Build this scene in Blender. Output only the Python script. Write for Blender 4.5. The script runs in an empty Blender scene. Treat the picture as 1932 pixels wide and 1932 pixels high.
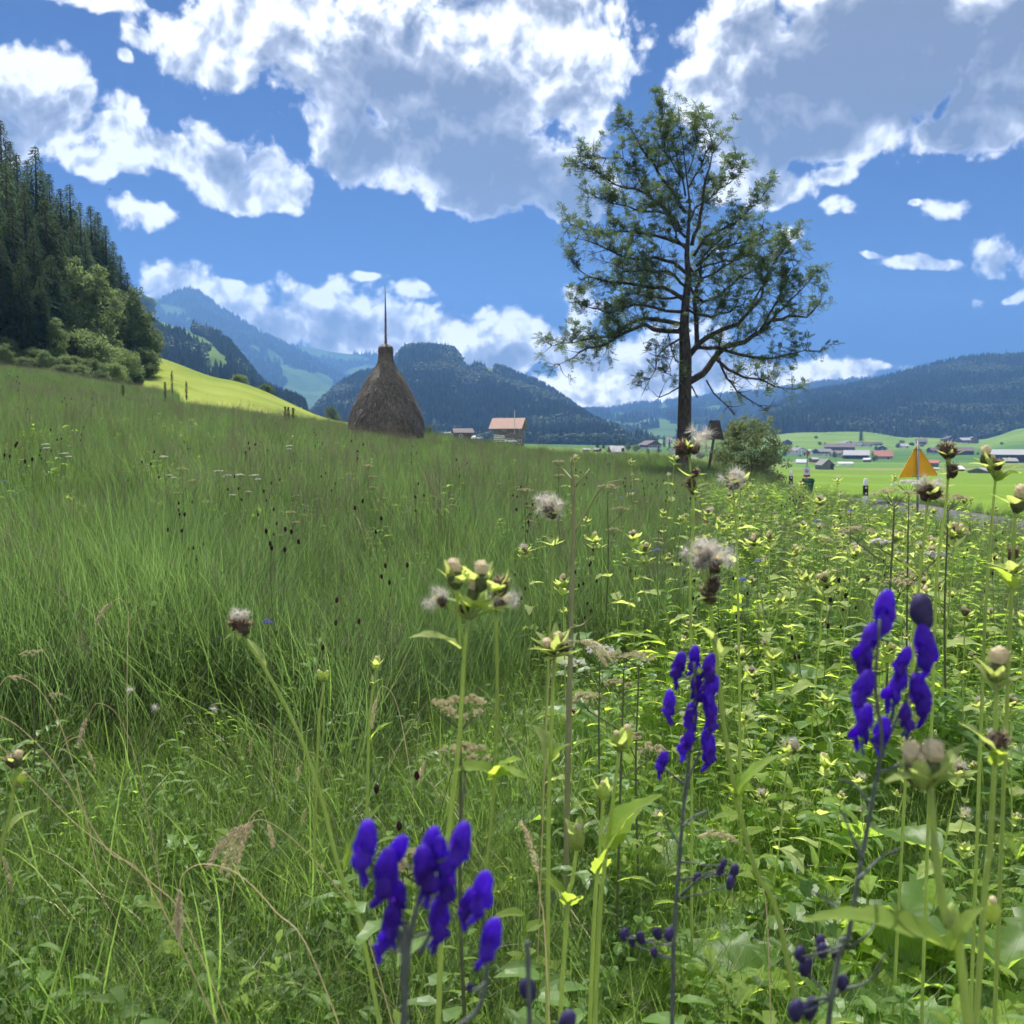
import bpy, math, random
import numpy as np
from mathutils import Vector, Matrix, Euler

# ------------------------------------------------------------------ camera, light, exposure
S = bpy.context.scene
COL = S.collection
F = 966 / math.tan(math.radians(27.5))          # focal length in units of a 1932 px wide picture
PITCH = math.atan((966 - 830) / F)
EYE = 1.6
cam_d = bpy.data.cameras.new("camera")
cam_d.sensor_width = 36
cam_d.lens = 18 / math.tan(math.radians(27.5))
cam_d.clip_start = 0.05
cam_d.clip_end = 40000
cam_d.dof.use_dof = True
cam_d.dof.focus_distance = 4.5
cam_d.dof.aperture_fstop = 7.5
cam = bpy.data.objects.new("camera", cam_d)
COL.objects.link(cam)
cam.location = (0, 0, EYE)
cam.rotation_euler = (math.radians(90) - PITCH, 0, 0)
S.camera = cam

SUN_EL = math.radians(57)
SUN_AZ = math.radians(-16)      # from +Y (the view), negative = to the left
sun_d = bpy.data.lights.new("sun", 'SUN')
sun_d.energy = 5.0
sun_d.angle = math.radians(0.6)
sun_d.color = (1.0, 0.95, 0.87)
sun = bpy.data.objects.new("sun", sun_d)
COL.objects.link(sun)
sdir = Vector((math.sin(SUN_AZ) * math.cos(SUN_EL), math.cos(SUN_AZ) * math.cos(SUN_EL), math.sin(SUN_EL)))
sun.rotation_euler = sdir.to_track_quat('Z', 'Y').to_euler()

S.view_settings.view_transform = 'Standard'
S.view_settings.look = 'None'
S.view_settings.exposure = 0.8
S.view_settings.gamma = 1
S.render.engine = 'CYCLES'
S.cycles.use_denoising = True
S.cycles.use_adaptive_sampling = True
S.cycles.adaptive_threshold = 0.04
S.cycles.max_bounces = 6
S.cycles.diffuse_bounces = 2
S.cycles.glossy_bounces = 1
S.cycles.transmission_bounces = 4
S.cycles.transparent_max_bounces = 8
S.cycles.volume_bounces = 0
S.cycles.caustics_reflective = False
S.cycles.caustics_refractive = False


def ray(x, y):
    u = (x - 966) / F
    v = (966 - y) / F
    c, s = math.cos(PITCH), math.sin(PITCH)
    return Vector((u, c + v * s, -s + v * c))


def at(x, y, Y):
    """point at depth Y on the line of sight through picture point x, y (1932 px picture)"""
    d = ray(x, y)
    d = d * (Y / d.y)
    return Vector((d.x, d.y, d.z + EYE))


def azel(x, y):
    d = ray(x, y).normalized()
    return math.atan2(d.x, d.y), math.asin(d.z)


# ------------------------------------------------------------------ node helpers
class NT:
    def __init__(self, tree):
        self.t = tree
        self.n = tree.nodes
        self.l = tree.links

    def new(self, kind, **kw):
        nd = self.n.new(kind)
        for k, v in kw.items():
            setattr(nd, k, v)
        return nd

    def put(self, sock, v):
        if v is None:
            return
        if isinstance(v, bpy.types.NodeSocket):
            self.l.new(v, sock)
        else:
            if isinstance(v, (tuple, list)) and sock.type == 'RGBA' and len(v) == 3:
                v = (*v, 1)
            sock.default_value = v

    def math(self, op, a, b=None, c=None, clamp=False):
        nd = self.new('ShaderNodeMath', operation=op, use_clamp=clamp)
        for i, v in enumerate((a, b, c)):
            if v is not None:
                self.put(nd.inputs[i], v)
        return nd.outputs[0]

    def vec(self, op, a, b=None, scale=None):
        nd = self.new('ShaderNodeVectorMath', operation=op)
        self.put(nd.inputs[0], a)
        if b is not None:
            self.put(nd.inputs[1], b)
        if scale is not None:
            self.put(nd.inputs['Scale'], scale)
        return nd.outputs['Value'] if op in ('LENGTH', 'DOT_PRODUCT', 'DISTANCE') else nd.outputs['Vector']

    def noise(self, vec, scale, detail=3, rough=0.5, dim='3D', dist=0.0, lac=2.0, out=0):
        nd = self.new('ShaderNodeTexNoise', noise_dimensions=dim)
        if vec is not None:
            self.put(nd.inputs['Vector'], vec)
        nd.inputs['Scale'].default_value = scale
        nd.inputs['Detail'].default_value = detail
        nd.inputs['Roughness'].default_value = rough
        nd.inputs['Lacunarity'].default_value = lac
        nd.inputs['Distortion'].default_value = dist
        return nd.outputs[out]

    def mix(self, f, a, b, kind='MIX'):
        nd = self.new('ShaderNodeMix', data_type='RGBA', blend_type=kind)
        self.put(nd.inputs[0], f)
        self.put(nd.inputs[6], a)
        self.put(nd.inputs[7], b)
        return nd.outputs[2]

    def ramp(self, f, stops, interp='LINEAR'):
        nd = self.new('ShaderNodeValToRGB')
        nd.color_ramp.interpolation = interp
        e = nd.color_ramp.elements
        while len(e) > 1:
            e.remove(e[-1])
        for i, (p, c) in enumerate(stops):
            if not isinstance(c, (tuple, list)):
                c = (c, c, c)
            el = e[0] if i == 0 else e.new(p)
            el.position = p
            el.color = (*c[:3], 1)
        self.put(nd.inputs[0], f)
        return nd.outputs[0]

    def mapr(self, v, a, b, c=0.0, d=1.0, kind='LINEAR'):
        nd = self.new('ShaderNodeMapRange', interpolation_type=kind)
        for i, q in enumerate((v, a, b, c, d)):
            self.put(nd.inputs[i], q)
        return nd.outputs[0]


# ------------------------------------------------------------------ sky with clouds (world directions)
W = bpy.data.worlds.new("World")
S.world = W
W.use_nodes = True
wt = NT(W.node_tree)
wt.n.clear()
tc = wt.new('ShaderNodeTexCoord')
sky = wt.new('ShaderNodeTexSky', sky_type='NISHITA')
sky.sun_disc = False
sky.sun_elevation = SUN_EL
sky.sun_rotation = SUN_AZ
sky.altitude = 900
sky.air_density = 1.0
sky.dust_density = 0.3
sky.ozone_density = 3.0
sep = wt.new('ShaderNodeSeparateXYZ')
wt.put(sep.inputs[0], tc.outputs['Generated'])
az = wt.math('ARCTAN2', sep.outputs[0], sep.outputs[1])
el = wt.math('ARCSINE', sep.outputs[2])
cmb = wt.new('ShaderNodeCombineXYZ')
wt.put(cmb.inputs[0], az)
wt.put(cmb.inputs[1], el)
p0 = cmb.outputs[0]
# gentle domain warp so no outline stays an ellipse
nd = wt.new('ShaderNodeTexNoise', noise_dimensions='2D')
wt.put(nd.inputs['Vector'], p0)
nd.inputs['Scale'].default_value = 9
nd.inputs['Detail'].default_value = 3
warp = wt.vec('SCALE', wt.vec('SUBTRACT', nd.outputs['Color'], (0.5, 0.5, 0.5)), scale=0.042)
pw = wt.vec('ADD', p0, warp)

CLOUDS = [  # x, y, rx, ry in the picture
    (420, 85, 160, 105), (560, 60, 210, 130), (720, 130, 240, 160), (900, 120, 270, 180), (1080, 130, 130, 160),
    (1020, 40, 180, 120), (700, 280, 120, 75), (900, 290, 220, 110), (1010, 340, 170, 65), (1065, 380, 85, 38), (830, 370, 45, 28),
    (470, 30, 120, 70), (1400, 60, 120, 100), (1500, 160, 250, 130), (1700, 80, 330, 190), (1880, 190, 160, 110), (1340, 190, 130, 80),
    (1440, 270, 160, 70), (1290, 160, 60, 50), (1450, 345, 110, 48), (1560, 325, 50, 24), (1810, 262, 110, 20), (1650, 266, 24, 20), (1790, 235, 130, 50), (1640, 200, 160, 90), (1900, 110, 140, 140), (1580, 250, 120, 60),
    (40, 150, 120, 100), (110, 215, 110, 75), (10, 250, 90, 90), (230, 250, 80, 50), (200, 305, 95, 40), (330, 285, 90, 50),
    (410, 315, 115, 75), (385, 260, 50, 50), (465, 360, 110, 40), (550, 362, 50, 32), (225, 210, 60, 34), (250, 75, 40, 28),
    (180, 4, 110, 26), (0, 90, 28, 50), (230, 118, 22, 14),
    (282, 408, 56, 34), (330, 545, 85, 52), (430, 580, 110, 52), (520, 620, 110, 60), (610, 600, 120, 78), (700, 650, 140, 68),
    (830, 640, 130, 72), (940, 650, 150, 78), (1080, 660, 120, 62), (1062, 560, 62, 40), (1090, 600, 70, 60), (1210, 690, 180, 66),
    (1150, 735, 220, 44), (1450, 712, 260, 36), (1620, 694, 130, 17), (702, 528, 36, 12), (780, 556, 42, 26),
    (1570, 388, 40, 30), (1495, 443, 48, 30), (1800, 377, 66, 20), (1722, 380, 22, 9), (1745, 492, 105, 14), (1660, 485, 32, 10),
    (1905, 480, 62, 48), (1845, 554, 38, 20), (1915, 562, 40, 14), (1370, 470, 30, 20),
]


def blob(x, y, rx, ry, vec):
    a, e = azel(x, y)
    a2, _ = azel(x + rx, y)
    _, e2 = azel(x, y - ry)
    v = wt.vec('SUBTRACT', vec, (a, e, 0))
    v = wt.vec('MULTIPLY', v, (1 / abs(a2 - a), 1 / abs(e2 - e), 0))
    return wt.vec('LENGTH', v)


dacc = None
for c in CLOUDS:
    L = blob(*c, pw)
    if c[2] < 72 or c[3] < 30:        # small clouds: thin, torn by the noise
        L = wt.math('ADD', wt.math('MULTIPLY', L, 0.62), 0.46)
    dacc = L if dacc is None else wt.math('SMOOTH_MIN', dacc, L, 0.22)
for c in []:       # holes in the cloud deck
    hv = wt.vec('ADD', p0, wt.vec('SCALE', wt.vec('SUBTRACT', nd.outputs['Color'], (0.5, 0.5, 0.5)), scale=0.06))
    dacc = wt.math('ADD', dacc, wt.mapr(blob(*c, hv), 0.0, 2.3, 1.05, 0.0, 'SMOOTHSTEP'))
# unseen clouds added behind and beside the viewer for white fill light
bk = wt.noise(pw, 3.2, 2, 0.5, '2D')
bkm = wt.mapr(wt.math('ABSOLUTE', az), 0.60, 0.85, 0.0, 1.0)
bkd = wt.math('SUBTRACT', 2.6, wt.math('MULTIPLY', wt.math('MULTIPLY', bk, 3.8), bkm))
dacc = wt.math('MINIMUM', dacc, bkd)
base = wt.math('SUBTRACT', 1.13, dacc)


def puffs(vec, octv):
    n = wt.noise(vec, 12, octv, 0.60, '2D', 0.25)
    v = wt.new('ShaderNodeTexVoronoi', voronoi_dimensions='2D', feature='SMOOTH_F1')
    wt.put(v.inputs['Vector'], vec)
    v.inputs['Scale'].default_value = 22
    v.inputs['Detail'].default_value = 2.5
    v.inputs['Roughness'].default_value = 0.55
    v.inputs['Lacunarity'].default_value = 2.3
    v.inputs['Smoothness'].default_value = 0.35
    n2 = wt.noise(vec, 55, max(2, octv - 3), 0.6, '2D', 0.2)
    n = wt.math('ADD', n, wt.math('MULTIPLY', wt.math('SUBTRACT', n2, 0.5), 0.42))
    return wt.math('ADD', wt.math('MULTIPLY', wt.math('SUBTRACT', n, 0.5), 1.05), wt.math('MULTIPLY', wt.math('SUBTRACT', 0.42, v.outputs['Distance']), 0.42))


pq = wt.vec('ADD', p0, wt.vec('SCALE', wt.vec('SUBTRACT', nd.outputs['Color'], (0.5, 0.5, 0.5)), scale=0.03))
det = puffs(pq, 9)
off = wt.vec('ADD', pq, (-0.008, 0.020, 0))
det2 = puffs(off, 4)
dens = wt.math('ADD', wt.math('MULTIPLY', base, 0.92), det)
alpha = wt.mapr(dens, -0.06, 0.24, 0, 1, 'SMOOTHSTEP')
relief = wt.math('SUBTRACT', det, det2)
SHADE = [  # grey undersides and cores
    (820, 250, 340, 140, 0.9), (960, 350, 260, 110, 0.85), (700, 330, 120, 60, 0.5), (700, 220, 190, 90, 0.5), (1720, 130, 380, 190, 1.0), (1480, 240, 190, 110, 0.8), (1780, 240, 160, 60, 0.5),
    (1860, 220, 200, 90, 0.8), (470, 335, 70, 45, 0.7), (430, 340, 60, 40, 0.5), (10, 240, 110, 90, 0.5), (640, 650, 130, 45, 0.55), (520, 650, 120, 35, 0.45),
    (1100, 660, 110, 40, 0.35), (1150, 620, 60, 45, 0.4), (900, 690, 200, 30, 0.4), (1250, 700, 200, 40, 0.35), (1430, 60, 110, 60, 0.5),
]
sh = None
ps = wt.vec('ADD', p0, wt.vec('SCALE', wt.vec('SUBTRACT', nd.outputs['Color'], (0.5, 0.5, 0.5)), scale=0.10))
for x, y, rx, ry, w in SHADE:
    L = wt.mapr(blob(x, y, rx * 1.1, ry * 1.1, ps), 0.25, 1.15, w, 0.0, 'SMOOTHSTEP')
    sh = L if sh is None else wt.math('MAXIMUM', sh, L)
core = wt.mapr(dens, 0.10, 1.0, 0.0, 0.42)
dk = wt.math('ADD', wt.math('MULTIPLY', sh, wt.mapr(dens, 0.02, 0.30, 0, 1)), core)
sepn_ = wt.new('ShaderNodeSeparateXYZ')
wt.put(sepn_.inputs[0], nd.outputs['Color'])
dk = wt.math('ADD', dk, wt.math('MULTIPLY', wt.math('SUBTRACT', sepn_.outputs[2], 0.5), wt.mapr(sh, 0, 0.7, 0.2, 1.5)))
dk = wt.math('SUBTRACT', dk, wt.math('MULTIPLY', relief, wt.mapr(sh, 0, 0.8, 1.8, 1.25)), clamp=True)
ccol = wt.ramp(dk, [(0.0, (9.6, 9.3, 8.9)), (0.22, (6.4, 6.3, 6.2)), (0.5, (3.4, 3.25, 3.15)), (1.0, (1.45, 1.35, 1.28))])
# cloud colour lifted low over the horizon against haze; added rear clouds slightly dimmed
gain = wt.math('MULTIPLY', wt.mapr(el, 0.26, 0.05, 1.0, 1.9), wt.mapr(wt.math('ABSOLUTE', az), 0.7, 1.2, 1.0, 0.95))
ccol = wt.vec('SCALE', ccol, scale=gain)
tint = wt.mix(wt.mapr(el, 0.08, 0.46), (0.026, 0.095, 0.28), (0.001, 0.018, 0.145))
skc = wt.mix(1.0, sky.outputs[0], tint, 'MULTIPLY')
fin = wt.mix(alpha, skc, ccol)
bg = wt.new('ShaderNodeBackground')
wt.put(bg.inputs[0], fin)
bg.inputs[1].default_value = 0.1
wo = wt.new('ShaderNodeOutputWorld')
wt.l.new(bg.outputs[0], wo.inputs[0])
W.cycles.sampling_method = 'MANUAL'
W.cycles.sample_map_resolution = 512

# ------------------------------------------------------------------ object helpers
rng = np.random.default_rng(7)
R = random.Random(11)


def tag(o, label=None, cat=None, group=None, kind=None):
    if label:
        o['label'] = label
    if cat:
        o['category'] = cat
    if group:
        o['group'] = group
    if kind or (label and cat):
        o['kind'] = kind or 'thing'
    return o


def mesh_obj(name, verts, faces, mat=None, parent=None, smooth=False, link=True, mats=None, fmat=None, attrs=None):
    me = bpy.data.meshes.new(name)
    verts = np.asarray(verts, dtype=np.float32).reshape(-1, 3)
    if isinstance(faces, np.ndarray) and faces.ndim == 2:
        k = faces.shape[1]
        me.vertices.add(len(verts))
        me.vertices.foreach_set('co', verts.ravel())
        me.loops.add(faces.size)
        me.loops.foreach_set('vertex_index', faces.astype(np.int32).ravel())
        me.polygons.add(len(faces))
        me.polygons.foreach_set('loop_start', np.arange(0, faces.size, k, dtype=np.int32))
        me.polygons.foreach_set('loop_total', np.full(len(faces), k, dtype=np.int32))
        me.update(calc_edges=True)
    else:
        me.from_pydata([tuple(map(float, v)) for v in verts], [], [tuple(int(i) for i in f) for f in faces])
    for m in (mats or ([mat] if mat else [])):
        me.materials.append(m)
    if fmat is not None:
        me.polygons.foreach_set('material_index', np.asarray(fmat, dtype=np.int32))
    if smooth:
        me.polygons.foreach_set('use_smooth', np.ones(len(me.polygons), dtype=bool))
    for an, av in (attrs or {}).items():
        a = me.attributes.new(an, 'FLOAT', 'POINT')
        a.data.foreach_set('value', np.asarray(av, dtype=np.float32).ravel())
    me.update()
    o = bpy.data.objects.new(name, me)
    if link:
        COL.objects.link(o)
    if parent:
        o.parent = parent
    return o


def empty(name, loc=(0, 0, 0), rz=0.0, scale=1.0):
    o = bpy.data.objects.new(name, None)
    COL.objects.link(o)
    o.location = loc
    o.rotation_euler = (0, 0, rz)
    o.scale = (scale,) * 3
    o.empty_display_size = 0.1
    return o


def copy_tree(o, parent=None):
    c = o.copy()
    COL.objects.link(c)
    c.parent = parent
    for ch in CH.get(o.name, ()):
        g = copy_tree(ch, c)
    return c


CH = {}


def reg(root):
    """remember the children of a prototype so copies stay quick"""
    CH[root.name] = list(root.children)
    for c in root.children:
        reg(c)
    return root


class MB:
    """collects shapes into one mesh"""

    def __init__(self):
        self.v = []
        self.f = []
        self.m = []
        self.n = 0
        self.mi = 0

    def add(self, v, f):
        v = np.asarray(v, dtype=float).reshape(-1, 3)
        self.v.append(v)
        for q in f:
            self.f.append(tuple(i + self.n for i in q))
            self.m.append(self.mi)
        self.n += len(v)

    def box(self, x0, x1, y0, y1, z0, z1):
        v = [(x, y, z) for x in (x0, x1) for y in (y0, y1) for z in (z0, z1)]
        self.add(v, [(0, 1, 3, 2), (4, 6, 7, 5), (0, 4, 5, 1), (2, 3, 7, 6), (0, 2, 6, 4), (1, 5, 7, 3)])

    def prism(self, poly, axis, a, b):
        """polygon (2-D) extruded along axis 'x','y' or 'z' from a to b"""
        def P(p, t):
            return {'x': (t, p[0], p[1]), 'y': (p[0], t, p[1]), 'z': (p[0], p[1], t)}[axis]
        n = len(poly)
        v = [P(p, a) for p in poly] + [P(p, b) for p in poly]
        f = [tuple(range(n))[::-1], tuple(range(n, 2 * n))]
        f += [(i, (i + 1) % n, n + (i + 1) % n, n + i) for i in range(n)]
        self.add(v, f)

    def tube(self, pts, rad, n=6, cap=True):
        pts = [Vector(p) for p in pts]
        if not isinstance(rad, (list, tuple)):
            rad = [rad] * len(pts)
        vs = []
        up = Vector((0.13, 0.21, 0.97)).normalized()
        for i, p in enumerate(pts):
            t = (pts[min(i + 1, len(pts) - 1)] - pts[max(i - 1, 0)])
            t = t.normalized() if t.length > 1e-9 else Vector((0, 0, 1))
            ref = up if abs(t.dot(up)) < 0.95 else Vector((1, 0, 0))
            a = t.cross(ref).normalized()
            b = t.cross(a)
            if i and (a.dot(pa) < 0):
                a, b = -a, -b
            pa = a
            for k in range(n):
                w = 2 * math.pi * k / n
                vs.append(p + (a * math.cos(w) + b * math.sin(w)) * rad[i])
        fs = []
        for i in range(len(pts) - 1):
            for k in range(n):
                fs.append((i * n + k, i * n + (k + 1) % n, (i + 1) * n + (k + 1) % n, (i + 1) * n + k))
        if cap:
            fs.append(tuple(range(n))[::-1])
            fs.append(tuple(range((len(pts) - 1) * n, len(pts) * n)))
        self.add([tuple(v) for v in vs], fs)

    def lathe(self, prof, n=12, c=(0, 0, 0), M=None):
        vs, fs = [], []
        for r, z in prof:
            for k in range(n):
                w = 2 * math.pi * k / n
                p = Vector((r * math.cos(w), r * math.sin(w), z))
                if M:
                    p = M @ p
                vs.append((p.x + c[0], p.y + c[1], p.z + c[2]))
        for i in range(len(prof) - 1):
            for k in range(n):
                fs.append((i * n + k, i * n + (k + 1) % n, (i + 1) * n + (k + 1) % n, (i + 1) * n + k))
        fs.append(tuple(range(n))[::-1])
        fs.append(tuple(range((len(prof) - 1) * n, len(prof) * n)))
        self.add(vs, fs)

    def grid(self, P, nu, nv):
        """P(i, j) -> point, surface of nu x nv cells"""
        vs = [P(i / nu, j / nv) for i in range(nu + 1) for j in range(nv + 1)]
        fs = [(i * (nv + 1) + j, (i + 1) * (nv + 1) + j, (i + 1) * (nv + 1) + j + 1, i * (nv + 1) + j + 1)
              for i in range(nu) for j in range(nv)]
        self.add(vs, fs)

    def build(self, name, mat, parent=None, smooth=False, link=True):
        v = np.concatenate(self.v) if self.v else np.zeros((0, 3))
        mats = mat if isinstance(mat, (list, tuple)) else [mat]
        return mesh_obj(name, v, self.f, parent=parent, smooth=smooth, link=link, mats=mats, fmat=self.m)


def fbm2(x, y, seed=0, octv=5, lac=2.0, gain=0.5):
    """cheap value noise on arrays, about -1..1"""
    x = np.asarray(x, float)
    y = np.asarray(y, float)
    tot = np.zeros(np.broadcast(x, y).shape)
    amp, fr, norm = 1.0, 1.0, 0.0
    for o in range(octv):
        xx, yy = x * fr + 17.3 * o + seed * 3.7, y * fr - 9.1 * o + seed * 5.3
        xi, yi = np.floor(xx), np.floor(yy)
        fx, fy = xx - xi, yy - yi
        fx = fx * fx * (3 - 2 * fx)
        fy = fy * fy * (3 - 2 * fy)

        def h(a, b):
            s = np.sin(a * 127.1 + b * 311.7 + seed * 17.17) * 43758.5453
            return s - np.floor(s)
        v = (h(xi, yi) * (1 - fx) + h(xi + 1, yi) * fx) * (1 - fy) + (h(xi, yi + 1) * (1 - fx) + h(xi + 1, yi + 1) * fx) * fy
        tot += amp * (v * 2 - 1)
        norm += amp
        amp *= gain
        fr *= lac
    return tot / norm


def new_mat(name):
    m = bpy.data.materials.new(name)
    m.use_nodes = True
    t = NT(m.node_tree)
    t.n.clear()
    out = t.new('ShaderNodeOutputMaterial')
    return m, t, out


def pbr(name, col, rough=0.8, var=0.0, scale=5.0, bump=0.0, metal=0.0, spec=0.3, coord='Object', stretch=(1, 1, 1), emit=None):
    """plain surface, colour broken up by noise"""
    m, t, out = new_mat(name)
    b = t.new('ShaderNodeBsdfPrincipled')
    b.inputs['Roughness'].default_value = rough
    b.inputs['Metallic'].default_value = metal
    b.inputs['Specular IOR Level'].default_value = spec
    if var or bump:
        co = t.new('ShaderNodeTexCoord')
        v = t.vec('MULTIPLY', co.outputs[coord], stretch)
        n = t.noise(v, scale, 5, 0.6)
        c2 = tuple(max(0, c * (1 - var)) for c in col)
        c3 = tuple(min(1, c * (1 + var)) for c in col)
        t.put(b.inputs['Base Color'], t.ramp(n, [(0.3, c2), (0.7, c3)]))
        if bump:
            bp = t.new('ShaderNodeBump')
            bp.inputs['Strength'].default_value = 0.8
            bp.inputs['Distance'].default_value = bump
            t.put(bp.inputs['Height'], n)
            t.l.new(bp.outputs[0], b.inputs['Normal'])
    else:
        t.put(b.inputs['Base Color'], col)
    t.l.new(b.outputs[0], out.inputs[0])
    return m


def leafy(name, col, trans=0.5, var=0.25, tcol=None, rnd=0.3, scale=0.6, rough=0.6, dry=None, dryamt=0.0, gloss=0.04, space='Position', attr=None):
    """leaf or blade: diffuse + translucent, colour varied by place and by object"""
    m, t, out = new_mat(name)
    geo = t.new('ShaderNodeNewGeometry')
    oi = t.new('ShaderNodeObjectInfo')
    n = t.noise(geo.outputs['Position'], scale, 3, 0.6)
    f = t.math('ADD', t.math('MULTIPLY', t.math('SUBTRACT', n, 0.5), 2.2 * var), t.math('MULTIPLY', t.math('SUBTRACT', oi.outputs['Random'], 0.5), rnd * 2))
    k = t.math('ADD', 1.0, f)
    base = t.vec('SCALE', col, scale=k)
    if dry is not None:
        dn = t.noise(t.vec('ADD', geo.outputs['Position'], (31, 7, 3)), scale * 2.3, 3, 0.6)
        dn = t.math('ADD', dn, t.math('MULTIPLY', t.math('SUBTRACT', oi.outputs['Random'], 0.5), 0.5))
        base = t.mix(t.mapr(dn, 0.62 - dryamt, 0.8 - dryamt), base, dry)
    if attr:
        at_ = t.new('ShaderNodeAttribute', attribute_name=attr[0])
        base = t.mix(at_.outputs['Fac'], base, attr[1])
    tc_ = tcol or tuple(min(1, c * q) for c, q in zip(col, (1.5, 1.35, 0.6)))
    tb = t.vec('SCALE', tc_, scale=k)
    if attr:
        tb = t.mix(at_.outputs['Fac'], tb, attr[1])
    d = t.new('ShaderNodeBsdfPrincipled')
    d.inputs['Roughness'].default_value = rough
    d.inputs['Specular IOR Level'].default_value = gloss * 5
    t.put(d.inputs['Base Color'], base)
    tr = t.new('ShaderNodeBsdfTranslucent')
    t.put(tr.inputs['Color'], tb)
    mx = t.new('ShaderNodeMixShader')
    mx.inputs[0].default_value = trans
    t.l.new(d.outputs[0], mx.inputs[1])
    t.l.new(tr.outputs[0], mx.inputs[2])
    t.l.new(mx.outputs[0], out.inputs[0])
    return m


def scatter(name, pts, rot, scl, idx, protos, parent=None):
    """one 'stuff' object that sets the prototype meshes on its points"""
    pts = np.asarray(pts, dtype=np.float32)
    me = bpy.data.meshes.new(name)
    me.vertices.add(len(pts))
    me.vertices.foreach_set('co', pts.ravel())
    a = me.attributes.new('rot', 'FLOAT_VECTOR', 'POINT')
    a.data.foreach_set('vector', np.asarray(rot, dtype=np.float32).ravel())
    a = me.attributes.new('scl', 'FLOAT_VECTOR', 'POINT')
    scl = np.asarray(scl, dtype=np.float32)
    if scl.ndim == 1:
        scl = np.repeat(scl[:, None], 3, 1)
    a.data.foreach_set('vector', scl.ravel())
    a = me.attributes.new('idx', 'INT', 'POINT')
    a.data.foreach_set('value', np.asarray(idx, dtype=np.int32))
    o = bpy.data.objects.new(name, me)
    COL.objects.link(o)
    cl = bpy.data.collections.new(name + "_kinds")
    for k, p in enumerate(protos):
        p.name = "kind_%02d_%s" % (k, name)      # Collection Info sorts by name
        cl.objects.link(p)
    g = bpy.data.node_groups.new(name, 'GeometryNodeTree')
    g.interface.new_socket(name="Geometry", in_out='INPUT', socket_type='NodeSocketGeometry')
    g.interface.new_socket(name="Geometry", in_out='OUTPUT', socket_type='NodeSocketGeometry')
    gi = g.nodes.new('NodeGroupInput')
    go = g.nodes.new('NodeGroupOutput')
    ip = g.nodes.new('GeometryNodeInstanceOnPoints')
    ci = g.nodes.new('GeometryNodeCollectionInfo')
    ci.inputs['Collection'].default_value = cl
    ci.inputs['Separate Children'].default_value = True
    ci.inputs['Reset Children'].default_value = True
    ip.inputs['Pick Instance'].default_value = True

    def named(nm, ty):
        n = g.nodes.new('GeometryNodeInputNamedAttribute')
        n.data_type = ty
        n.inputs['Name'].default_value = nm
        return n.outputs['Attribute']
    er = g.nodes.new('FunctionNodeEulerToRotation')
    g.links.new(named('rot', 'FLOAT_VECTOR'), er.inputs[0])
    g.links.new(er.outputs[0], ip.inputs['Rotation'])
    g.links.new(named('scl', 'FLOAT_VECTOR'), ip.inputs['Scale'])
    g.links.new(named('idx', 'INT'), ip.inputs['Instance Index'])
    g.links.new(gi.outputs[0], ip.inputs['Points'])
    g.links.new(ci.outputs[0], ip.inputs['Instance'])
    g.links.new(ip.outputs[0], go.inputs[0])
    md = o.modifiers.new('scatter', 'NODES')
    md.node_group = g
    o['kind'] = 'stuff'
    if parent:
        o.parent = parent
    return o

# ------------------------------------------------------------------ the land
TX = [-1800, -900, -400, 0, 285, 430, 650, 830, 930, 1100, 1200, 1350, 1440, 1500, 1625, 1700, 1850, 1932, 2600, 4000]
TROWS = {
    60:   [500, 580, 650, 706, 749, 768, 806, 828, 842, 866, 880, 898, 908, 922, 934, 937, 940, 940, 940, 940],
    85:   [350, 450, 580, 684, 738, 760, 810, 836, 848, 870, 882, 899, 908, 915, 922, 925, 926, 926, 926, 926],
    150:  [60, 180, 380, 560, 673, 718, 797, 834, 845, 863, 874, 889, 896, 900, 904, 905, 905, 905, 905, 905],
    250:  [60, 200, 420, 580, 705, 745, 818, 840, 843, 857, 866, 879, 886, 890, 893, 893, 893, 893, 893, 893],
    370:  [300, 400, 500, 640, 720, 765, 828, 840, 840, 850, 858, 871, 880, 884, 885, 885, 886, 886, 886, 886],
    600:  [600, 600, 640, 700, 760, 800, 832, 836, 837, 845, 849, 859, 865, 868, 870, 870, 870, 870, 860, 840],
    900:  [700, 700, 740, 780, 810, 825, 834, 836, 836, 840, 842, 846, 850, 852, 852, 852, 846, 838, 790, 700],
    1300: [760, 760, 780, 800, 820, 830, 833, 834, 834, 835, 836, 832, 820, 812, 812, 822, 828, 806, 730, 600],
    1900: [800, 800, 800, 820, 826, 828, 829, 829, 829, 829, 829, 828, 826, 824, 822, 822, 822, 812, 740, 650],
    4000: [825] * 20,
    12000: [829] * 20,
}
TD = np.array(sorted(TROWS))
TU = np.array([(x - 966) / F for x in TX])
TZ = np.array([[at(x, y, D).z for x, y in zip(TX, TROWS[D])] for D in TD])


def smooth(a, b, x):
    t = np.clip((np.asarray(x, float) - a) / (b - a), 0, 1)
    return t * t * (3 - 2 * t)


def road_x(Y):
    """left edge of the tarmac"""
    return np.interp(Y, [-20, 0, 8, 14, 19, 24, 30, 36, 44, 56, 70, 90], [30, 22, 16, 12.2, 10.4, 9.6, 9.6, 10.2, 10.8, 9.0, 3.0, -8.0])


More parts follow.
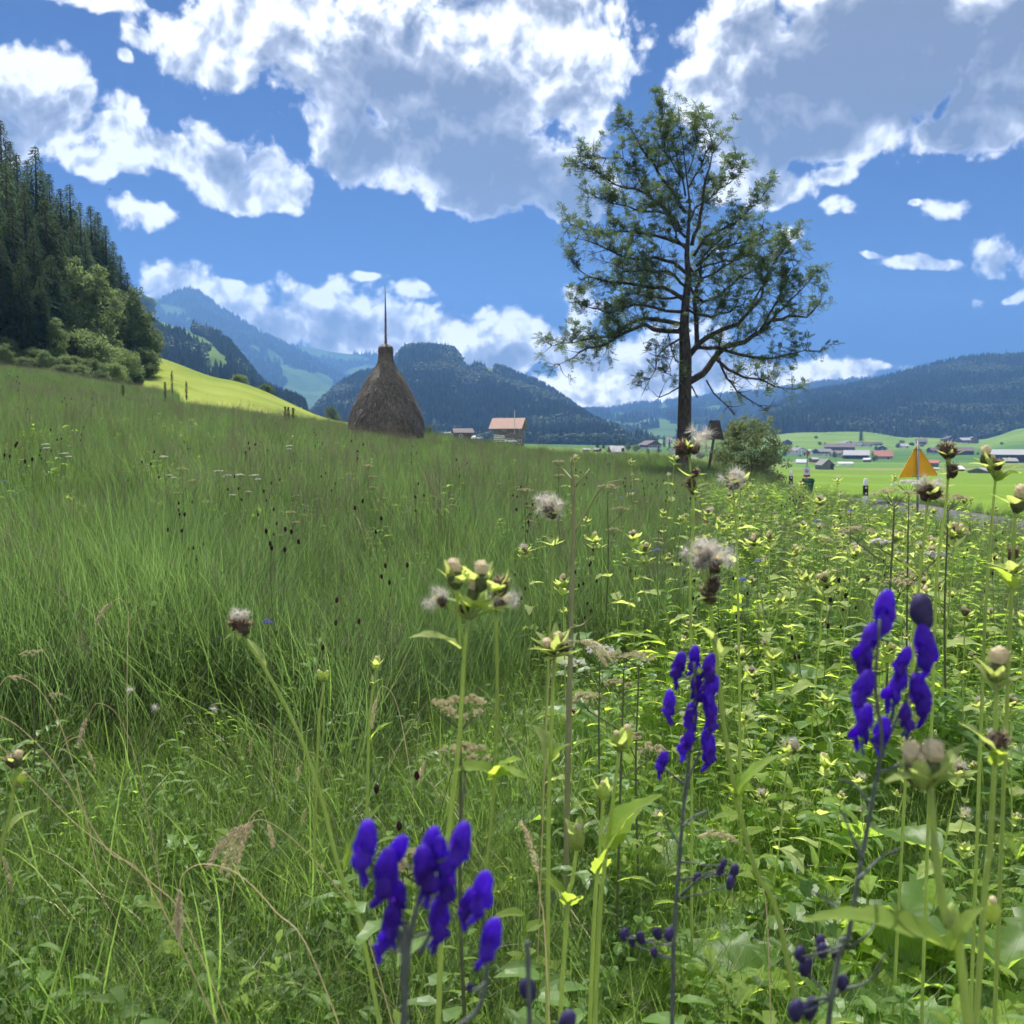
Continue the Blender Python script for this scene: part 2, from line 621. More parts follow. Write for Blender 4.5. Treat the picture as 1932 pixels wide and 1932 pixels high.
def H(X, Y):
    X = np.asarray(X, float)
    Y = np.asarray(Y, float)
    near = 0.026 * np.minimum(Y, 70) - 0.13 * X
    near = near + 0.10 * fbm2(X * 0.22, Y * 0.22, 3, 3) * smooth(3, 10, np.hypot(X, Y)) + 0.03 * fbm2(X * 1.3, Y * 1.3, 5, 2)
    near = near - 0.5 * smooth(15, 42, Y) * smooth(7.5, 3, X) * (0.35 + 0.65 * smooth(-27, -17, X))
    # verge: gentle bank down from the uncut meadow
    near = near + 0.12 * smooth(4.6, 6.0, Y - 0.8 * np.minimum(X, 1.5))
    rl = np.interp(Y, [0, 20, 34, 46, 60, 90], [-0.45, -0.50, -0.62, -1.05, -1.7, -2.2])
    w = smooth(-1.6, -0.1, X - road_x(Y))
    near = near * (1 - w) + rl * w
    near = near - smooth(4.2, 9, X - road_x(Y)) * 0.35
    # table: linear in log distance, linear in direction
    Yc = np.clip(Y, 60, 11999)
    u = np.clip(X / np.maximum(Yc, 1), TU[0], TU[-1])
    lf = np.log(Yc)
    ld = np.log(TD)
    i = np.clip(np.searchsorted(ld, lf) - 1, 0, len(ld) - 2)
    f = (lf - ld[i]) / (ld[i + 1] - ld[i])
    f = f * f * (3 - 2 * f) * 0.5 + f * 0.5
    j = np.clip(np.searchsorted(TU, u) - 1, 0, len(TU) - 2)
    g = (u - TU[j]) / (TU[j + 1] - TU[j])
    g = g * g * (3 - 2 * g) * 0.6 + g * 0.4
    tz = (TZ[i, j] * (1 - g) + TZ[i, j + 1] * g) * (1 - f) + (TZ[i + 1, j] * (1 - g) + TZ[i + 1, j + 1] * g) * f
    tz = tz + 0.25 * fbm2(X * 0.05, Y * 0.05, 9, 3) * smooth(70, 160, Y)
    k = smooth(46, 75, Y)
    return near * (1 - k) + tz * k


def Hs(x, y):
    return float(H(np.array([x]), np.array([y]))[0])


# one sheet: rows by distance (finer near), columns by direction
def row_space():
    a = [-30.0]
    y = -30.0
    while y < 13000:
        y += max(0.35, abs(y) * 0.022) if y > 0 else 1.5
        a.append(y)
    return np.array(a)


YS = row_space()
US = np.concatenate([np.linspace(-2.2, -0.62, 24)[:-1], np.linspace(-0.62, 0.62, 210), np.linspace(0.62, 2.2, 24)[1:]])
GX = US[None, :] * (np.maximum(YS, 0)[:, None] + 14)
GY = np.repeat(YS[:, None], len(US), 1)
GZ = H(GX, GY)
nr, nc = GX.shape
idx = np.arange(nr * nc).reshape(nr, nc)
faces = np.stack([idx[:-1, :-1], idx[:-1, 1:], idx[1:, 1:], idx[1:, :-1]], -1).reshape(-1, 4)

mg, t, out = new_mat("meadow_ground")
geo = t.new('ShaderNodeNewGeometry')
pos = geo.outputs['Position']
sp = t.new('ShaderNodeSeparateXYZ')
t.put(sp.inputs[0], pos)
dist = sp.outputs[1]
# nearby soil and litter under the grass
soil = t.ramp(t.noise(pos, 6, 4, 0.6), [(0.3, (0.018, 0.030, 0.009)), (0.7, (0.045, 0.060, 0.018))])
# mown meadow of the valley: strips of different mowing
wav = t.new('ShaderNodeCombineXYZ')
t.put(wav.inputs[0], t.math('MULTIPLY', sp.outputs[0], 0.0028))
t.put(wav.inputs[1], t.math('MULTIPLY', sp.outputs[1], 0.013))
strips = t.noise(wav.outputs[0], 1.7, 2, 0.5)
fine = t.noise(pos, 0.45, 6, 0.65)
med = t.noise(t.vec('MULTIPLY', pos, (0.3, 1, 1)), 0.05, 4, 0.6)
mown = t.ramp(t.math('ADD', t.math('MULTIPLY', med, 0.6), t.math('MULTIPLY', fine, 0.4)), [(0.35, (0.12, 0.19, 0.024)), (0.55, (0.150, 0.250, 0.034)), (0.72, (0.215, 0.29, 0.06))])
late = t.mix(t.mapr(strips, 0.50, 0.56), (0.10, 0.21, 0.035), (0.26, 0.22, 0.09))
late = t.mix(t.mapr(strips, 0.60, 0.63), late, (0.12, 0.26, 0.035))
far = t.mix(t.mapr(dist, 300, 400), mown, late)
vill = t.ramp(med, [(0.35, (0.055, 0.13, 0.03)), (0.65, (0.10, 0.19, 0.035))])
far = t.mix(t.mapr(dist, 520, 600), far, vill)
hillm = t.ramp(med, [(0.35, (0.10, 0.20, 0.035)), (0.65, (0.22, 0.30, 0.055))])
far = t.mix(t.mapr(dist, 850, 1000), far, hillm)
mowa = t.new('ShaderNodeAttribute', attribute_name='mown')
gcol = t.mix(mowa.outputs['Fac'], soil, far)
# the mown bank on the left is pale yellow green with darker rills
bank = t.ramp(t.noise(t.vec('MULTIPLY', pos, (0.06, 0.10, 0.16)), 1.0, 6, 0.65), [(0.36, (0.17, 0.23, 0.035)), (0.58, (0.26, 0.31, 0.055)), (0.72, (0.30, 0.31, 0.10))])
bm = t.math('MULTIPLY', t.mapr(sp.outputs[0], -4, -14), t.mapr(dist, 260, 330, 1, 0))
bm = t.math('MULTIPLY', bm, mowa.outputs['Fac'])
gcol = t.mix(bm, gcol, bank)
b = t.new('ShaderNodeBsdfPrincipled')
b.inputs['Roughness'].default_value = 0.95
b.inputs['Specular IOR Level'].default_value = 0.05
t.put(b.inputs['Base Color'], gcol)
bp = t.new('ShaderNodeBump')
bp.inputs['Distance'].default_value = 0.12
t.put(bp.inputs['Height'], fine)
t.l.new(bp.outputs[0], b.inputs['Normal'])
t.l.new(b.outputs[0], out.inputs[0])
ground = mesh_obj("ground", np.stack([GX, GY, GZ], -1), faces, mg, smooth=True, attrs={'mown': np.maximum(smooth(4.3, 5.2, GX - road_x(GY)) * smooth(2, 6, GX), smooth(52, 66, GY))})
ground['kind'] = 'structure'

# road sheet, 4 mm and more above the ground
ry = np.arange(-18, 92, 0.5)
rv, rf = [], []
for y in ry:
    xl = float(road_x(y))
    for q in (0.0, 1.3, 2.6, 3.9):
        x = xl + 0.15 + q
        rv.append((x, y, Hs(x, y) + 0.03 + 0.03 * math.sin(q / 3.9 * math.pi)))
for i in range(len(ry) - 1):
    for k in range(3):
        a = i * 4 + k
        rf.append((a, a + 1, a + 5, a + 4))
road = mesh_obj("road", rv, rf, pbr("asphalt", (0.115, 0.115, 0.118), 0.9, 0.18, 9, 0.004), smooth=True)
road['kind'] = 'structure'

# ------------------------------------------------------------------ mountains: heightfields from ridge to foot


def mountain(name, ridge, d0, d1, foot, mat, n=260, m=70, rough=0.06, seed=0, steep=1.0, drop=0.0, pasture=None, rocks=None, back=0.35, dmod=None):
    """ridge: picture outline at distance d1; foot: picture row of the toe at distance d0"""
    xs = np.array([p[0] for p in ridge], float)
    ys = np.array([p[1] for p in ridge], float)
    gx = np.linspace(xs[0], xs[-1], n)
    gy = np.interp(gx, xs, ys)
    fx = np.array([p[0] for p in foot], float)
    fy = np.array([p[1] for p in foot], float)
    fo = np.interp(gx, fx, fy)
    s = np.concatenate([np.linspace(0, 1, m), 1 + np.linspace(0.04, back, 10)])
    Sg, Xg = np.meshgrid(s, gx, indexing='ij')
    D1 = d1 * (1 + 0.07 * fbm2(gx / 170.0, gx * 0 + seed, seed, 3)) if dmod is None else np.interp(gx, *dmod)
    D0 = d0 * (1 + 0.05 * fbm2(gx / 120.0, gx * 0 + seed + 3, seed + 2, 3))
    Dg = D0[None, :] + (D1 - D0)[None, :] * Sg
    zr = np.array([at(x, y, D).z for x, y, D in zip(gx, gy, D1)]) - drop
    zf = np.array([at(x, y, D).z for x, y, D in zip(gx, fo, D0)]) - 4
    sc = np.minimum(Sg, 1)
    prof = sc ** steep
    Z = zf[None, :] + (zr - zf)[None, :] * prof
    Z = Z - np.maximum(Sg - 1, 0) * (d1 - d0) * 0.55
    X = (Xg - 966) / F * Dg
    amp = (zr - zf).mean() * rough
    env = np.sin(np.clip(Sg, 0, 1) * math.pi) ** 0.7
    gul = fbm2(X / ((d1 - d0) * 0.16), Dg / ((d1 - d0) * 0.5), seed + 5, 5)
    Z = Z + amp * env * (np.abs(gul) * -3.0 + 0.8 + 1.2 * fbm2(X / ((d1 - d0) * 0.07), Dg / ((d1 - d0) * 0.10), seed + 8, 4))
    nr, nc = X.shape
    ix = np.arange(nr * nc).reshape(nr, nc)
    fc = np.stack([ix[:-1, :-1], ix[:-1, 1:], ix[1:, 1:], ix[1:, :-1]], -1).reshape(-1, 4)
    V = np.stack([X, Dg, Z], -1)
    # picture coordinates of every vertex decide where pasture lies
    c, sn = math.cos(PITCH), math.sin(PITCH)
    ze = Z - EYE
    dep = Dg * c - ze * sn
    py = 966 - F * (Dg * sn + ze * c) / dep
    px = 966 + F * X / dep
    pm = np.zeros(X.shape)
    for (cx, cy, rx, ry_, an, wgt) in (pasture or []):
        ca, sa = math.cos(math.radians(an)), math.sin(math.radians(an))
        dx, dy = px - cx, py - cy
        q = np.hypot((dx * ca + dy * sa) / rx, (-dx * sa + dy * ca) / ry_)
        q = q + 0.35 * fbm2(X / 90.0, Dg / 90.0 + Z / 60.0, seed + 21, 4)
        pm = np.maximum(pm, np.clip((1.08 - q) * 5, 0, 1) * wgt)
    rk = np.zeros(X.shape)
    for (cx, cy, rx, ry_, an, wgt) in (rocks or []):
        q = np.hypot((px - cx) / rx, (py - cy) / ry_) + 0.5 * fbm2(X / 40.0, Dg / 60.0 + Z / 90.0, seed + 41, 4)
        rk = np.maximum(rk, np.clip((1.05 - q) * 4, 0, 1) * wgt)
    pm = np.maximum(pm, rk * 0.4)
    pn = fbm2(X / 260.0, Dg / 260.0, seed + 31, 4)
    o = mesh_obj(name, V, fc, mat, smooth=True, attrs={'pasture': pm, 'rockface': rk})
    o['kind'] = 'structure'
    return dict(V=V, pm=pm, Sg=Sg, pn=pn, px=px, py=py, o=o)


def hill_mat(name, forest, pasture, rock=None):
    m, t, out = new_mat(name)
    g = t.new('ShaderNodeNewGeometry')
    a = t.new('ShaderNodeAttribute', attribute_name='pasture')
    n = t.noise(g.outputs['Position'], 0.02, 6, 0.65)
    n2 = t.noise(g.outputs['Position'], 0.006, 5, 0.65)
    fc = t.ramp(n, [(0.35, tuple(c * 0.6 for c in forest)), (0.65, tuple(c * 1.4 for c in forest))])
    pc = t.ramp(n2, [(0.35, tuple(c * 0.75 for c in pasture)), (0.65, tuple(c * 1.25 for c in pasture))])
    col = t.mix(t.mapr(a.outputs['Fac'], 0.25, 0.5), fc, pc)
    if rock:
        st = t.noise(t.vec('MULTIPLY', g.outputs['Position'], (1, 1, 0.15)), 0.03, 6, 0.7)
        rc = t.ramp(st, [(0.35, tuple(c * 0.55 for c in rock)), (0.65, rock)])
        sepn = t.new('ShaderNodeSeparateXYZ')
        t.put(sepn.inputs[0], g.outputs['True Normal'])
        rk = t.mapr(t.math('ADD', sepn.outputs[2], t.math('MULTIPLY', n, 0.25)), 0.62, 0.52)
        col = t.mix(rk, col, rc)
        ra = t.new('ShaderNodeAttribute', attribute_name='rockface')
        col = t.mix(t.mapr(ra.outputs['Fac'], 0.3, 0.6), col, rc)
    b = t.new('ShaderNodeBsdfPrincipled')
    b.inputs['Roughness'].default_value = 1.0
    b.inputs['Specular IOR Level'].default_value = 0.0
    t.put(b.inputs['Base Color'], col)
    t.l.new(b.outputs[0], out.inputs[0])
    return m


FOR = (0.022, 0.045, 0.020)
hm_far = hill_mat("far_hill", FOR, (0.10, 0.17, 0.05))
hm_rock = hill_mat("wooded_cliff", FOR, (0.13, 0.20, 0.05), (0.17, 0.165, 0.16))
M = {}
# distant blue peak on the left
M['A'] = mountain("distant_hill", [(60, 640), (180, 600), (255, 575), (300, 572), (325, 560), (345, 551), (365, 546), (380, 550), (400, 566), (420, 582), (450, 598), (500, 630), (560, 662), (620, 694), (700, 735), (800, 775), (860, 800)],
                  2600, 4300, [(60, 790), (400, 760), (500, 760), (600, 770), (860, 800)], hm_far, seed=1, rough=0.07, steep=1.15,
                  pasture=[(590, 730, 60, 22, 25, 1), (560, 760, 40, 18, 20, 1), (330, 590, 30, 10, 20, 0.8), (540, 700, 18, 10, 40, 1), (480, 660, 14, 8, 20, 1), (520, 675, 22, 7, 40, 1), (610, 715, 20, 8, 30, 1), (575, 745, 45, 30, 30, 1)])
# ridge right of it, grassy top
M['C'] = mountain("grassy_ridge", [(470, 660), (560, 652), (590, 655), (620, 662), (660, 668), (700, 668), (760, 672), (830, 700), (900, 740)],
                  3800, 5200, [(470, 780), (900, 790)], hm_far, seed=2, rough=0.06,
                  pasture=[(620, 668, 70, 9, 8, 1), (690, 700, 40, 10, -10, 1), (600, 700, 30, 12, 10, 0.8)])
# near wooded slope with pastures, behind the spruces
M['B'] = mountain("pasture_hill", [(-250, 520), (0, 535), (150, 545), (230, 556), (262, 566), (285, 578), (310, 592), (345, 606), (380, 614), (410, 622), (440, 648), (460, 678), (480, 706), (500, 730), (530, 750), (580, 768)],
                  600, 1250, [(-250, 740), (300, 730), (420, 750), (580, 800)], hm_rock, seed=4, rough=0.05, n=200, drop=9,
                  pasture=[(335, 628, 62, 15, 26, 1), (372, 650, 46, 16, 30, 1), (405, 690, 22, 26, 60, 1), (300, 592, 34, 6, 24, 0.9), (395, 700, 14, 26, 0, 1), (420, 712, 16, 10, 0, 0.8), (305, 600, 18, 9, 30, 1)])
# wooded hill with the cliff, centre
M['D'] = mountain("cliff_hill", [(560, 800), (595, 772), (610, 752), (640, 722), (680, 700), (720, 694), (746, 686), (757, 658), (770, 645), (800, 643), (840, 648), (852, 650), (864, 662), (874, 686), (892, 688), (900, 680), (918, 677), (935, 684), (952, 690), (970, 700), (1020, 722), (1060, 746), (1100, 775), (1135, 800), (1170, 815)],
                  1050, 1800, [(560, 815), (1170, 826)], hm_rock, seed=6, rocks=[(780, 728, 9, 30, 0, .55), (672, 745, 16, 10, 0, 1), (690, 770, 14, 8, 0, .9), (930, 800, 16, 8, 0, .7)], rough=0.075, n=300, m=90, steep=0.85, drop=14,
                  pasture=[(905, 690, 24, 9, 30, 1), (925, 700, 10, 16, 0, 0.9), (905, 806, 26, 10, 0, 0.5), (1010, 770, 8, 22, 20, 0.45), (860, 740, 6, 24, 10, 0.4)])
# blue saddle ridge
M['E'] = mountain("saddle_ridge", [(1000, 790), (1090, 770), (1150, 768), (1200, 758), (1280, 750), (1350, 742), (1420, 737), (1480, 728), (1550, 717), (1600, 712), (1640, 709), (1700, 716), (1800, 700), (1932, 690), (2200, 680)],
                  1900, 4200, [(1000, 822), (2200, 822)], hm_far, seed=9, rough=0.05, n=300, m=90, drop=14,
                  pasture=[(1140, 798, 40, 7, 8, 1), (1190, 806, 34, 8, -4, 1), (1170, 784, 24, 5, 0, 1), (1235, 795, 30, 6, 0, 1), (1260, 806, 20, 8, 0, 1), (1250, 770, 8, 10, 0, 0.9), (1160, 822, 60, 12, 20, 1),
                           (1300, 808, 30, 8, 0, 1), (1340, 775, 24, 8, -10, 1), (1240, 816, 50, 8, 0, 1), (1100, 800, 20, 12, 40, 1), (1410, 800, 30, 8, 0, 1), (1225, 760, 9, 5, 0, 1)])
# dark wooded hill on the right
M['F'] = mountain("wooded_hill", [(1380, 826), (1430, 790), (1455, 768), (1480, 756), (1520, 742), (1560, 734), (1600, 728), (1650, 716), (1700, 702), (1750, 690), (1800, 678), (1860, 670), (1932, 666), (2050, 655), (2300, 640), (2700, 640)],
                  1230, 2100, [(1380, 828), (1480, 812), (1560, 808), (1625, 812), (1640, 836), (1840, 830), (1932, 812), (2300, 730), (2700, 700)], hm_rock, seed=12, rough=0.06, n=320, m=90, drop=12)
print("land ready")

# ------------------------------------------------------------------ tree builders
bark_dark = pbr("bark_dark", (0.075, 0.060, 0.048), 0.95, 0.5, 14, 0.02, stretch=(1, 1, 0.25))
bark_grey = pbr("bark_grey", (0.16, 0.14, 0.12), 0.95, 0.6, 16, 0.02, stretch=(1, 1, 0.3))
needles = leafy("spruce_needles", (0.062, 0.098, 0.062), 0.35, 0.35, (0.14, 0.20, 0.08), rnd=0.25, scale=0.35, gloss=0.0)
needles_far = leafy("far_needles", (0.042, 0.068, 0.036), 0.3, 0.35, (0.085, 0.13, 0.05), rnd=0.35, scale=0.02)
leaf_far = leafy("far_leaves", (0.07, 0.105, 0.035), 0.35, 0.3, (0.16, 0.22, 0.05), rnd=0.3, scale=0.02)
leaf_light = leafy("light_leaves", (0.145, 0.200, 0.095), 0.5, 0.35, (0.28, 0.38, 0.13), rnd=0.15, scale=0.4)
leaf_mid = leafy("mid_leaves", (0.085, 0.125, 0.062), 0.45, 0.35, (0.17, 0.24, 0.085), rnd=0.15, scale=0.4)
leaf_ash = leafy("ash_leaves", (0.072, 0.112, 0.058), 0.45, 0.35, (0.16, 0.24, 0.075), rnd=0.0, scale=0.8)
leaf_grey = leafy("willow_leaves", (0.13, 0.165, 0.09), 0.5, 0.35, (0.24, 0.31, 0.12), rnd=0.0, scale=1.6)


def far_conifer(seed):
    r = random.Random(seed)
    b = MB()
    vs, fs = [], []
    tiers = 6
    for k in range(tiers):
        z0 = 0.06 + 0.80 * k / tiers
        z1 = z0 + 0.36 * (1 - 0.45 * k / tiers)
        rad = 0.19 * (1 - k / (tiers + 0.3)) + 0.012
        n = 9
        base = len(vs)
        vs.append((0, 0, min(z1, 1.0)))
        ph = r.uniform(0, 6)
        for i in range(n):
            w = 2 * math.pi * i / n + ph
            rr = rad * (1.12 if i % 2 else 0.62) * r.uniform(0.8, 1.2)
            vs.append((rr * math.cos(w), rr * math.sin(w), z0 - rr * 0.35))
        for i in range(n):
            fs.append((base, base + 1 + i, base + 1 + (i + 1) % n))
    b.add(vs, fs)
    return b.build("far_conifer", needles_far, link=False)


def far_broadleaf(seed):
    r = random.Random(seed)
    vs, fs = [], []
    phi = (1 + 5 ** .5) / 2
    iv = [Vector(v).normalized() for v in [(-1, phi, 0), (1, phi, 0), (-1, -phi, 0), (1, -phi, 0), (0, -1, phi), (0, 1, phi), (0, -1, -phi), (0, 1, -phi), (phi, 0, -1), (phi, 0, 1), (-phi, 0, -1), (-phi, 0, 1)]]
    it = [(0, 11, 5), (0, 5, 1), (0, 1, 7), (0, 7, 10), (0, 10, 11), (1, 5, 9), (5, 11, 4), (11, 10, 2), (10, 7, 6), (7, 1, 8), (3, 9, 4), (3, 4, 2), (3, 2, 6), (3, 6, 8), (3, 8, 9), (4, 9, 5), (2, 4, 11), (6, 2, 10), (8, 6, 7), (9, 8, 1)]
    for k in range(13):
        c = Vector((r.gauss(0, .17), r.gauss(0, .17), r.uniform(.25, .85)))
        s = r.uniform(.10, .19) * (1.15 - abs(c.z - .5))
        q = Euler((r.uniform(0, 6), r.uniform(0, 6), 0)).to_matrix()
        base = len(vs)
        for v in iv:
            p = c + (q @ v) * s * r.uniform(.75, 1.25)
            vs.append(tuple(p))
        fs += [(a + base, b_ + base, c_ + base) for a, b_, c_ in it]
    b = MB()
    b.add(vs, fs)
    return b.build("far_broadleaf", leaf_far, link=False)


FARC = [far_conifer(s) for s in range(5)]
FARB = [far_broadleaf(s) for s in range(20, 23)]


def cover(mt, name, n, h, conif=0.8, clear=0.0, xr=(-80, 2020)):
    V, pm = mt['V'], mt['pm']
    A = V[:-1, :-1]
    e1 = V[1:, :-1] - A
    e2 = V[:-1, 1:] - A
    ar = np.linalg.norm(np.cross(e1, e2), axis=-1)
    ar = ar * ((mt['px'][:-1, :-1] > xr[0]) & (mt['px'][:-1, :-1] < xr[1]))
    ar = ar * (mt['Sg'][:-1, :-1] < 1.12)
    g = np.random.default_rng(len(name) * 13 + n)
    p = (ar / ar.sum()).ravel()
    ci = g.choice(len(p), n, p=p)
    i, j = np.unravel_index(ci, ar.shape)
    a, b = g.random(n), g.random(n)
    P = V[i, j] * ((1 - a) * (1 - b))[:, None] + V[i + 1, j] * (a * (1 - b))[:, None] + V[i, j + 1] * ((1 - a) * b)[:, None] + V[i + 1, j + 1] * (a * b)[:, None]
    keep = pm[i, j] < 0.35
    if clear:
        keep &= fbm2(P[:, 0] / 150, P[:, 1] / 150, 77, 4) < 1 - clear
    P = P[keep]
    m = len(P)
    mixn = fbm2(P[:, 0] / 120, P[:, 1] / 160 + P[:, 2] / 60, 5, 4)
    bl = (mixn + g.normal(0, .16, m)) > (conif - 0.5) * 0.9
    idx = np.where(bl, 5 + g.integers(0, 3, m), g.integers(0, 5, m))
    hh = h * g.uniform(0.65, 1.2, m) * np.where(bl, 0.72, 1.0)
    scl = np.stack([hh * g.uniform(.9, 1.35, m), hh * g.uniform(.9, 1.35, m), hh], -1)
    rot = np.stack([np.zeros(m), np.zeros(m), g.uniform(0, 6.28, m)], -1)
    P[:, 2] -= 1.0
    return scatter(name, P, rot, scl, idx, [o.copy() for o in FARC + FARB])


cover(M['D'], "cliff_forest", 21000, 19, 0.62)
cover(M['F'], "right_hill_forest", 26000, 21, 0.63)
cover(M['B'], "pasture_hill_forest", 12000, 17, 0.70)
cover(M['E'], "saddle_forest", 17000, 24, 0.8)
cover(M['A'], "far_peak_forest", 13000, 26, 0.8, 0.12)
cover(M['C'], "far_ridge_forest", 3500, 26, 0.8, 0.3)

# wood at the foot of the cliff hill, on the valley floor
g = np.random.default_rng(5)
n = 2600
u = g.uniform(-0.09, 0.145, n)
Y = g.uniform(860, 1070, n)
u2 = (u * F + 966)
ok = (Y > np.interp(u2, [800, 1000, 1120, 1180, 1240], [900, 900, 930, 960, 1040]))
u, Y = u[ok], Y[ok]
X = u * Y
P = np.stack([X, Y, H(X, Y)], -1)
m = len(P)
hh = g.uniform(9, 17, m)
bl = g.random(m) < 0.6
scatter("valley_wood", P, np.stack([0 * X, 0 * X, g.uniform(0, 6, m)], -1), np.stack([hh * g.uniform(.8, 1.3, m), hh * g.uniform(.8, 1.3, m), hh * np.where(bl, .75, 1.15)], -1),
        np.where(bl, 5 + g.integers(0, 3, m), g.integers(0, 5, m)), [o.copy() for o in FARC + FARB])


def spruce(seed, dens=1.0, bare=0.04, rmax=0.165, droop=0.35):
    """unit-height spruce; returns trunk mesh, crown mesh"""
    r = random.Random(seed)
    t = MB()
    t.tube([(0, 0, -0.03), (0.002, 0, 0.3), (0, 0.002, 0.7), (0, 0, 0.99)], [0.016, 0.011, 0.006, 0.001], 7)
    V, Fc = [], []
    z = bare
    side_gap = [r.uniform(0.6, 1.1) for _ in range(9)]
    while z < 0.992:
        f = (1 - z) / (1 - bare)
        L0 = rmax * min(f ** 0.62, f * 1.9) * (0.88 + 0.12 * math.sin(z * 40)) + 0.004
        nb = 8 if z < 0.8 else 6
        ph = r.uniform(0, 6.28)
        for k in range(nb):
            w = ph + 2 * math.pi * k / nb + r.uniform(-.2, .2)
            L = L0 * r.uniform(0.62, 1.15) * side_gap[int((w % 6.283) / 6.284 * 9)]
            dx, dy = math.cos(w), math.sin(w)
            up = 0.25 * (z ** 2) - 0.15
            steps = max(2, int(L / 0.0125 * dens))
            for s in range(1, steps + 1):
                q = s / steps
                px_, py_ = dx * L * q, dy * L * q
                pz = z + L * (up * q - droop * q * q + 0.12 * q ** 3)
                for sd in (-1, 1):
                    ln = (0.020 + 0.018 * r.random()) * (1.15 - 0.7 * q) * (0.6 + 0.6 * f ** .5)
                    aw = w + sd * r.uniform(0.5, 1.2)
                    ex, ey = px_ + math.cos(aw) * ln, py_ + math.sin(aw) * ln
                    ez = pz - ln * r.uniform(0.15, 0.95)
                    wd = ln * 0.30
                    nx, ny = -math.sin(aw) * wd, math.cos(aw) * wd
                    b0 = len(V)
                    V += [(px_ - nx * .5, py_ - ny * .5, pz), (px_ + nx * .5, py_ + ny * .5, pz), (ex + nx * .3, ey + ny * .3, ez), (ex - nx * .3, ey - ny * .3, ez - wd * .3)]
                    Fc.append((b0, b0 + 1, b0 + 2, b0 + 3))
        z += 0.0115 + 0.006 * r.random() + 0.006 * f
    return t, V, Fc


spr_protos = []
for k in range(5):
    t_, V_, F_ = spruce(100 + k, dens=1.0, rmax=[0.165, 0.18, 0.15, 0.17, 0.155][k], droop=[.35, .45, .3, .5, .4][k])
    tm = t_.build("trunk", bark_dark, link=False)
    cm = mesh_obj("crown", np.array(V_), np.array(F_), needles, link=False)
    spr_protos.append((tm.data, cm.data))


def leaf_card(V, Fc, p, nrm, up, l, w):
    """pointed leaf of six corners"""
    a = up.cross(nrm)
    a = a.normalized() if a.length > 1e-6 else Vector((1, 0, 0))
    b0 = len(V)
    V += [tuple(p), tuple(p + up * l * .45 + a * w * .5 + nrm * w * .15), tuple(p + up * l), tuple(p + up * l * .45 - a * w * .5 + nrm * w * .15)]
    Fc.append((b0, b0 + 1, b0 + 2, b0 + 3))


def rdir(r):
    v = Vector((r.gauss(0, 1), r.gauss(0, 1), r.gauss(0, 1)))
    return v.normalized()


def broadleaf(seed, h, rad, nclump=90, per=60, leaf=0.16, lo=0.15, stems=1, spread=0.6, clump=None):
    r = random.Random(seed)
    t = MB()
    V, Fc = [], []
    tips = []
    for s in range(stems):
        w0 = r.uniform(0, 6.28)
        lean = 0.0 if stems == 1 else r.uniform(0.15, 0.45)
        top = Vector((math.cos(w0) * lean * rad, math.sin(w0) * lean * rad, h * r.uniform(.72, .85)))
        pts = [Vector((math.cos(w0) * .08 * (stems > 1) * s, math.sin(w0) * .08 * (stems > 1) * s, -0.2))]
        for q in (.3, .6, 1):
            pts.append(Vector((top.x * q + r.gauss(0, .03) * h, top.y * q + r.gauss(0, .03) * h, top.z * q)))
        r0 = 0.022 * h / max(1, stems ** .6)
        t.tube(pts, [r0, r0 * .8, r0 * .5, r0 * .2], 7)
        for k in range(int(16 / stems) + 3):
            q = r.uniform(.25, .98)
            i = min(int(q * 3), 2)
            b = pts[i].lerp(pts[i + 1], q * 3 - i)
            w = r.uniform(0, 6.28)
            L = rad * r.uniform(.55, 1.0) * (1 - .35 * q)
            e = b + Vector((math.cos(w) * L, math.sin(w) * L, L * r.uniform(.1, spread + .3)))
            mid = b.lerp(e, .5) + Vector((0, 0, -.05 * L))
            t.tube([b, mid, e], [r0 * .35, r0 * .22, r0 * .06], 5)
            tips += [e, mid, b.lerp(e, .78)]
    cl = []
    for k in range(nclump):
        if k < len(tips) * .8:
            c = r.choice(tips) + rdir(r) * rad * .18
        else:
            d = rdir(r)
            rr = r.uniform(.45, 1.0) ** .6
            c = Vector((d.x * rad * rr, d.y * rad * rr, h * (lo + (1 - lo) * (.5 + .5 * d.z * rr))))
        c.z = max(c.z, lo * h * .6)
        # narrow towards the top
        fz = c.z / h
        if fz > .6:
            c.x *= 1 - (fz - .6) * 1.2
            c.y *= 1 - (fz - .6) * 1.2
        cl.append(c)
    cr = clump or rad * .26
    for c in cl:
        s = cr * r.uniform(.6, 1.3)
        for j in range(per):
            d = rdir(r)
            p = c + Vector((d.x, d.y, d.z * .7)) * s * r.random() ** .45
            up = (rdir(r) + Vector((0, 0, -.2)) + d * .5).normalized()
            leaf_card(V, Fc, p, rdir(r), up, leaf * r.uniform(.7, 1.4), leaf * .6)
    return t, V, Fc


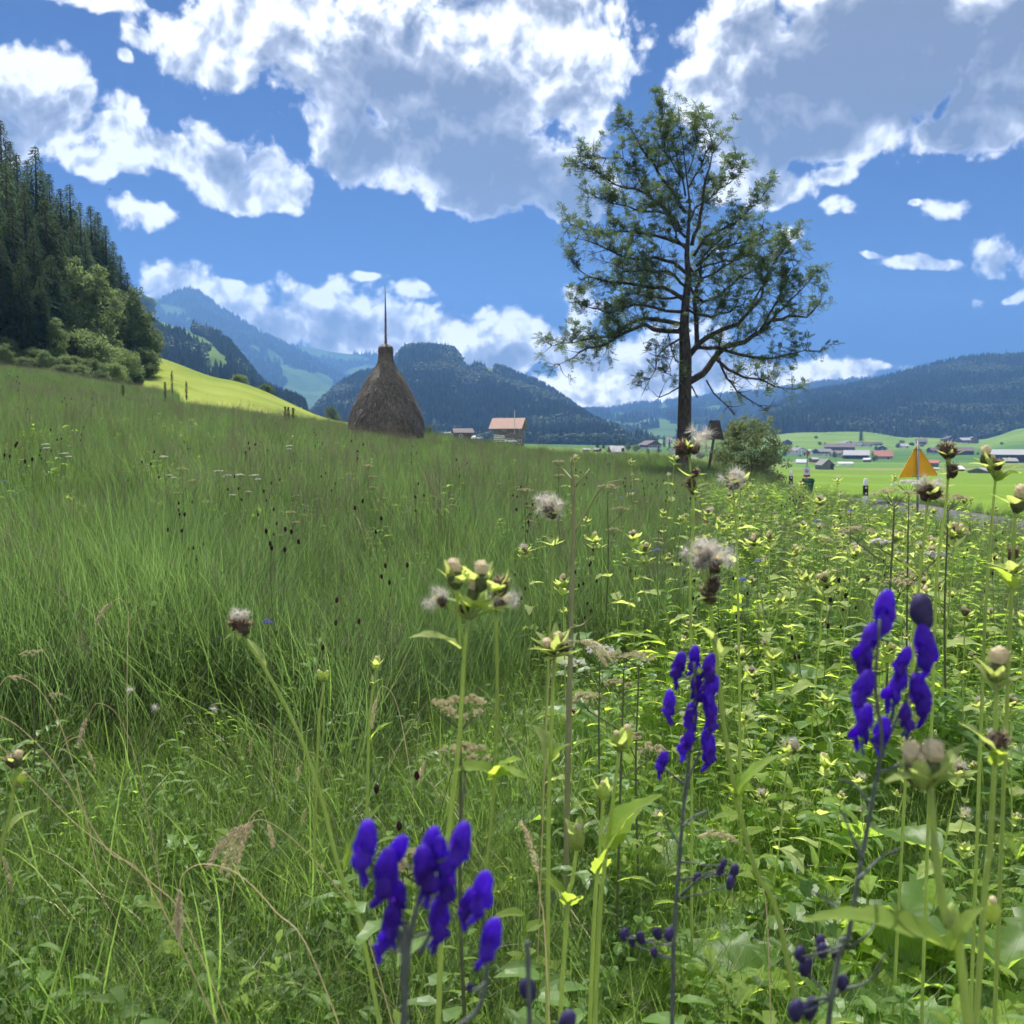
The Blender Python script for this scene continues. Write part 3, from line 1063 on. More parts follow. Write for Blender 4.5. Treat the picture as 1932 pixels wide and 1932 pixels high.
# ------------------------------------------------------------------ forest on the left: every tree a thing
PLACES_S = [  # picture x, picture row of the tip, depth
    (0, 222, 104), (-62, 170, 112), (31, 284, 99), (66, 270, 101), (92, 326, 108), (113, 352, 104), (131, 343, 112), (150, 376, 106), (170, 384, 112),
    (184, 398, 116), (199, 422, 112), (213, 452, 116), (227, 478, 118), (240, 512, 118), (252, 545, 122), (266, 585, 124),
    (10, 300, 90), (45, 335, 88), (84, 372, 90), (104, 410, 95), (136, 425, 100), (160, 442, 104), (-32, 232, 95), (-95, 190, 100), (-140, 240, 95),
    (182, 462, 110), (205, 500, 110), (22, 380, 82), (-20, 340, 80), (62, 430, 83), (-60, 300, 84), (95, 478, 86), (120, 490, 92), (228, 548, 112),
    (50, 300, 108), (18, 262, 112), (-110, 330, 82), (-180, 200, 100), (-230, 230, 96), (150, 500, 96), (80, 318, 118), (105, 370, 120), (140, 392, 122), (165, 420, 124), (193, 450, 126), (215, 490, 128), (238, 540, 130),
    (40, 470, 78), (0, 450, 78), (75, 520, 80), (-45, 420, 78), (245, 600, 104), (262, 640, 110), (276, 668, 118),
]
forest_lab = ["tall dark spruce in the steep wood on the left slope"]
for k, (x, y, Y) in enumerate(PLACES_S):
    p = at(x, y, Y)
    gz = Hs(p.x, Y)
    hgt = p.z - gz
    e = empty("spruce_tree", (p.x, Y, gz), R.uniform(0, 6.28), 1)
    tm, cm = spr_protos[k % 5]
    wf = R.uniform(1.1, 1.45) * (1.25 if hgt < 16 else 1.0)
    e.scale = (hgt * wf, hgt * wf, hgt)
    for nm, d in (("trunk", tm), ("crown", cm)):
        o = bpy.data.objects.new(nm, d)
        COL.objects.link(o)
        o.parent = e
    tag(e, forest_lab[0], "spruce", "dark spruces of the wood on the left slope")
    if (x, y) == (66, 270):
        e['label'] = "dark spruce whose layered pointed tip stands free against the white cloud at left"
        del e['group']
    if (x, y) == (0, 222):
        e['label'] = "tallest dark spruce of the wood, tip cut by the left picture edge"
        del e['group']

BL = {}


def bl_proto(kind):
    if kind not in BL:
        sd, h, rad, nc, per, leaf, lo, st, m_ = {
            'tall': (1, 14, 2.9, 120, 80, .30, .22, 1, leaf_light),
            'tall2': (2, 13, 2.4, 100, 80, .30, .30, 2, leaf_light),
            'round': (3, 6, 3.3, 110, 90, .26, .04, 3, leaf_light),
            'round2': (4, 5, 3.0, 100, 90, .26, .02, 3, leaf_mid),
            'dark': (5, 8, 3.0, 120, 80, .28, .06, 2, leaf_mid),
        }[kind]
        t_, V_, F_ = broadleaf(sd, h, rad, nc, per, leaf, lo, st)
        BL[kind] = (t_.build("trunk", bark_dark, link=False).data, mesh_obj("crown", np.array(V_), np.array(F_), m_, link=False).data, h)
    return BL[kind]


def put_broad(name, kind, x, y, Y, label, cat, group=None, wf=1.0, base=None):
    tm, cm, h0 = bl_proto(kind)
    p = at(x, y, Y)
    gz = Hs(p.x, Y)
    s = max(0.2, (p.z - gz) / h0)
    sink_ = 0.14 * (p.z - gz) if name == 'bush' else 0
    s *= 1.14 if name == 'bush' else 1
    e = empty(name, (p.x, Y, gz - sink_), R.uniform(0, 6.28))
    e.scale = (s * wf, s * wf, s)
    for nm, d in (("trunk", tm), ("crown", cm)):
        o = bpy.data.objects.new(nm, d)
        COL.objects.link(o)
        o.parent = e
    tag(e, label, cat, group)
    return e


GB = "light green broadleaf trees in front of the spruces"
put_broad("broadleaf_tree", 'tall2', 137, 474, 90, "slim pale green tree with bare lower trunks in front of the dark spruces", "tree")
put_broad("broadleaf_tree", 'tall', 180, 494, 92, "taller bright green broadleaf tree in front of the spruces, right of the slim one", "tree")
put_broad("broadleaf_tree", 'dark', 242, 555, 104, "mid green pointed tree at the right end of the spruce wood", "tree")
put_broad("broadleaf_tree", 'dark', 272, 606, 112, "smaller rounded tree at the foot of the wood beside the mown slope", "tree")
put_broad("broadleaf_tree", 'tall', 105, 596, 80, "grey green leafy tree low in the wood below the dark spruces", "tree")
GS = "leafy bushes along the foot of the wood"
for (x, y, Y, kd, wf) in [(150, 612, 86, 'round', .9), (188, 640, 86, 'round', 1.0), (222, 650, 92, 'round', 1.0), (262, 655, 100, 'round2', 1), (205, 682, 80, 'round', 1.1), (228, 700, 84, 'round2', 1),
                          (60, 655, 76, 'round2', 1.2), (18, 640, 76, 'dark', 1.1), (95, 672, 76, 'round2', 1.1), (135, 668, 78, 'round', 1.1), (170, 676, 78, 'round2', 1.1), (-30, 640, 76, 'dark', 1.2), (246, 690, 94, 'round', 1), (278, 690, 108, 'round2', 1), (4, 668, 68, 'dark', 1.3), (44, 684, 69, 'round2', 1.6), (84, 676, 70, 'dark', 1.2), (118, 700, 69, 'round2', 1.5), (150, 694, 72, 'round', 1.3), (188, 712, 73, 'round2', 1.3), (-30, 680, 66, 'round2', 1.3), (283, 650, 118, 'dark', .9), (262, 716, 92, 'round2', .8)]:
    put_broad("bush", kd, x, y, Y, "leafy green bush at the foot of the wood on the left", "bush", GS, wf)
for (x, y, Y, kd, lb) in [(452, 704, 175, 'round', "small round tree standing alone on the crest of the mown slope"), (502, 724, 185, 'round2', "tiny bush on the crest of the mown slope, right of the lone round tree"),
                          (627, 768, 200, 'dark', "little tree on the crest just left of the haystack"), (807, 803, 210, 'dark', "little pale tree just right of the haystack")]:
    p = at(x, 0, Y)
    put_broad("small_tree", kd, x, y, Y, lb, "tree")
for (x, y) in [(248, 548), (272, 558), (284, 562), (236, 540)]:
    Yq = 1240
    p = at(x, y, Yq)
    e = empty("ridge_tree", (p.x, Yq, p.z - 14), R.uniform(0, 6))
    tm, cm, h0 = bl_proto('round')
    e.scale = (2.6,) * 3
    for nm, d in (("trunk", tm), ("crown", cm)):
        o = bpy.data.objects.new(nm, d)
        COL.objects.link(o)
        o.parent = e
    tag(e, "round tree standing on the skyline of the pasture hill beside the wood", "tree", "round trees on the pasture hill skyline")

# ------------------------------------------------------------------ the big ash
AY = 40.0
c3 = lambda cx, cy: (981 + cx * .3906, 151 + cy * .3906)


def limb3(pts, depth, bulge=0.0):
    out = []
    n = len(pts)
    for i, (cx, cy) in enumerate(pts):
        q = i / (n - 1)
        Yd = AY + depth * q ** 1.2 + bulge * math.sin(q * 3.1)
        out.append(at(*c3(cx, cy), Yd))
    return out


rr_ = random.Random(5)
ash_base = at(*c3(785, 1880), AY)
ash = empty("ash_tree", (ash_base.x, AY, Hs(ash_base.x, AY)))
tag(ash, "big lone ash tree with airy dark green crown at the meadow edge", "tree")
inv = Vector(ash.location)
tr = MB()
tp = [(778, 1925), (784, 1870), (793, 1700), (797, 1500), (800, 1330), (792, 1200), (800, 1080), (815, 950), (806, 850), (815, 700), (821, 600), (803, 450), (785, 300), (762, 120)]
trad = [.42, .34, .285, .265, .25, .20, .165, .135, .105, .07, .045, .03, .018, .006]
tpts = [at(*c3(*p), AY) - inv for p in tp]
tr.tube(tpts, trad, 12)
LIMBS = [
    ([(780, 1215), (700, 1215), (600, 1185), (520, 1210), (430, 1270), (330, 1300), (250, 1340), (185, 1372)], -1.2, .085, 1),
    ([(770, 1180), (680, 1160), (600, 1150), (520, 1180), (440, 1230), (300, 1260), (160, 1285)], 1.0, .08, 1),
    ([(790, 1120), (700, 1110), (600, 1085), (500, 1100), (420, 1120), (330, 1090), (270, 1050)], -1.6, .06, 1),
    ([(790, 1060), (700, 1000), (600, 1000), (500, 985), (400, 965), (330, 955), (260, 890)], .6, .075, 1),
    ([(800, 930), (740, 880), (640, 860), (560, 870), (470, 840), (380, 800), (280, 760)], -1.0, .065, 1),
    ([(800, 800), (700, 770), (600, 745), (500, 735), (400, 745), (330, 720), (250, 690)], 1.2, .06, 1),
    ([(780, 720), (720, 650), (640, 570), (560, 530), (460, 510), (380, 450), (290, 400)], -.8, .055, 1),
    ([(800, 640), (700, 480), (640, 400), (560, 280), (510, 210)], .9, .07, 1),
    ([(790, 480), (700, 350), (680, 250), (690, 140)], -.6, .03, 1),
    ([(810, 450), (850, 330), (870, 170)], .5, .03, 1),
    ([(830, 800), (860, 700), (880, 600), (900, 480), (930, 350), (985, 290)], -.8, .075, .8),
    ([(840, 850), (900, 760), (980, 720), (1060, 680), (1120, 620), (1180, 560)], .7, .05, .9),
    ([(850, 900), (940, 820), (1040, 790), (1120, 770), (1175, 710)], -1.1, .045, .9),
    ([(820, 1000), (880, 1070), (960, 1040), (1060, 960), (1150, 910), (1250, 800)], 1.3, .06, .9),
    ([(810, 1340), (860, 1270), (900, 1240), (980, 1210), (1060, 1180), (1110, 1110), (1160, 1050), (1200, 930)], -1.3, .10, 1),
    ([(822, 1455), (880, 1420), (930, 1350), (1000, 1290), (1090, 1260), (1160, 1210), (1220, 1160), (1300, 1145), (1390, 1150), (1440, 1090), (1455, 1040)], 1.0, .13, .75),
    ([(860, 1290), (960, 1300), (1060, 1330), (1160, 1350), (1280, 1330), (1380, 1310), (1450, 1305)], -.8, .07, .9),
    ([(950, 1350), (1010, 1400), (1080, 1440), (1150, 1450), (1230, 1480), (1310, 1490)], .8, .055, .9),
    ([(960, 1340), (1000, 1440), (1050, 1510), (1120, 1550), (1190, 1600)], -1.0, .045, .35),
    ([(770, 1250), (710, 1280), (665, 1330), (650, 1400), (600, 1490)], -.6, .03, .45),
    ([(775, 1480), (720, 1510), (670, 1540)], .3, .03, 0),
    ([(830, 1480), (852, 1530)], -.3, .03, 0),
    ([(900, 1450), (940, 1510), (1000, 1570), (1030, 1620)], .5, .03, .2),
    ([(855, 1300), (850, 1180), (845, 1060), (870, 950), (885, 860), (960, 780), (1040, 700)], .9, .09, .9),
    ([(1160, 1210), (1230, 1080), (1290, 980), (1330, 900)], -.6, .045, .9),
    ([(1220, 1160), (1300, 1060), (1380, 1000), (1420, 950)], .9, .04, .9),
    ([(1110, 1110), (1180, 980), (1240, 850), (1300, 780)], .4, .04, .9),
    ([(800, 560), (760, 400), (740, 280), (735, 180)], 1.3, .035, 1),
    ([(815, 520), (870, 420), (930, 300), (900, 200)], -1.4, .035, .8),
    ([(800, 760), (700, 640), (600, 640), (480, 600), (330, 560)], 2.0, .05, 1),
    ([(640, 570), (560, 460), (500, 380), (420, 370), (360, 370)], -.5, .03, .9),
    ([(805, 1000), (720, 930), (620, 920), (520, 920), (430, 880)], -2.6, .05, 1),
    ([(800, 1100), (840, 1130), (930, 1150), (1010, 1120), (1080, 1080)], -2.8, .05, 1),
    ([(800, 1170), (720, 1230), (740, 1330), (700, 1420)], -1.2, .03, .7),
    ([(815, 900), (860, 960), (940, 930), (1030, 870), (1090, 860)], -2.4, .045, 1),
    ([(805, 820), (760, 760), (740, 700), (700, 620), (650, 560)], -2.2, .045, 1),
    ([(812, 700), (850, 620), (930, 560), (1000, 500), (1040, 400)], 1.6, .04, .9),
    ([(800, 1040), (740, 1060), (660, 1050), (580, 1030), (480, 1040)], 2.6, .05, 1),
    ([(815, 960), (880, 900), (960, 880), (1050, 860), (1180, 790)], 2.4, .045, .9),
]
AV, AF = [], []
tw = MB()


def ash_leaf(p, d, L, r):
    """pinnate leaf: rachis with paired leaflets"""
    d = d.normalized()
    side = d.cross(Vector((r.uniform(-.4, .4), r.uniform(-.4, .4), 1))).normalized()
    nrm = side.cross(d).normalized()
    n = 4
    for k in range(1, n + 1):
        q = p + d * L * k / (n + .3) - Vector((0, 0, .25 * L * (k / n) ** 2))
        for s in (-1, 1):
            up = (side * s + d * .5 + Vector((0, 0, -.25))).normalized()
            leaf_card(AV, AF, q, nrm, up, L * .38, L * .15)
    leaf_card(AV, AF, p + d * L - Vector((0, 0, .25 * L)), nrm, (d + Vector((0, 0, -.3))).normalized(), L * .36, L * .125)


def tuft(p, d, r, n):
    for _ in range(n):
        dd = (d * .6 + rdir(r) + Vector((0, 0, .15))).normalized()
        ash_leaf(p, dd, r.uniform(.20, .34), r)


for pts, dep, r0, leafd in LIMBS:
    P3 = [p - inv for p in limb3(pts, dep)]
    # resample and wobble
    Q = [P3[0]]
    for a, b in zip(P3, P3[1:]):
        n = max(1, int((b - a).length / .35))
        for i in range(1, n + 1):
            Q.append(a.lerp(b, i / n) + rdir(rr_) * .055)
    n = len(Q)
    tr.tube(Q, [max(.012, r0 * 1.22 * (1 - i / n) ** .8) for i in range(n)], 6)
    for i in range(max(2, int(n * .22)), n):
        q = i / n
        d = (Q[min(i + 1, n - 1)] - Q[i - 1]).normalized()
        nsub = rr_.choice((2, 3, 3, 4)) if q < .98 else 6
        for _ in range(nsub):
            sd = (d * .55 + rdir(rr_) * .9 + Vector((0, 0, .28))).normalized()
            L = rr_.uniform(.45, 1.5) * (1.15 - .55 * q)
            m = max(3, int(L / .16))
            c = Q[i].copy()
            S3 = [c.copy()]
            for k in range(m):
                sd = (sd + rdir(rr_) * .22 + Vector((0, 0, .11))).normalized()
                c = c + sd * (L / m)
                S3.append(c.copy())
            tr.tube(S3, [max(.006, .019 * (1 - k / (m + 1))) for k in range(m + 1)], 4, cap=False)
            for k in range(1, m + 1):
                if rr_.random() < leafd * (.62 if k < m else .9) * (.6 if q < .35 else 1):
                    tuft(S3[k], sd, rr_, rr_.choice((4, 5, 6, 7)))
                if rr_.random() < .10:
                    e2 = S3[k] + (sd + rdir(rr_) * .8).normalized() * rr_.uniform(.15, .45)
                    tr.tube([S3[k], e2], [.006, .003], 3, cap=False)
bark_ash = pbr("bark_ash", (0.052, 0.047, 0.043), 0.95, 0.75, 7, 0.03, stretch=(1.6, 1.6, .5))
tr.build("trunk", bark_ash, ash, smooth=True)
mesh_obj("crown", np.array(AV), np.array(AF), leaf_ash, parent=ash)
print("ash leaves", len(AF))

# grey green small tree behind the bird house
wy = 44.0
wb = at(1412, 905, wy)
wl = empty("small_tree", (wb.x, wy, Hs(wb.x, wy)))
tag(wl, "low spreading grey green tree with many stems behind the wooden bird house", "tree")
t_, V_, F_ = broadleaf(31, 3.7, 1.75, 250, 62, .10, .02, 6, clump=.30)
t_.build("trunk", bark_dark, wl)
mesh_obj("crown", np.array(V_), np.array(F_), leaf_grey, parent=wl)
print("trees ready")

# ------------------------------------------------------------------ haystack
HY = 43.0
hp = at(729, 822, HY)
hay = empty("haystack", (hp.x, HY, Hs(hp.x, HY)))
tag(hay, "tall bottle shaped grey brown haystack built round a wooden pole on the meadow", "haystack")
cpm = F / HY / .2734                       # crop pixels per metre
prof = [(1350, 250), (1320, 262), (1280, 268), (1220, 262), (1150, 238), (1050, 190), (950, 142), (905, 112), (870, 86), (835, 66), (800, 58), (765, 55), (740, 53), (722, 47), (710, 38), (702, 25), (698, 12)]
hb_ = MB()
z0 = 1365
base_z = at(0, 453 + 1350 * .2734, HY).z - hay.location.z - .15
PR = [(max(.03, r / cpm - (.085 if y < 880 else (.06 if y < 960 else .03))), (1350 - y) / cpm + base_z) for y, r in prof]
PR = [(PR[0][0], -.3)] + PR
seg = 72
vs, fs = [], []
rows = []
for i in range(len(PR) - 1):
    for k in range(5):
        q = k / 5
        rows.append((PR[i][0] * (1 - q) + PR[i + 1][0] * q, PR[i][1] * (1 - q) + PR[i + 1][1] * q))
rows.append(PR[-1])


def hay_r(r, z, w):
    return r * (1 + .055 * float(fbm2(np.array([math.cos(w) * 2.2 + 9]), np.array([math.sin(w) * 2.2 + z * 1.4]), 4, 3)[0]))


for r, z in rows:
    for k in range(seg):
        w = 2 * math.pi * k / seg
        q = hay_r(r, z, w)
        vs.append((q * math.cos(w), q * math.sin(w), z))
for i in range(len(rows) - 1):
    for k in range(seg):
        fs.append((i * seg + k, i * seg + (k + 1) % seg, (i + 1) * seg + (k + 1) % seg, (i + 1) * seg + k))
fs.append(tuple(range((len(rows) - 1) * seg, len(rows) * seg)))
hb_.add(vs, fs)
m_hay = leafy("hay", (0.155, 0.142, 0.125), 0.12, 0.6, (0.23, 0.20, 0.16), rnd=0, scale=7, dry=(0.075, 0.068, 0.062), dryamt=0.12, attr=('tint', (0.46, 0.41, 0.33, 1)))
# hanging strands laid in shaggy tiers over the body
r = random.Random(3)
sv, sf, tint = [], [], []
prc = np.array(rows)
for k in range(30000):
    i = r.random() ** .8 * (len(rows) - 7) + 5
    i0 = int(i)
    rr, z = rows[i0]
    w = r.uniform(0, 2 * math.pi)
    q = hay_r(rr, z, w) + .006
    j = max(i0 - 4, 0)
    dn = Vector(((rows[j][0] - rr), 0, rows[j][1] - z))
    dn = dn.normalized() if dn.length > 1e-6 else Vector((0, 0, -1))
    L = r.uniform(.10, .34)
    tw_ = r.gauss(0, .35)
    er = Vector((math.cos(w), math.sin(w), 0))
    et = Vector((-math.sin(w), math.cos(w), 0))
    d = (er * dn.x + Vector((0, 0, dn.z)) + et * tw_).normalized()
    p = er * q + Vector((0, 0, z))
    fl_ = min(1, q / 1.1)
    m_ = p + d * L * .5 + er * r.uniform(.0, .07) * fl_
    e = p + d * L + er * r.uniform(.0, .15) * fl_
    s = et * r.uniform(.005, .014)
    b0 = len(sv)
    sv += [tuple(p - s), tuple(p + s), tuple(m_ + s), tuple(m_ - s), tuple(e)]
    sf += [(b0, b0 + 1, b0 + 2, b0 + 3), (b0 + 3, b0 + 2, b0 + 4)]
    tint += [max(0, r.gauss(.12, .32))] * 5
n0 = hb_.n
hb_.add(sv, sf)
mesh_obj("hay", np.concatenate(hb_.v), hb_.f, m_hay, hay, attrs={'tint': np.clip(np.array([0.0] * n0 + tint), 0, 1)})
pl = MB()
pt = at(729, 539, HY).z - hay.location.z
pl.tube([(0, 0, 2.5), (.004, 0, rows[-1][1]), (.012, 0, (pt + rows[-1][1]) / 2), (-.002, 0, pt)], [.06, .055, .042, .012], 9)
m_pole = pbr("weathered_pole", (0.16, 0.115, 0.08), 0.85, 0.4, 12, 0.004, stretch=(1, 1, .15))
pl.build("pole", m_pole, hay, smooth=True)

# ------------------------------------------------------------------ bird house on a leaning post
BY = 38.0
bp_ = at(1334, 893, BY)
bt = at(1348, 826, BY)
bh = empty("bird_house", (bp_.x, BY, Hs(bp_.x, BY)))
tag(bh, "dark wooden bird house with a steep shingled roof on a leaning post", "bird house")
wood_old = pbr("old_wood", (0.085, 0.072, 0.062), 0.95, 0.5, 18, 0.006, stretch=(1, 1, .2))
shingle = pbr("grey_shingles", (0.07, 0.062, 0.055), 0.95, 0.6, 22, 0.006, stretch=(.4, 1, 1))
dx = (bt.x - bp_.x)
top = Vector((dx, 0, at(0, 822, BY).z - bh.location.z))
b = MB()
b.tube([(-dx * .12, 0, -.3), tuple(top * .5), tuple(top + Vector((.03, 0, .25)))], [.062, .056, .05], 8)
b.build("post", wood_old, bh, smooth=True)
zt = at(0, 793, BY).z - bh.location.z
zb = at(0, 829, BY).z - bh.location.z
ph = math.radians(28)
Mx = Matrix.Translation((top.x, 0, 0)) @ Matrix.Rotation(ph, 4, 'Z')
hw, hl = .27, .23


def T(bm_, M_):
    bm_.v = [np.array([tuple(M_ @ Vector(q)) for q in v]) for v in bm_.v]
    return bm_


b = MB()   # boarded gable box below the roof
b.prism([(-hw + .07, zb + .05), (hw - .07, zb + .05), (0, zt - .09)], 'x', -hl + .05, hl - .05)
T(b, Mx).build("box", wood_old, bh)
b = MB()
sl = Vector((hw, 0, zb - zt))
for side in (-1, 1):
    a = Vector((0, 0, zt))
    e = Vector((0, side * hw, zb))
    nrm = Vector((0, side * (zt - zb), hw)).normalized()
    for k in range(11):     # rows of shingles, each with its own ragged lower edge
        q0, q1 = k / 11, (k + 1.25) / 11
        for j in range(7):
            x0 = -hl + j * 2 * hl / 7 + .004
            x1 = x0 + 2 * hl / 7 - .008
            jit = R.uniform(-.012, .016)
            p0_ = a.lerp(e, q0) + nrm * .004
            p1_ = a.lerp(e, min(q1, 1.03) + jit) + nrm * .028
            vs = [(x0, p0_.y, p0_.z), (x1, p0_.y, p0_.z), (x1, p1_.y, p1_.z), (x0, p1_.y, p1_.z)]
            vs += [(x, y - nrm.y * .012, z - nrm.z * .012) for x, y, z in vs]
            b.add(vs, [(0, 1, 2, 3), (7, 6, 5, 4), (0, 4, 5, 1), (1, 5, 6, 2), (2, 6, 7, 3), (3, 7, 4, 0)])
T(b, Mx).build("roof", shingle, bh)
b = MB()
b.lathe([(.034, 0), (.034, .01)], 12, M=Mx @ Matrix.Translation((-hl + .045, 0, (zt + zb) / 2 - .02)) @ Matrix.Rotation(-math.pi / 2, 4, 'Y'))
b.build("entrance_shade", pbr("painted_hole_shade", (0.004, 0.004, 0.004), 1), bh)  # flat black disc, paints the shade inside the entrance

# ------------------------------------------------------------------ roadside marker posts
white = pbr("white_plastic", (0.80, 0.80, 0.79), 0.45, 0.08, 8)
black = pbr("black_plastic", (0.012, 0.012, 0.013), 0.5)
glassm = pbr("reflector", (0.55, 0.56, 0.55), 0.25, spec=.6)
for (x, ytop, Y, lb) in [(1633, 902, 25.2, "nearer white roadside marker post with black band, right of the green bin"), (1492, 887, 31.5, "farther white roadside marker post with black band, left of the green bin")]:
    p = at(x, ytop, Y)
    gz = Hs(p.x, Y)
    h = p.z - gz
    e = empty("marker_post", (p.x, Y, gz), 0.1)
    tag(e, lb, "marker post")
    a, c = .058, .045

    def sec(z, k=1.0):
        return [(-a * k, -c * k, z), (a * k, -c * k, z), (a * .7 * k, c * k, z), (-a * .7 * k, c * k, z)]
    b = MB()
    n = 7
    vs = []
    for z, k in [(-.1, 1), (h - .12, 1), (h - .07, .93), (h - .035, .78), (h - .01, .5), (h, .2)]:
        vs += sec(z, k)
    fs = [(i * 4 + j, i * 4 + (j + 1) % 4, (i + 1) * 4 + (j + 1) % 4, (i + 1) * 4 + j) for i in range(5) for j in range(4)] + [(20, 21, 22, 23)]
    b.add(vs, fs)
    b.build("body", white, e)
    b = MB()
    vs = sec(h - .45, 1.04) + sec(h - .19, 1.04)
    b.add(vs, [(0, 1, 5, 4), (1, 2, 6, 5), (2, 3, 7, 6), (3, 0, 4, 7), (4, 5, 6, 7), (3, 2, 1, 0)])
    b.build("band", black, e)
    for zz in (h - .245, h - .395):
        b = MB()
        b.lathe([(.030, 0), (.030, .004), (.022, .008)], 14, M=Matrix.Translation((0, -c * 1.04 - .001, zz)) @ Matrix.Rotation(math.pi / 2, 4, 'X'))
        b.build("reflector", glassm, e)

# ------------------------------------------------------------------ triangular warning sign seen from behind
SY = 21.0
q = at(1733, 872, SY)
gz = Hs(q.x, SY)
sg = empty("warning_sign", (q.x, SY, gz))
tag(sg, "yellow triangular road sign seen from behind on a grey pole", "road sign")
yel = pbr("yellow_sheet", (0.88, 0.46, 0.015), 0.55, 0.10, 3)
steel = pbr("galvanised_steel", (0.30, 0.31, 0.33), 0.45, 0.2, 12, metal=.7)
P = [at(1730, 838, SY), at(1695, 902, SY), at(1770, 897, SY)]
P = [Vector((p.x - q.x, 0, p.z - gz)) for p in P]
cen = (P[0] + P[1] + P[2]) / 3
b = MB()
poly = []
for i in range(3):
    for s in (-1, 1):
        o_ = P[(i + s) % 3]
        poly.append(P[i].lerp(o_, .055))
# order round the triangle with clipped corners
seq = []
for i in range(3):
    prv, nxt = P[(i - 1) % 3], P[(i + 1) % 3]
    seq += [P[i].lerp(prv, .05), P[i].lerp(prv, .015).lerp(cen, .015), P[i].lerp(nxt, .05)]
b.prism([(v.x, v.z) for v in seq], 'y', -.002, .002)
b.build("panel", yel, sg)
b = MB()
n = len(seq)
ins = [v.lerp(cen, .035) for v in seq]
for i in range(n):
    a_, b_, c_, d_ = seq[i], seq[(i + 1) % n], ins[(i + 1) % n], ins[i]
    vs = [(v.x, y, v.z) for y in (-.006, -.014) for v in (a_, b_, c_, d_)]
    b.add(vs, [(4, 5, 6, 7), (0, 3, 2, 1), (0, 1, 5, 4), (2, 3, 7, 6)])
b.build("rim", yel, sg)
px0 = at(1730.5, 872, SY).x - q.x
b = MB()
ztop = at(0, 832, SY).z - gz
b.tube([(px0 + .03, -.045, -.2), (px0 + .012, -.045, ztop * .5), (px0 - .01, -.045, ztop)], [.024, .024, .024], 10)
b.build("pole", steel, sg, smooth=True)
for zr, wd in ((848, .075), (899, .085)):
    zc = at(0, zr, SY).z - gz
    b = MB()
    b.box(px0 - wd * 1.2, px0 + wd * 1.2, -.022, -.016, zc - .010, zc + .010)
    b.box(px0 - .034, px0 + .034, -.075, -.0225, zc - .013, zc + .013)
    for s in (-1, 1):
        b.lathe([(.009, 0), (.009, .014)], 6, M=Matrix.Translation((px0 + s * wd, -.022, zc)) @ Matrix.Rotation(math.pi / 2, 4, 'X'))
    b.build("clamp", steel, sg)

# ------------------------------------------------------------------ green waste bin with its notice
WY = 33.5
wpos = at(1525, 905, WY)
gz = Hs(wpos.x, WY)
wb_ = empty("waste_bin", (wpos.x, WY, gz))
tag(wb_, "green plastic waste bin below a white notice on a grey post by the road", "bin")
green = pbr("green_plastic", (0.012, 0.085, 0.055), 0.5, 0.3, 6)
zb_ = at(0, 932, WY).z - gz
zt_ = at(0, 909, WY).z - gz
hw = .155
b = MB()
vs = [(sx * hw * k, sy * .13 * k, z) for z, k in ((zb_, .82), (zt_, 1.0)) for sx, sy in ((-1, -1), (1, -1), (1, 1), (-1, 1))]
b.add(vs, [(0, 1, 5, 4), (1, 2, 6, 5), (2, 3, 7, 6), (3, 0, 4, 7), (3, 2, 1, 0), (4, 5, 6, 7)])
b.build("body", green, wb_)
b = MB()
b.prism([(-.15, zt_ + .003), (-.165, zt_ + .045), (-.06, zt_ + .10), (.10, zt_ + .115), (.155, zt_ + .05), (.15, zt_ + .003)], 'x', -hw * 1.12, hw * 1.12)
b.build("lid", green, wb_)
b = MB()
ztp = at(0, 852, WY).z - gz
b.tube([(-.02, .16, -.3), (0, .16, ztp)], [.022, .022], 8)
b.build("post", steel, wb_, smooth=True)
zn0, zn1 = at(0, 900, WY).z - gz, at(0, 882, WY).z - gz
# the notice board is clamped to the post
nb_ = MB()
nb_.box(-.13, .10, .125, .132, zn0, zn1)
nb = nb_.build("notice_board", pbr("notice_white", (0.74, 0.76, 0.80), 0.4), wb_)
b = MB()
b.box(-.13, .10, .121, .1245, zn0, zn0 + .068)
b.build("red_stripe", pbr("notice_red", (0.45, 0.02, 0.035), 0.5), nb)
b = MB()      # ring shaped mark
zc = (zn0 + .07 + zn1) / 2
mark = pbr("notice_mark", (0.02, 0.022, 0.03), 0.5)
vs, fs = [], []
N = 20
for i in range(N):
    w = math.radians(70) + 2 * math.pi * .93 * i / (N - 1)
    th = .020 - .008 * i / N
    for rr in (.052, .052 - th):
        vs.append((-.012 + rr * math.cos(w), .1195, zc + rr * 1.15 * math.sin(w)))
        vs.append((-.012 + rr * math.cos(w), .1235, zc + rr * 1.15 * math.sin(w)))
for i in range(N - 1):
    fs += [(i * 4, i * 4 + 2, i * 4 + 6, i * 4 + 4), (i * 4 + 1, i * 4 + 5, i * 4 + 7, i * 4 + 3), (i * 4, i * 4 + 4, i * 4 + 5, i * 4 + 1), (i * 4 + 2, i * 4 + 3, i * 4 + 7, i * 4 + 6)]
b.add(vs, fs)
b.prism([(-.05, zc - .02), (-.02, zc - .035), (.012, zc + .02), (.0, zc + .032), (-.02, zc + .008)], 'y', .1195, .1235)
b.build("emblem", mark, nb)
b = MB()
b.box(-.02, .05, .10, .13, ztp - .14, ztp - .02)
b.prism([(-.03, ztp - .02), (.06, ztp - .02), (.055, ztp + .02), (-.02, ztp + .03)], 'y', .08, .13)
b.build("bag_dispenser", pbr("orange_plastic", (0.55, 0.14, 0.03), 0.5), wb_)

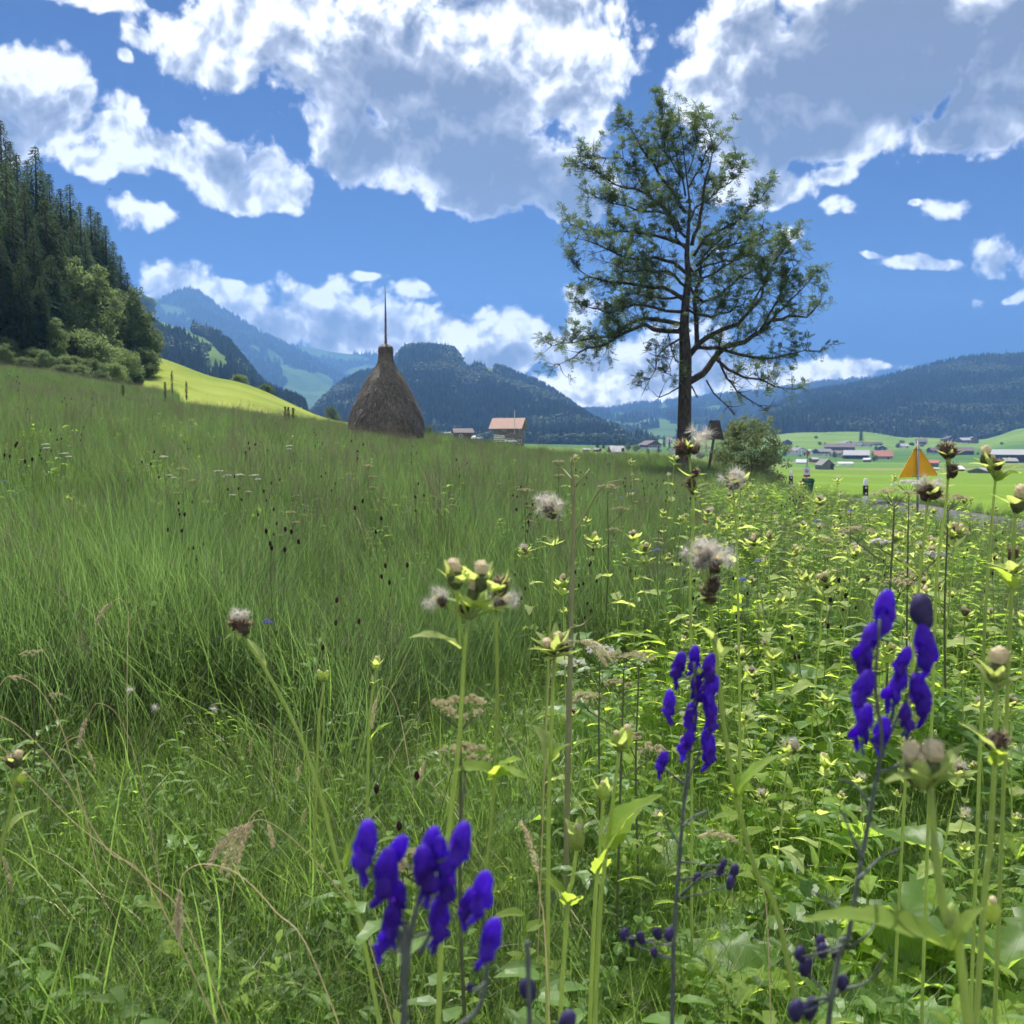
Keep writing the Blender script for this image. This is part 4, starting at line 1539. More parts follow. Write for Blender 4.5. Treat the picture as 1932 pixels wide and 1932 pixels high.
# ------------------------------------------------------------------ soaring bird
bd = MB()
Yb = 140.0
bpz = at(207, 357, Yb)
bd.add([(-.75, 0, .12), (-.72, -.12, .10), (-.1, -.14, .0), (0, .25, 0), (.1, -.14, 0), (.75, -.12, .02), (.78, 0, .03), (.1, .16, .03), (-.1, .16, .03), (0, -.45, .02), (0, .0, -.08), (0, 0, .07)],
       [(0, 1, 2, 8), (4, 5, 6, 7), (2, 10, 4, 9), (2, 9, 4, 11), (8, 2, 10), (8, 10, 3), (3, 10, 7), (7, 10, 4), (8, 3, 11), (3, 7, 11), (8, 11, 2), (7, 4, 11)])
bo = bd.build("bird", pbr("dark_feathers", (0.03, 0.028, 0.026), 0.9))
bo.location = bpz
bo.rotation_euler = (0.2, -0.12, 0.3)
tag(bo, "small dark bird soaring high in the blue beside the left spruces", "bird")

# ------------------------------------------------------------------ houses and barns of the valley
WM = {k: pbr("wall_" + k, c, 0.9, 0.18, 1.2, coord='Object', stretch=(1, 1, .3)) for k, c in {
    'white': (0.82, 0.81, 0.78), 'cream': (0.60, 0.50, 0.30), 'wood': (0.17, 0.125, 0.095), 'dark': (0.055, 0.045, 0.040), 'grey': (0.17, 0.165, 0.165), 'brown': (0.13, 0.075, 0.05), 'pale': (0.42, 0.40, 0.37)}.items()}
RM = {k: pbr("roof_" + k, c, 0.75, 0.22, 2.2) for k, c in {
    'red': (0.33, 0.13, 0.085), 'orange': (0.36, 0.215, 0.155), 'brown': (0.13, 0.095, 0.085), 'grey': (0.20, 0.19, 0.19), 'metal': (0.50, 0.51, 0.53), 'dark': (0.07, 0.06, 0.06), 'silver': (0.34, 0.34, 0.34), 'white': (0.72, 0.72, 0.70)}.items()}
wframe = pbr("window_frame_white", (0.72, 0.72, 0.70), 0.6)
wglass = pbr("window_glass_dark", (0.02, 0.025, 0.03), 0.15, spec=.6)
wdark = pbr("door_wood", (0.05, 0.035, 0.028), 0.8)


def find_Y(x, row, lo=70, hi=1400):
    """depth at which the ground shows at this row along this column"""
    u = (x - 966) / F
    best = hi
    prev = None
    for Y in np.geomspace(lo, hi, 260):
        X = u * Y * 1.0
        z = Hs(X, Y)
        r_ = 966 - F * (Y * math.sin(PITCH) + (z - EYE) * math.cos(PITCH)) / (Y * math.cos(PITCH) - (z - EYE) * math.sin(PITCH))
        if r_ <= row:
            return Y
    return hi


def house(name, label, cat, x0, x1, base, yeave, yridge, roof, wall, gable=0, rot=0.0, depth=None, lower=None, wins=(), door=True, Y=None, group=None, over=.6, chimney=False, split=None, sink=.8, panes=True):
    """gable=0: the ridge runs across the view, 1: a gable end faces us. sizes from picture rows"""
    xc = (x0 + x1) / 2
    Y = Y or find_Y(xc, base)
    p = at(xc, base, Y)
    gz = p.z
    W = (x1 - x0) / F * Y
    he = at(xc, yeave, Y).z - gz
    hr = at(xc, yridge, Y).z - gz
    D = depth or W * (1.0 if gable else .7)
    e = empty(name, (p.x, Y + D / 2, gz), rot)
    tag(e, label, cat, group)
    ov = over
    w2, d2 = W / 2 - ov, D / 2
    th = .22
    # walls: a closed body with its gables
    b = MB()
    if gable:
        b.prism([(-w2, -sink), (w2, -sink), (w2, he), (0, hr - th * 1.3), (-w2, he)], 'y', -d2, d2)
    else:
        b.prism([(-d2, -sink), (d2, -sink), (d2, he), (0, hr - th * 1.3), (-d2, he)], 'x', -w2, w2)
    b.build("wall", WM[wall], e)
    if lower:   # plastered ground floor standing proud of the boards
        b = MB()
        b.box(-w2 - .05, w2 + .05, -d2 - .05, d2 + .05, -sink + .05, lower[1] * he)
        b.build("plinth_wall", WM[lower[0]], e)
    b = MB()
    half = (w2 if gable else d2)
    sl_ = (hr - he) / half
    eo = half + ov
    zo = hr - sl_ * eo
    L = (d2 if gable else w2) + ov
    sec_ = [(-eo, zo), (0, hr), (eo, zo), (eo, zo - th), (0, hr - th), (-eo, zo - th)]
    b.prism(sec_, 'y' if gable else 'x', -L, L)
    rf = b.build("roof", RM[roof], e)
    if chimney:
        b = MB()
        b.box(-.35, .35, -.35, .35, hr - 1.5, hr + .9)
        b.box(-.45, .45, -.45, .45, hr + .901, hr + 1.0)
        c_ = b.build("chimney", WM['grey'], rf)
        c_.location = ((0, 0, 0) if gable else (W * .2, .3, 0))
    fy = -d2 - (.05 if lower else 0)
    for (cx_, cz_, ww, wh) in wins:          # fractions of width and of eave height
        fyy = fy if (lower and cz_ < lower[1]) else -d2
        X_, Z_ = cx_ * W, cz_ * he
        b = MB()
        b.box(X_ - ww / 2, X_ + ww / 2, fyy - .09, fyy + .02, Z_ - wh / 2, Z_ + wh / 2)
        fr = b.build("window", wframe, e)
        b = MB()
        t_ = .13
        b.box(X_ - ww / 2 + t_, X_ - .05, fyy - .12, fyy - .092, Z_ - wh / 2 + t_, Z_ + wh / 2 - t_)
        b.box(X_ + .05, X_ + ww / 2 - t_, fyy - .12, fyy - .092, Z_ - wh / 2 + t_, Z_ + wh / 2 - t_)
        b.build("pane", wglass, fr)
    if door:
        b = MB()
        b.box(W * .18, W * .18 + 1.2, fy - .07, fy + .02, .02, 2.1)
        b.build("door", wdark, e)
    return e


def rowwin(n, z, w=1.0, h=1.2, a=-.34, b=.34):
    return [(a + (b - a) * k / max(1, n - 1), z, w, h) for k in range(n)]


# the chalet group on the rise behind the meadow
Z1 = lambda cx, cy: (815 + cx * .15625, 739.6 + cy * .15625)
CY = 370.0
ch = house("chalet", "brown timber chalet with broad pale orange roof beyond the meadow crest", "house", 928, 992, 836, 804, 788, 'orange', 'wood', 0, math.radians(-12), 10.5, wins=[(-.30, .42, 1.7, 1.3), (.25, .36, 1.7, 1.2), (-.05, .8, 1.2, .9)], Y=CY, over=1.5, door=False)
b = MB()
b.tube([(3.6, -6.4, 1.0), (3.6, -6.4, 12.2)], [.14, .14], 8)
b.build("flue_pipe", RM['metal'], ch)
an = house("chalet_annex", "low gabled timber annex in front of the chalet", "house", 940, 992, 838, 826, 816, 'orange', 'wood', 1, 0, 5.0, wins=[(-.25, .45, 1.5, 1.3), (.02, .35, 1.4, 1.5), (.28, .4, 1.4, 1.4)], Y=CY - 16, over=.6, door=False)
house("barn", "dark timber barn with low roof left of the chalet", "barn", 853, 892, 830, 815, 808, 'brown', 'brown', 0, math.radians(8), 7, Y=CY + 5, wins=[(-.12, .5, 1.4, 1.2)])
house("shed", "small grey shed at the left end of the chalet farmyard", "shed", 838, 851, 824, 817, 815, 'grey', 'grey', 0, 0, 3, Y=CY + 8, over=.15, door=False)


def wagon(x, y, label, body, name="parked_car", L=4.2, h=1.45, Y=CY - 22, rz=0.1):
    p = at(x, y, Y)
    e = empty(name, p, rz)
    tag(e, label, "car")
    b = MB()
    pf = [(-L / 2, .3), (-L / 2, .85), (-L * .42, .95), (-L * .28, h), (L * .2, h), (L * .33, .95), (L / 2, .85), (L / 2, .3)]
    b.prism([(a_, z_) for a_, z_ in pf], 'y', -.85, .85)
    b.build("body", body, e)
    b = MB()
    b.prism([(-L * .38, .97), (-L * .27, h - .09), (L * .18, h - .09), (L * .29, .97)], 'y', -.87, -.852)
    b.build("side_window", wglass, e)
    for sx in (-1, 1):
        for sy in (-1, 1):
            b = MB()
            b.lathe([(.30, -.1), (.30, .1)], 12, M=Matrix.Translation((sx * L * .31, sy * .80, .28)) @ Matrix.Rotation(math.pi / 2, 4, 'X'))
            b.build("wheel", black, e)
    return e


wagon(963, 835.5, "white car parked in front of the chalet annex", white)
wagon(900, 829.5, "pale car parked between the dark barn and the chalet", white, rz=.8)
# stack of white building panels on blocks
p = at(942, 834.5, CY - 24)
stk = empty("panel_stack", p)
tag(stk, "stack of long white panels piled in layers in front of the chalet", "stack")
for k in range(4):
    b = MB()
    b.box(-2.2 + .15 * k, 2.1 - .1 * k, -.9, .9, .25 + k * .62, .25 + k * .62 + .30)
    b.build("panel", white, stk)
for k in range(4):
    for sx in (-1.4, 0, 1.2):
        b = MB()
        b.box(sx, sx + .2, -.8, .8, k * .62 - .07, k * .62 + .249)
        b.build("spacer_block", WM['wood'], stk)

WIN = rowwin
# sheds and hay huts scattered on the flat
house("field_hut", "grey board field hut with a pointed gable standing on the bright mown meadow", "hut", 1547, 1574, 886, 876, 866, 'grey', 'grey', 1, .12, 6, wins=[], over=.35, door=True)
house("field_hut", "low hut with shining metal roof left of the grey gabled hut, nearer the white house", "hut", 1505, 1525, 874.5, 872, 866.5, 'metal', 'grey', 0, -.3, 6, over=.3, door=False)
house("field_hut", "small hut with a pale flat roof just behind the notice board post", "hut", 1531, 1546, 873, 866, 863, 'silver', 'wood', 0, .1, 5, over=.3, door=False)
house("field_hut", "tiny hut with pale roof beside a small round tree below the red roofed barn", "hut", 1632, 1646, 872, 867, 864, 'metal', 'wood', 0, -.5, 5, over=.3, door=False)
house("polytunnel", "long low white covered shelter on the meadow", "shelter", 1582, 1611, 879, 874, 871.5, 'white', 'white', 0, 0, 4, over=.1, door=False)
house("shed", "weathered shed with a red roof just right of the warning sign", "shed", 1759, 1779, 881, 873, 868, 'red', 'grey', 0, -.45, 8, over=.4, door=False)
house("field_hut", "hut with white metal roof on the meadow right of the red roofed shed", "hut", 1801, 1821, 889, 884, 879, 'white', 'grey', 0, 0, 6, over=.3, door=False)
house("field_hut", "tiny pale roofed hut at the lower right corner of the warning sign", "hut", 1765, 1778, 887, 884.5, 882.5, 'silver', 'grey', 0, -.4, 5, over=.3, door=False)
house("field_hut", "hut with grey roof low on the meadow, right of the one with the white roof", "hut", 1852, 1870, 893, 889, 883, 'silver', 'grey', 0, .5, 6, over=.3, door=False)
house("field_hut", "leftmost and smallest of three huts on the flat, left of the big ash", "hut", 1100, 1114, 852, 848, 845.5, 'silver', 'wood', 0, 0, 5, over=.3, door=False)
house("field_hut", "middle one of the three huts left of the big ash, dark walled", "hut", 1122, 1134, 853, 848, 845, 'grey', 'dark', 0, -.3, 5, over=.3, door=False)
house("barn", "old barn with a steep silver shingle roof left of the big ash", "barn", 1151, 1179, 856, 852, 841, 'silver', 'wood', 0, .1, 9, over=.5)
# village
house("house", "white house with a row of dark windows left of the small white cottage", "house", 1492, 1523, 859, 850, 844, 'grey', 'white', 1, .35, 11, wins=WIN(4, .75) + WIN(4, .32), over=.7, chimney=True)
house("cottage", "small white cottage with pale roof right behind the bin post", "house", 1524, 1539, 857, 852, 848, 'pale' if 'pale' in RM else 'silver', 'white', 1, .1, 7, wins=WIN(2, .5), over=.4)
house("house", "reddish timber house with white ground floor right of the small cottage", "house", 1541, 1572, 860, 851.5, 846.5, 'grey', 'brown', 0, .25, 10, lower=('white', .45), wins=WIN(4, .72, .9, 1) + WIN(3, .25, .9, 1), over=.8, chimney=True)
house("house", "yellow house with brown roof between the reddish house and the big dark barn", "house", 1576, 1604, 863, 855, 850, 'brown', 'cream', 1, .2, 12, wins=WIN(3, .72) + WIN(3, .3), over=.8)
house("barn", "big dark barn with pale grey roof in the village row", "barn", 1601, 1649, 866, 858, 849.5, 'silver', 'dark', 0, -.35, 18, over=.8)
house("barn", "barn with a bright red tiled roof left of the warning sign", "barn", 1655, 1690, 866.5, 860, 850, 'red', 'wood', 0, -.25, 14, lower=('pale', .5), over=.7)
house("barn", "long brown barn behind the village row, widest of the upper buildings", "barn", 1562, 1620, 851, 843, 837, 'brown', 'brown', 0, -.3, 22, over=.9)
house("house", "upper white house with grey roof above the left end of the long brown barn", "house", 1588, 1611, 841, 836, 831.5, 'grey', 'white', 1, .3, 12, wins=WIN(3, .6), over=.6)
house("house", "white gabled house above the right end of the long brown barn", "house", 1611, 1630, 843.5, 837.5, 832.5, 'brown', 'white', 1, .1, 12, wins=WIN(3, .6), over=.6)
house("house", "white house with long brown roof, second from the right of the upper row", "house", 1628, 1647, 843, 838, 833.5, 'brown', 'white', 0, .1, 10, wins=WIN(3, .5), over=.6)
house("house", "dark chalet with pale base at the right end of the upper row", "house", 1646, 1667, 841.5, 837, 833.5, 'dark', 'wood', 0, -.1, 10, lower=('white', .4), over=.6)
house("chalet", "dark timber chalet just above the red roofed barn", "house", 1657, 1678, 851, 845, 841, 'dark', 'dark', 1, -.3, 11, lower=('white', .3), wins=WIN(3, .65), over=.8)
house("barn", "dark blue grey barn alone at the foot of the green hill, above the small tree", "barn", 1478, 1498, 840, 834, 828.5, 'grey', 'dark', 1, -.2, 14, over=.6)
house("house", "brown roofed house with pale base directly above the warning sign tip", "house", 1732, 1753, 840, 833, 827.5, 'brown', 'brown', 0, -.35, 12, lower=('white', .35), over=.8)
house("barn", "dark gabled barn under the wood, above the brown thistle head", "barn", 1785, 1812, 834, 828, 822, 'dark', 'dark', 1, -.1, 18, over=.8)
house("house", "pale roofed timber house, left one of the pair under the wood on the right", "house", 1813, 1832, 838, 830, 825.5, 'silver', 'brown', 0, .1, 12, lower=('white', .35), over=.7)
house("house", "pale roofed timber house, right one of the pair under the wood on the right", "house", 1829, 1850, 837, 829, 823.5, 'silver', 'wood', 1, -.3, 12, over=.7)
house("house", "reddish timber house with curved dark trees, right of the warning sign", "house", 1757, 1781, 856, 849, 844, 'brown', 'brown', 0, 0, 10, lower=('pale', .3), wins=WIN(3, .65), over=.6)
house("barn", "dark barn with brown roof on the slope between the thistle heads", "barn", 1804, 1844, 858.5, 850, 843.5, 'brown', 'dark', 0, -.3, 16, over=.7)
house("barn", "largest dark barn with a long pale roof at the right picture edge", "barn", 1882, 1950, 873, 857, 848, 'silver', 'dark', 0, -.35, 22, over=.9)
house("shed", "low open shed with pale roof leaning against the largest barn", "shed", 1896, 1922, 874, 869, 864, 'silver', 'wood', 0, 0, 6, over=.5, door=False)
house("house", "brown farmhouse with white ground floor between the round trees left of the ash", "house", 1213, 1246, 848, 838, 831, 'brown', 'brown', 1, .25, 16, lower=('white', .38), wins=WIN(5, .7, .9, 1), over=1.0)
house("house", "house with a glowing orange roof just left of the ash trunk", "house", 1257, 1269, 836, 830, 825.5, 'orange', 'white', 0, .2, 10, over=.6)
house("house", "white house half hidden behind the ash trunk", "house", 1266, 1284, 855, 848, 843, 'brown', 'white', 0, .2, 10, over=.6)
house("house", "pale house seen between the ash trunk and the bird house", "house", 1300, 1320, 848, 841, 836, 'grey', 'white', 1, .2, 10, over=.6)
house("barn", "pale roofed barn on the hill pasture above the three huts", "barn", 1159, 1176, 819, 815.5, 812.5, 'white', 'brown', 0, 0, 14, Y=1700, over=.5, sink=9)
house("house", "small pale house at the right of the white-windowed house, behind the reddish one", "house", 1700, 1716, 846, 841, 837, 'silver', 'white', 0, 0, 10, over=.6)

# trees between the houses
VT = [(1200, 838, 852, 'round', 1.2, "round bright tree left of the brown farmhouse"), (1186, 835, 850, 'dark', 1, "tree behind the silver roofed barn"), (1222, 846, 857, 'dark', .9, "small tree in front of the brown farmhouse, left of the ball shaped one"),
      (1243, 846, 855, 'round2', .8, "ball shaped tree in front of the brown farmhouse"), (1322, 852, 866, 'round', 1.2, "pale tree between ash trunk and bird house"), (1290, 835, 850, 'dark', 1.0, "dark tree behind the ash trunk"),
      (1650, 857, 871, 'round', .9, "small round tree beside the tiny hut below the red roofed barn"), (1575, 852, 865, 'dark', .9, "dark tree left of the yellow house"), (1592, 860, 866, 'round2', 1.2, "low bush in front of the yellow house"),
      (1510, 858, 862, 'round2', 1.2, "low bush below the white house"), (1547, 833, 842, 'dark', 1.3, "dark trees left end of the long brown barn"), (1556, 835, 842, 'dark', 1.2, "dark tree touching the long brown barn"),
      (1653, 841, 852, 'dark', 1.0, "dark bush left of the timber chalet"), (1694, 836, 846, 'dark', 1.2, "dark tree left of the warning sign pole"), (1770, 838, 848, 'dark', 1.2, "dark round tree above the reddish house"),
      (1757, 848, 857, 'dark', 1.0, "dark bush beside the reddish house"), (1720, 834, 842, 'round2', 1.5, "bright hedge above the warning sign"), (1702, 830, 838, 'round', 1.5, "bright bushes at the wood edge left of the sign tip"),
      (1785, 838, 846, 'dark', 1.0, "dark bush right of the warning sign"), (1868, 850, 856, 'dark', 1.4, "lone bush on the right hand green slope, lower one"), (1890, 834, 840, 'dark', 1.4, "lone bush on the right hand green slope, upper one"),
      (1540, 822, 829, 'round2', 1.2, "tiny bush high on the green hill"), (1480, 850, 862, 'dark', 1.2, "tree left of the white house"), (1800, 852, 860, 'dark', 1.0, "dark hedge in front of the dark barn"),
      (1845, 852, 860, 'dark', .9, "dark bush at the right end of the dark barn"), (1740, 838, 843, 'round2', 1.4, "hedge before the brown roofed house"), (1850, 803, 822, 'round', 1.3, "pale tree at the top of the right hand slope"), (1875, 796, 812, 'round', 1.2, "second pale tree at the top of the right hand slope")]
for x, yt, yb, kd, wf, lb in VT:
    Yq = find_Y(x, yb)
    put_broad("village_tree", kd, x, yt, Yq + 3, lb, "tree", None, wf)
for x, yt, yb, lb in [(1169, 822, 850, "dark fir behind the silver roofed barn"), (1163, 830, 850, "shorter dark fir left of the dark fir behind the barn"), (1253, 818, 843, "dark fir left of the orange roofed house"), (1263, 824, 843, "thin dark fir next to the orange roofed house"),
                      (1625, 796, 832, "large dark fir cluster cutting the right edge of the bright green hill"), (1580, 797, 812, "single dark fir at the top of the bright green hill"), (1176, 826, 850, "small fir at the end of the valley wood"),
                      (1128, 815, 845, "tall dark fir at the right end of the valley wood"), (1139, 822, 846, "dark fir right of the tall one by the valley wood"), (1311, 790, 840, "tall fir between ash trunk and bird house"), (1300, 806, 842, "fir nearer the ash trunk")]:
    Yq = find_Y(x, yb)
    p = at(x, yt, Yq)
    gz = Hs(p.x, Yq)
    e = empty("fir_tree", (p.x, Yq, gz), R.uniform(0, 6))
    hh = max(4, p.z - gz)
    e.scale = (hh * 1.35, hh * 1.35, hh)
    for nm, d in zip(("trunk", "crown"), spr_protos[R.randrange(5)]):
        o = bpy.data.objects.new(nm, d)
        COL.objects.link(o)
        o.parent = e
    tag(e, lb, "fir")
print("things ready")

# ------------------------------------------------------------------ meadow plants
P_ = random.Random(21)


def leaf_patch(mb, base, d, nrm, L, Wd, nu=8, nv=4, bend=.5, fold=.25, tooth=.08, wav=.0, heart=.35, veins=0.0, r=P_):
    """ovate leaf surface: base point, direction, normal"""
    d = d.normalized()
    s = d.cross(nrm).normalized()
    n = s.cross(d).normalized()
    vs = []
    ph = r.uniform(0, 6)
    p = Vector(base)
    cur = d.copy()
    for i in range(nu + 1):
        q = i / nu
        w = Wd * .5 * (math.sin(math.pi * min(1, (q * (1 - heart) + heart * .55 + .02)) ** 1.0) ** .8) * (1 - q ** 3 * .9)
        if i == 0:
            w *= .35
        w *= 1 + (tooth * (1 if i % 2 else -1) if 0 < i < nu else 0)
        nn = s.cross(cur).normalized()
        for j in range(nv + 1):
            t_ = j / nv * 2 - 1
            z = abs(t_) * fold * w + wav * w * math.sin(q * 11 + ph + t_ * 2) * abs(t_) + veins * Wd * math.cos((q - abs(t_) * .22) * 44)
            if j in (0, nv):
                z += tooth * w * .4 * math.sin(i * 2.4 + ph)
            vs.append(tuple(p + s * (w * t_) + nn * z))
        cur = (cur - n * (bend / nu) * (1 + q)).normalized()
        p = p + cur * (L / nu)
    fs = [(i * (nv + 1) + j, (i + 1) * (nv + 1) + j, (i + 1) * (nv + 1) + j + 1, i * (nv + 1) + j + 1) for i in range(nu) for j in range(nv)]
    mb.add(vs, fs)


def ellip(mb, c, rad, M_=None, nu=8, nv=12, lump=0.0, seed=0, zcut=-1.0):
    r = random.Random(seed)
    vs = []
    for i in range(nu + 1):
        th = math.pi * i / nu
        z = math.cos(th)
        for j in range(nv):
            w = 2 * math.pi * j / nv
            k = 1 + (r.uniform(-lump, lump) if 0 < i < nu else 0)
            q = Vector((rad[0] * math.sin(th) * math.cos(w) * k, rad[1] * math.sin(th) * math.sin(w) * k, rad[2] * max(z, zcut) * k))
            if M_:
                q = M_ @ q
            vs.append((q.x + c[0], q.y + c[1], q.z + c[2]))
    fs = [(i * nv + j, (i + 1) * nv + j, (i + 1) * nv + (j + 1) % nv, i * nv + (j + 1) % nv) for i in range(nu) for j in range(nv)]
    mb.add(vs, fs)


def spline(pts, n):
    """smooth path through points"""
    pts = [Vector(p) for p in pts]
    if len(pts) < 3:
        return [pts[0].lerp(pts[-1], i / n) for i in range(n + 1)]
    out = []
    m = len(pts) - 1
    for i in range(n + 1):
        t = i / n * m
        k = min(int(t), m - 1)
        f = t - k
        p1, p2 = pts[k], pts[k + 1]
        p0_ = pts[k - 1] if k else p1 * 2 - p2
        p3 = pts[k + 2] if k + 2 <= m else p2 * 2 - p1
        out.append(.5 * ((2 * p1) + (p2 - p0_) * f + (2 * p0_ - 5 * p1 + 4 * p2 - p3) * f * f + (3 * p1 - p0_ - 3 * p2 + p3) * f ** 3))
    return out


def place_path(pts, Y, dY=0.0):
    """picture path (top first) -> world points ending in the ground"""
    out = [at(x, y, Y + dY * i) for i, (x, y) in enumerate(pts)]
    last = out[-1]
    gz = Hs(last.x, last.y)
    if last.z > gz:
        prev = out[-2] if len(out) > 1 else last + Vector((0, 0, .1))
        sl_ = (last - prev)
        sl_.z = min(sl_.z, -.02)
        k = min((gz - .04 - last.z) / sl_.z, 1.2 / max(abs(sl_.z), .02))
        lx = last.x + max(-.25, min(.25, sl_.x * k * .5))
        out.append(Vector((lx, last.y, Hs(lx, last.y) - .04)))
    return out


petal = leafy("violet_petal", (0.090, 0.032, 0.40), 0.5, 0.7, (0.26, 0.045, 0.90), rnd=.22, scale=90, gloss=.05)
petal_dark = leafy("violet_bud", (0.060, 0.050, 0.14), 0.3, 0.45, (0.09, 0.06, 0.26), rnd=0, scale=60)
stem_grey = pbr("monkshood_stem", (0.115, 0.135, 0.120), 0.8, 0.35, 50)
stem_pale = leafy("pale_green_stem", (0.36, 0.45, 0.17), 0.45, 0.15, (0.62, 0.75, 0.17), rnd=.1, scale=10)
bract_m = leafy("pale_green_bract", (0.40, 0.48, 0.18), 0.58, 0.30, (0.72, 0.84, 0.20), rnd=.12, scale=14)
leaf_m = leafy("thistle_leaf", (0.23, 0.33, 0.07), 0.62, 0.35, (0.62, 0.80, 0.09), rnd=.15, scale=12)
leaf_d = leafy("broad_leaf", (0.15, 0.26, 0.07), 0.58, 0.35, (0.45, 0.66, 0.08), rnd=.2, scale=9, rough=.45, gloss=.10)
head_g = leafy("green_head", (0.14, 0.17, 0.07), 0.3, 0.4, rnd=0, scale=80)
cream = leafy("cream_florets", (0.80, 0.72, 0.50), 0.5, 0.25, (0.80, 0.70, 0.46), rnd=0, scale=60)
brown = leafy("withered_brown", (0.115, 0.082, 0.062), 0.3, 0.6, (0.24, 0.15, 0.09), rnd=0, scale=60)
fluff = leafy("seed_fluff", (0.60, 0.56, 0.50), 0.5, 0.15, (0.8, 0.76, 0.68), rnd=0, scale=20)
white_f = leafy("white_florets", (0.66, 0.66, 0.60), 0.4, 0.15, (0.7, 0.72, 0.6), rnd=0, scale=30)
tan_f = leafy("tan_florets", (0.46, 0.42, 0.25), 0.45, 0.3, (0.60, 0.55, 0.28), rnd=0, scale=30)
maroon = leafy("maroon_heads", (0.040, 0.012, 0.016), 0.15, 0.3, (0.09, 0.012, 0.016), rnd=.2, scale=40)
dry_m = leafy("dry_straw", (0.60, 0.52, 0.36), 0.5, 0.25, (0.78, 0.68, 0.45), rnd=.2, scale=8)
stem_dark = pbr("dark_stem", (0.11, 0.13, 0.06), 0.85, 0.3, 30)
blue_f = leafy("pale_blue_florets", (0.18, 0.20, 0.45), 0.4, 0.2, (0.25, 0.27, 0.6), rnd=0, scale=30)


def mk_flower(seed):
    """hooded flower seen from the side: helmet, two side petals, lower petals"""
    b = MB()
    r = random.Random(seed)
    # helmet: arched shell open below
    nu, nv = 9, 10
    vs = []
    for i in range(nu + 1):
        q = i / nu
        th = math.radians(-20 + 215 * q)
        cx = -.0082 * math.cos(th) * (1.05 if q > .5 else .95)
        cz = .0145 * math.sin(th) + .006 + (.004 * math.sin(q * 3.14))
        w = .0066 * (math.sin(math.pi * min(max(q * .9 + .07, 0), 1)) ** .6)
        if q > .85:
            cx += .004 * (q - .85) / .15
        for j in range(nv + 1):
            t_ = j / nv * 2 - 1
            fall = abs(t_) ** 2.2
            vs.append((cx * (1 - .25 * fall) + r.uniform(-.0006, .0006), w * math.sin(t_ * 1.5) + r.uniform(-.0005, .0005), cz * (1 - .35 * fall) - .007 * fall + r.uniform(-.0006, .0006)))
    b.add(vs, [(i * (nv + 1) + j, (i + 1) * (nv + 1) + j, (i + 1) * (nv + 1) + j + 1, i * (nv + 1) + j + 1) for i in range(nu) for j in range(nv)])
    ellip(b, (.0, 0, .001), (.0055, .0046, .012), None, 7, 9, .15, seed + 20)
    for s in (-1, 1):
        M_ = Euler((s * .25, r.uniform(-.2, .2), s * .3)).to_matrix()
        ellip(b, (.003, s * .0060, -.0065), (.0075, .0016, .0088), M_, 7, 11, .20, seed + 3 + s)
        M_ = Euler((s * .2, .35 + r.uniform(-.2, .2), s * .5)).to_matrix()
        ellip(b, (.002, s * .0034, -.0185), (.0030, .0011, .0105), M_, 6, 9, .2, seed + 7 + s)
    return b


FLW = [mk_flower(k).build("flower", petal, link=False, smooth=True).data for k in range(4)]
bb = MB()
ellip(bb, (0, 0, 0), (.0075, .0065, .0105), None, 8, 10, .04, 1)
ellip(bb, (-.002, 0, -.006), (.0055, .005, .007), None, 6, 9, .04, 2)
BUD = bb.build("flower_bud", petal_dark, link=False, smooth=True).data


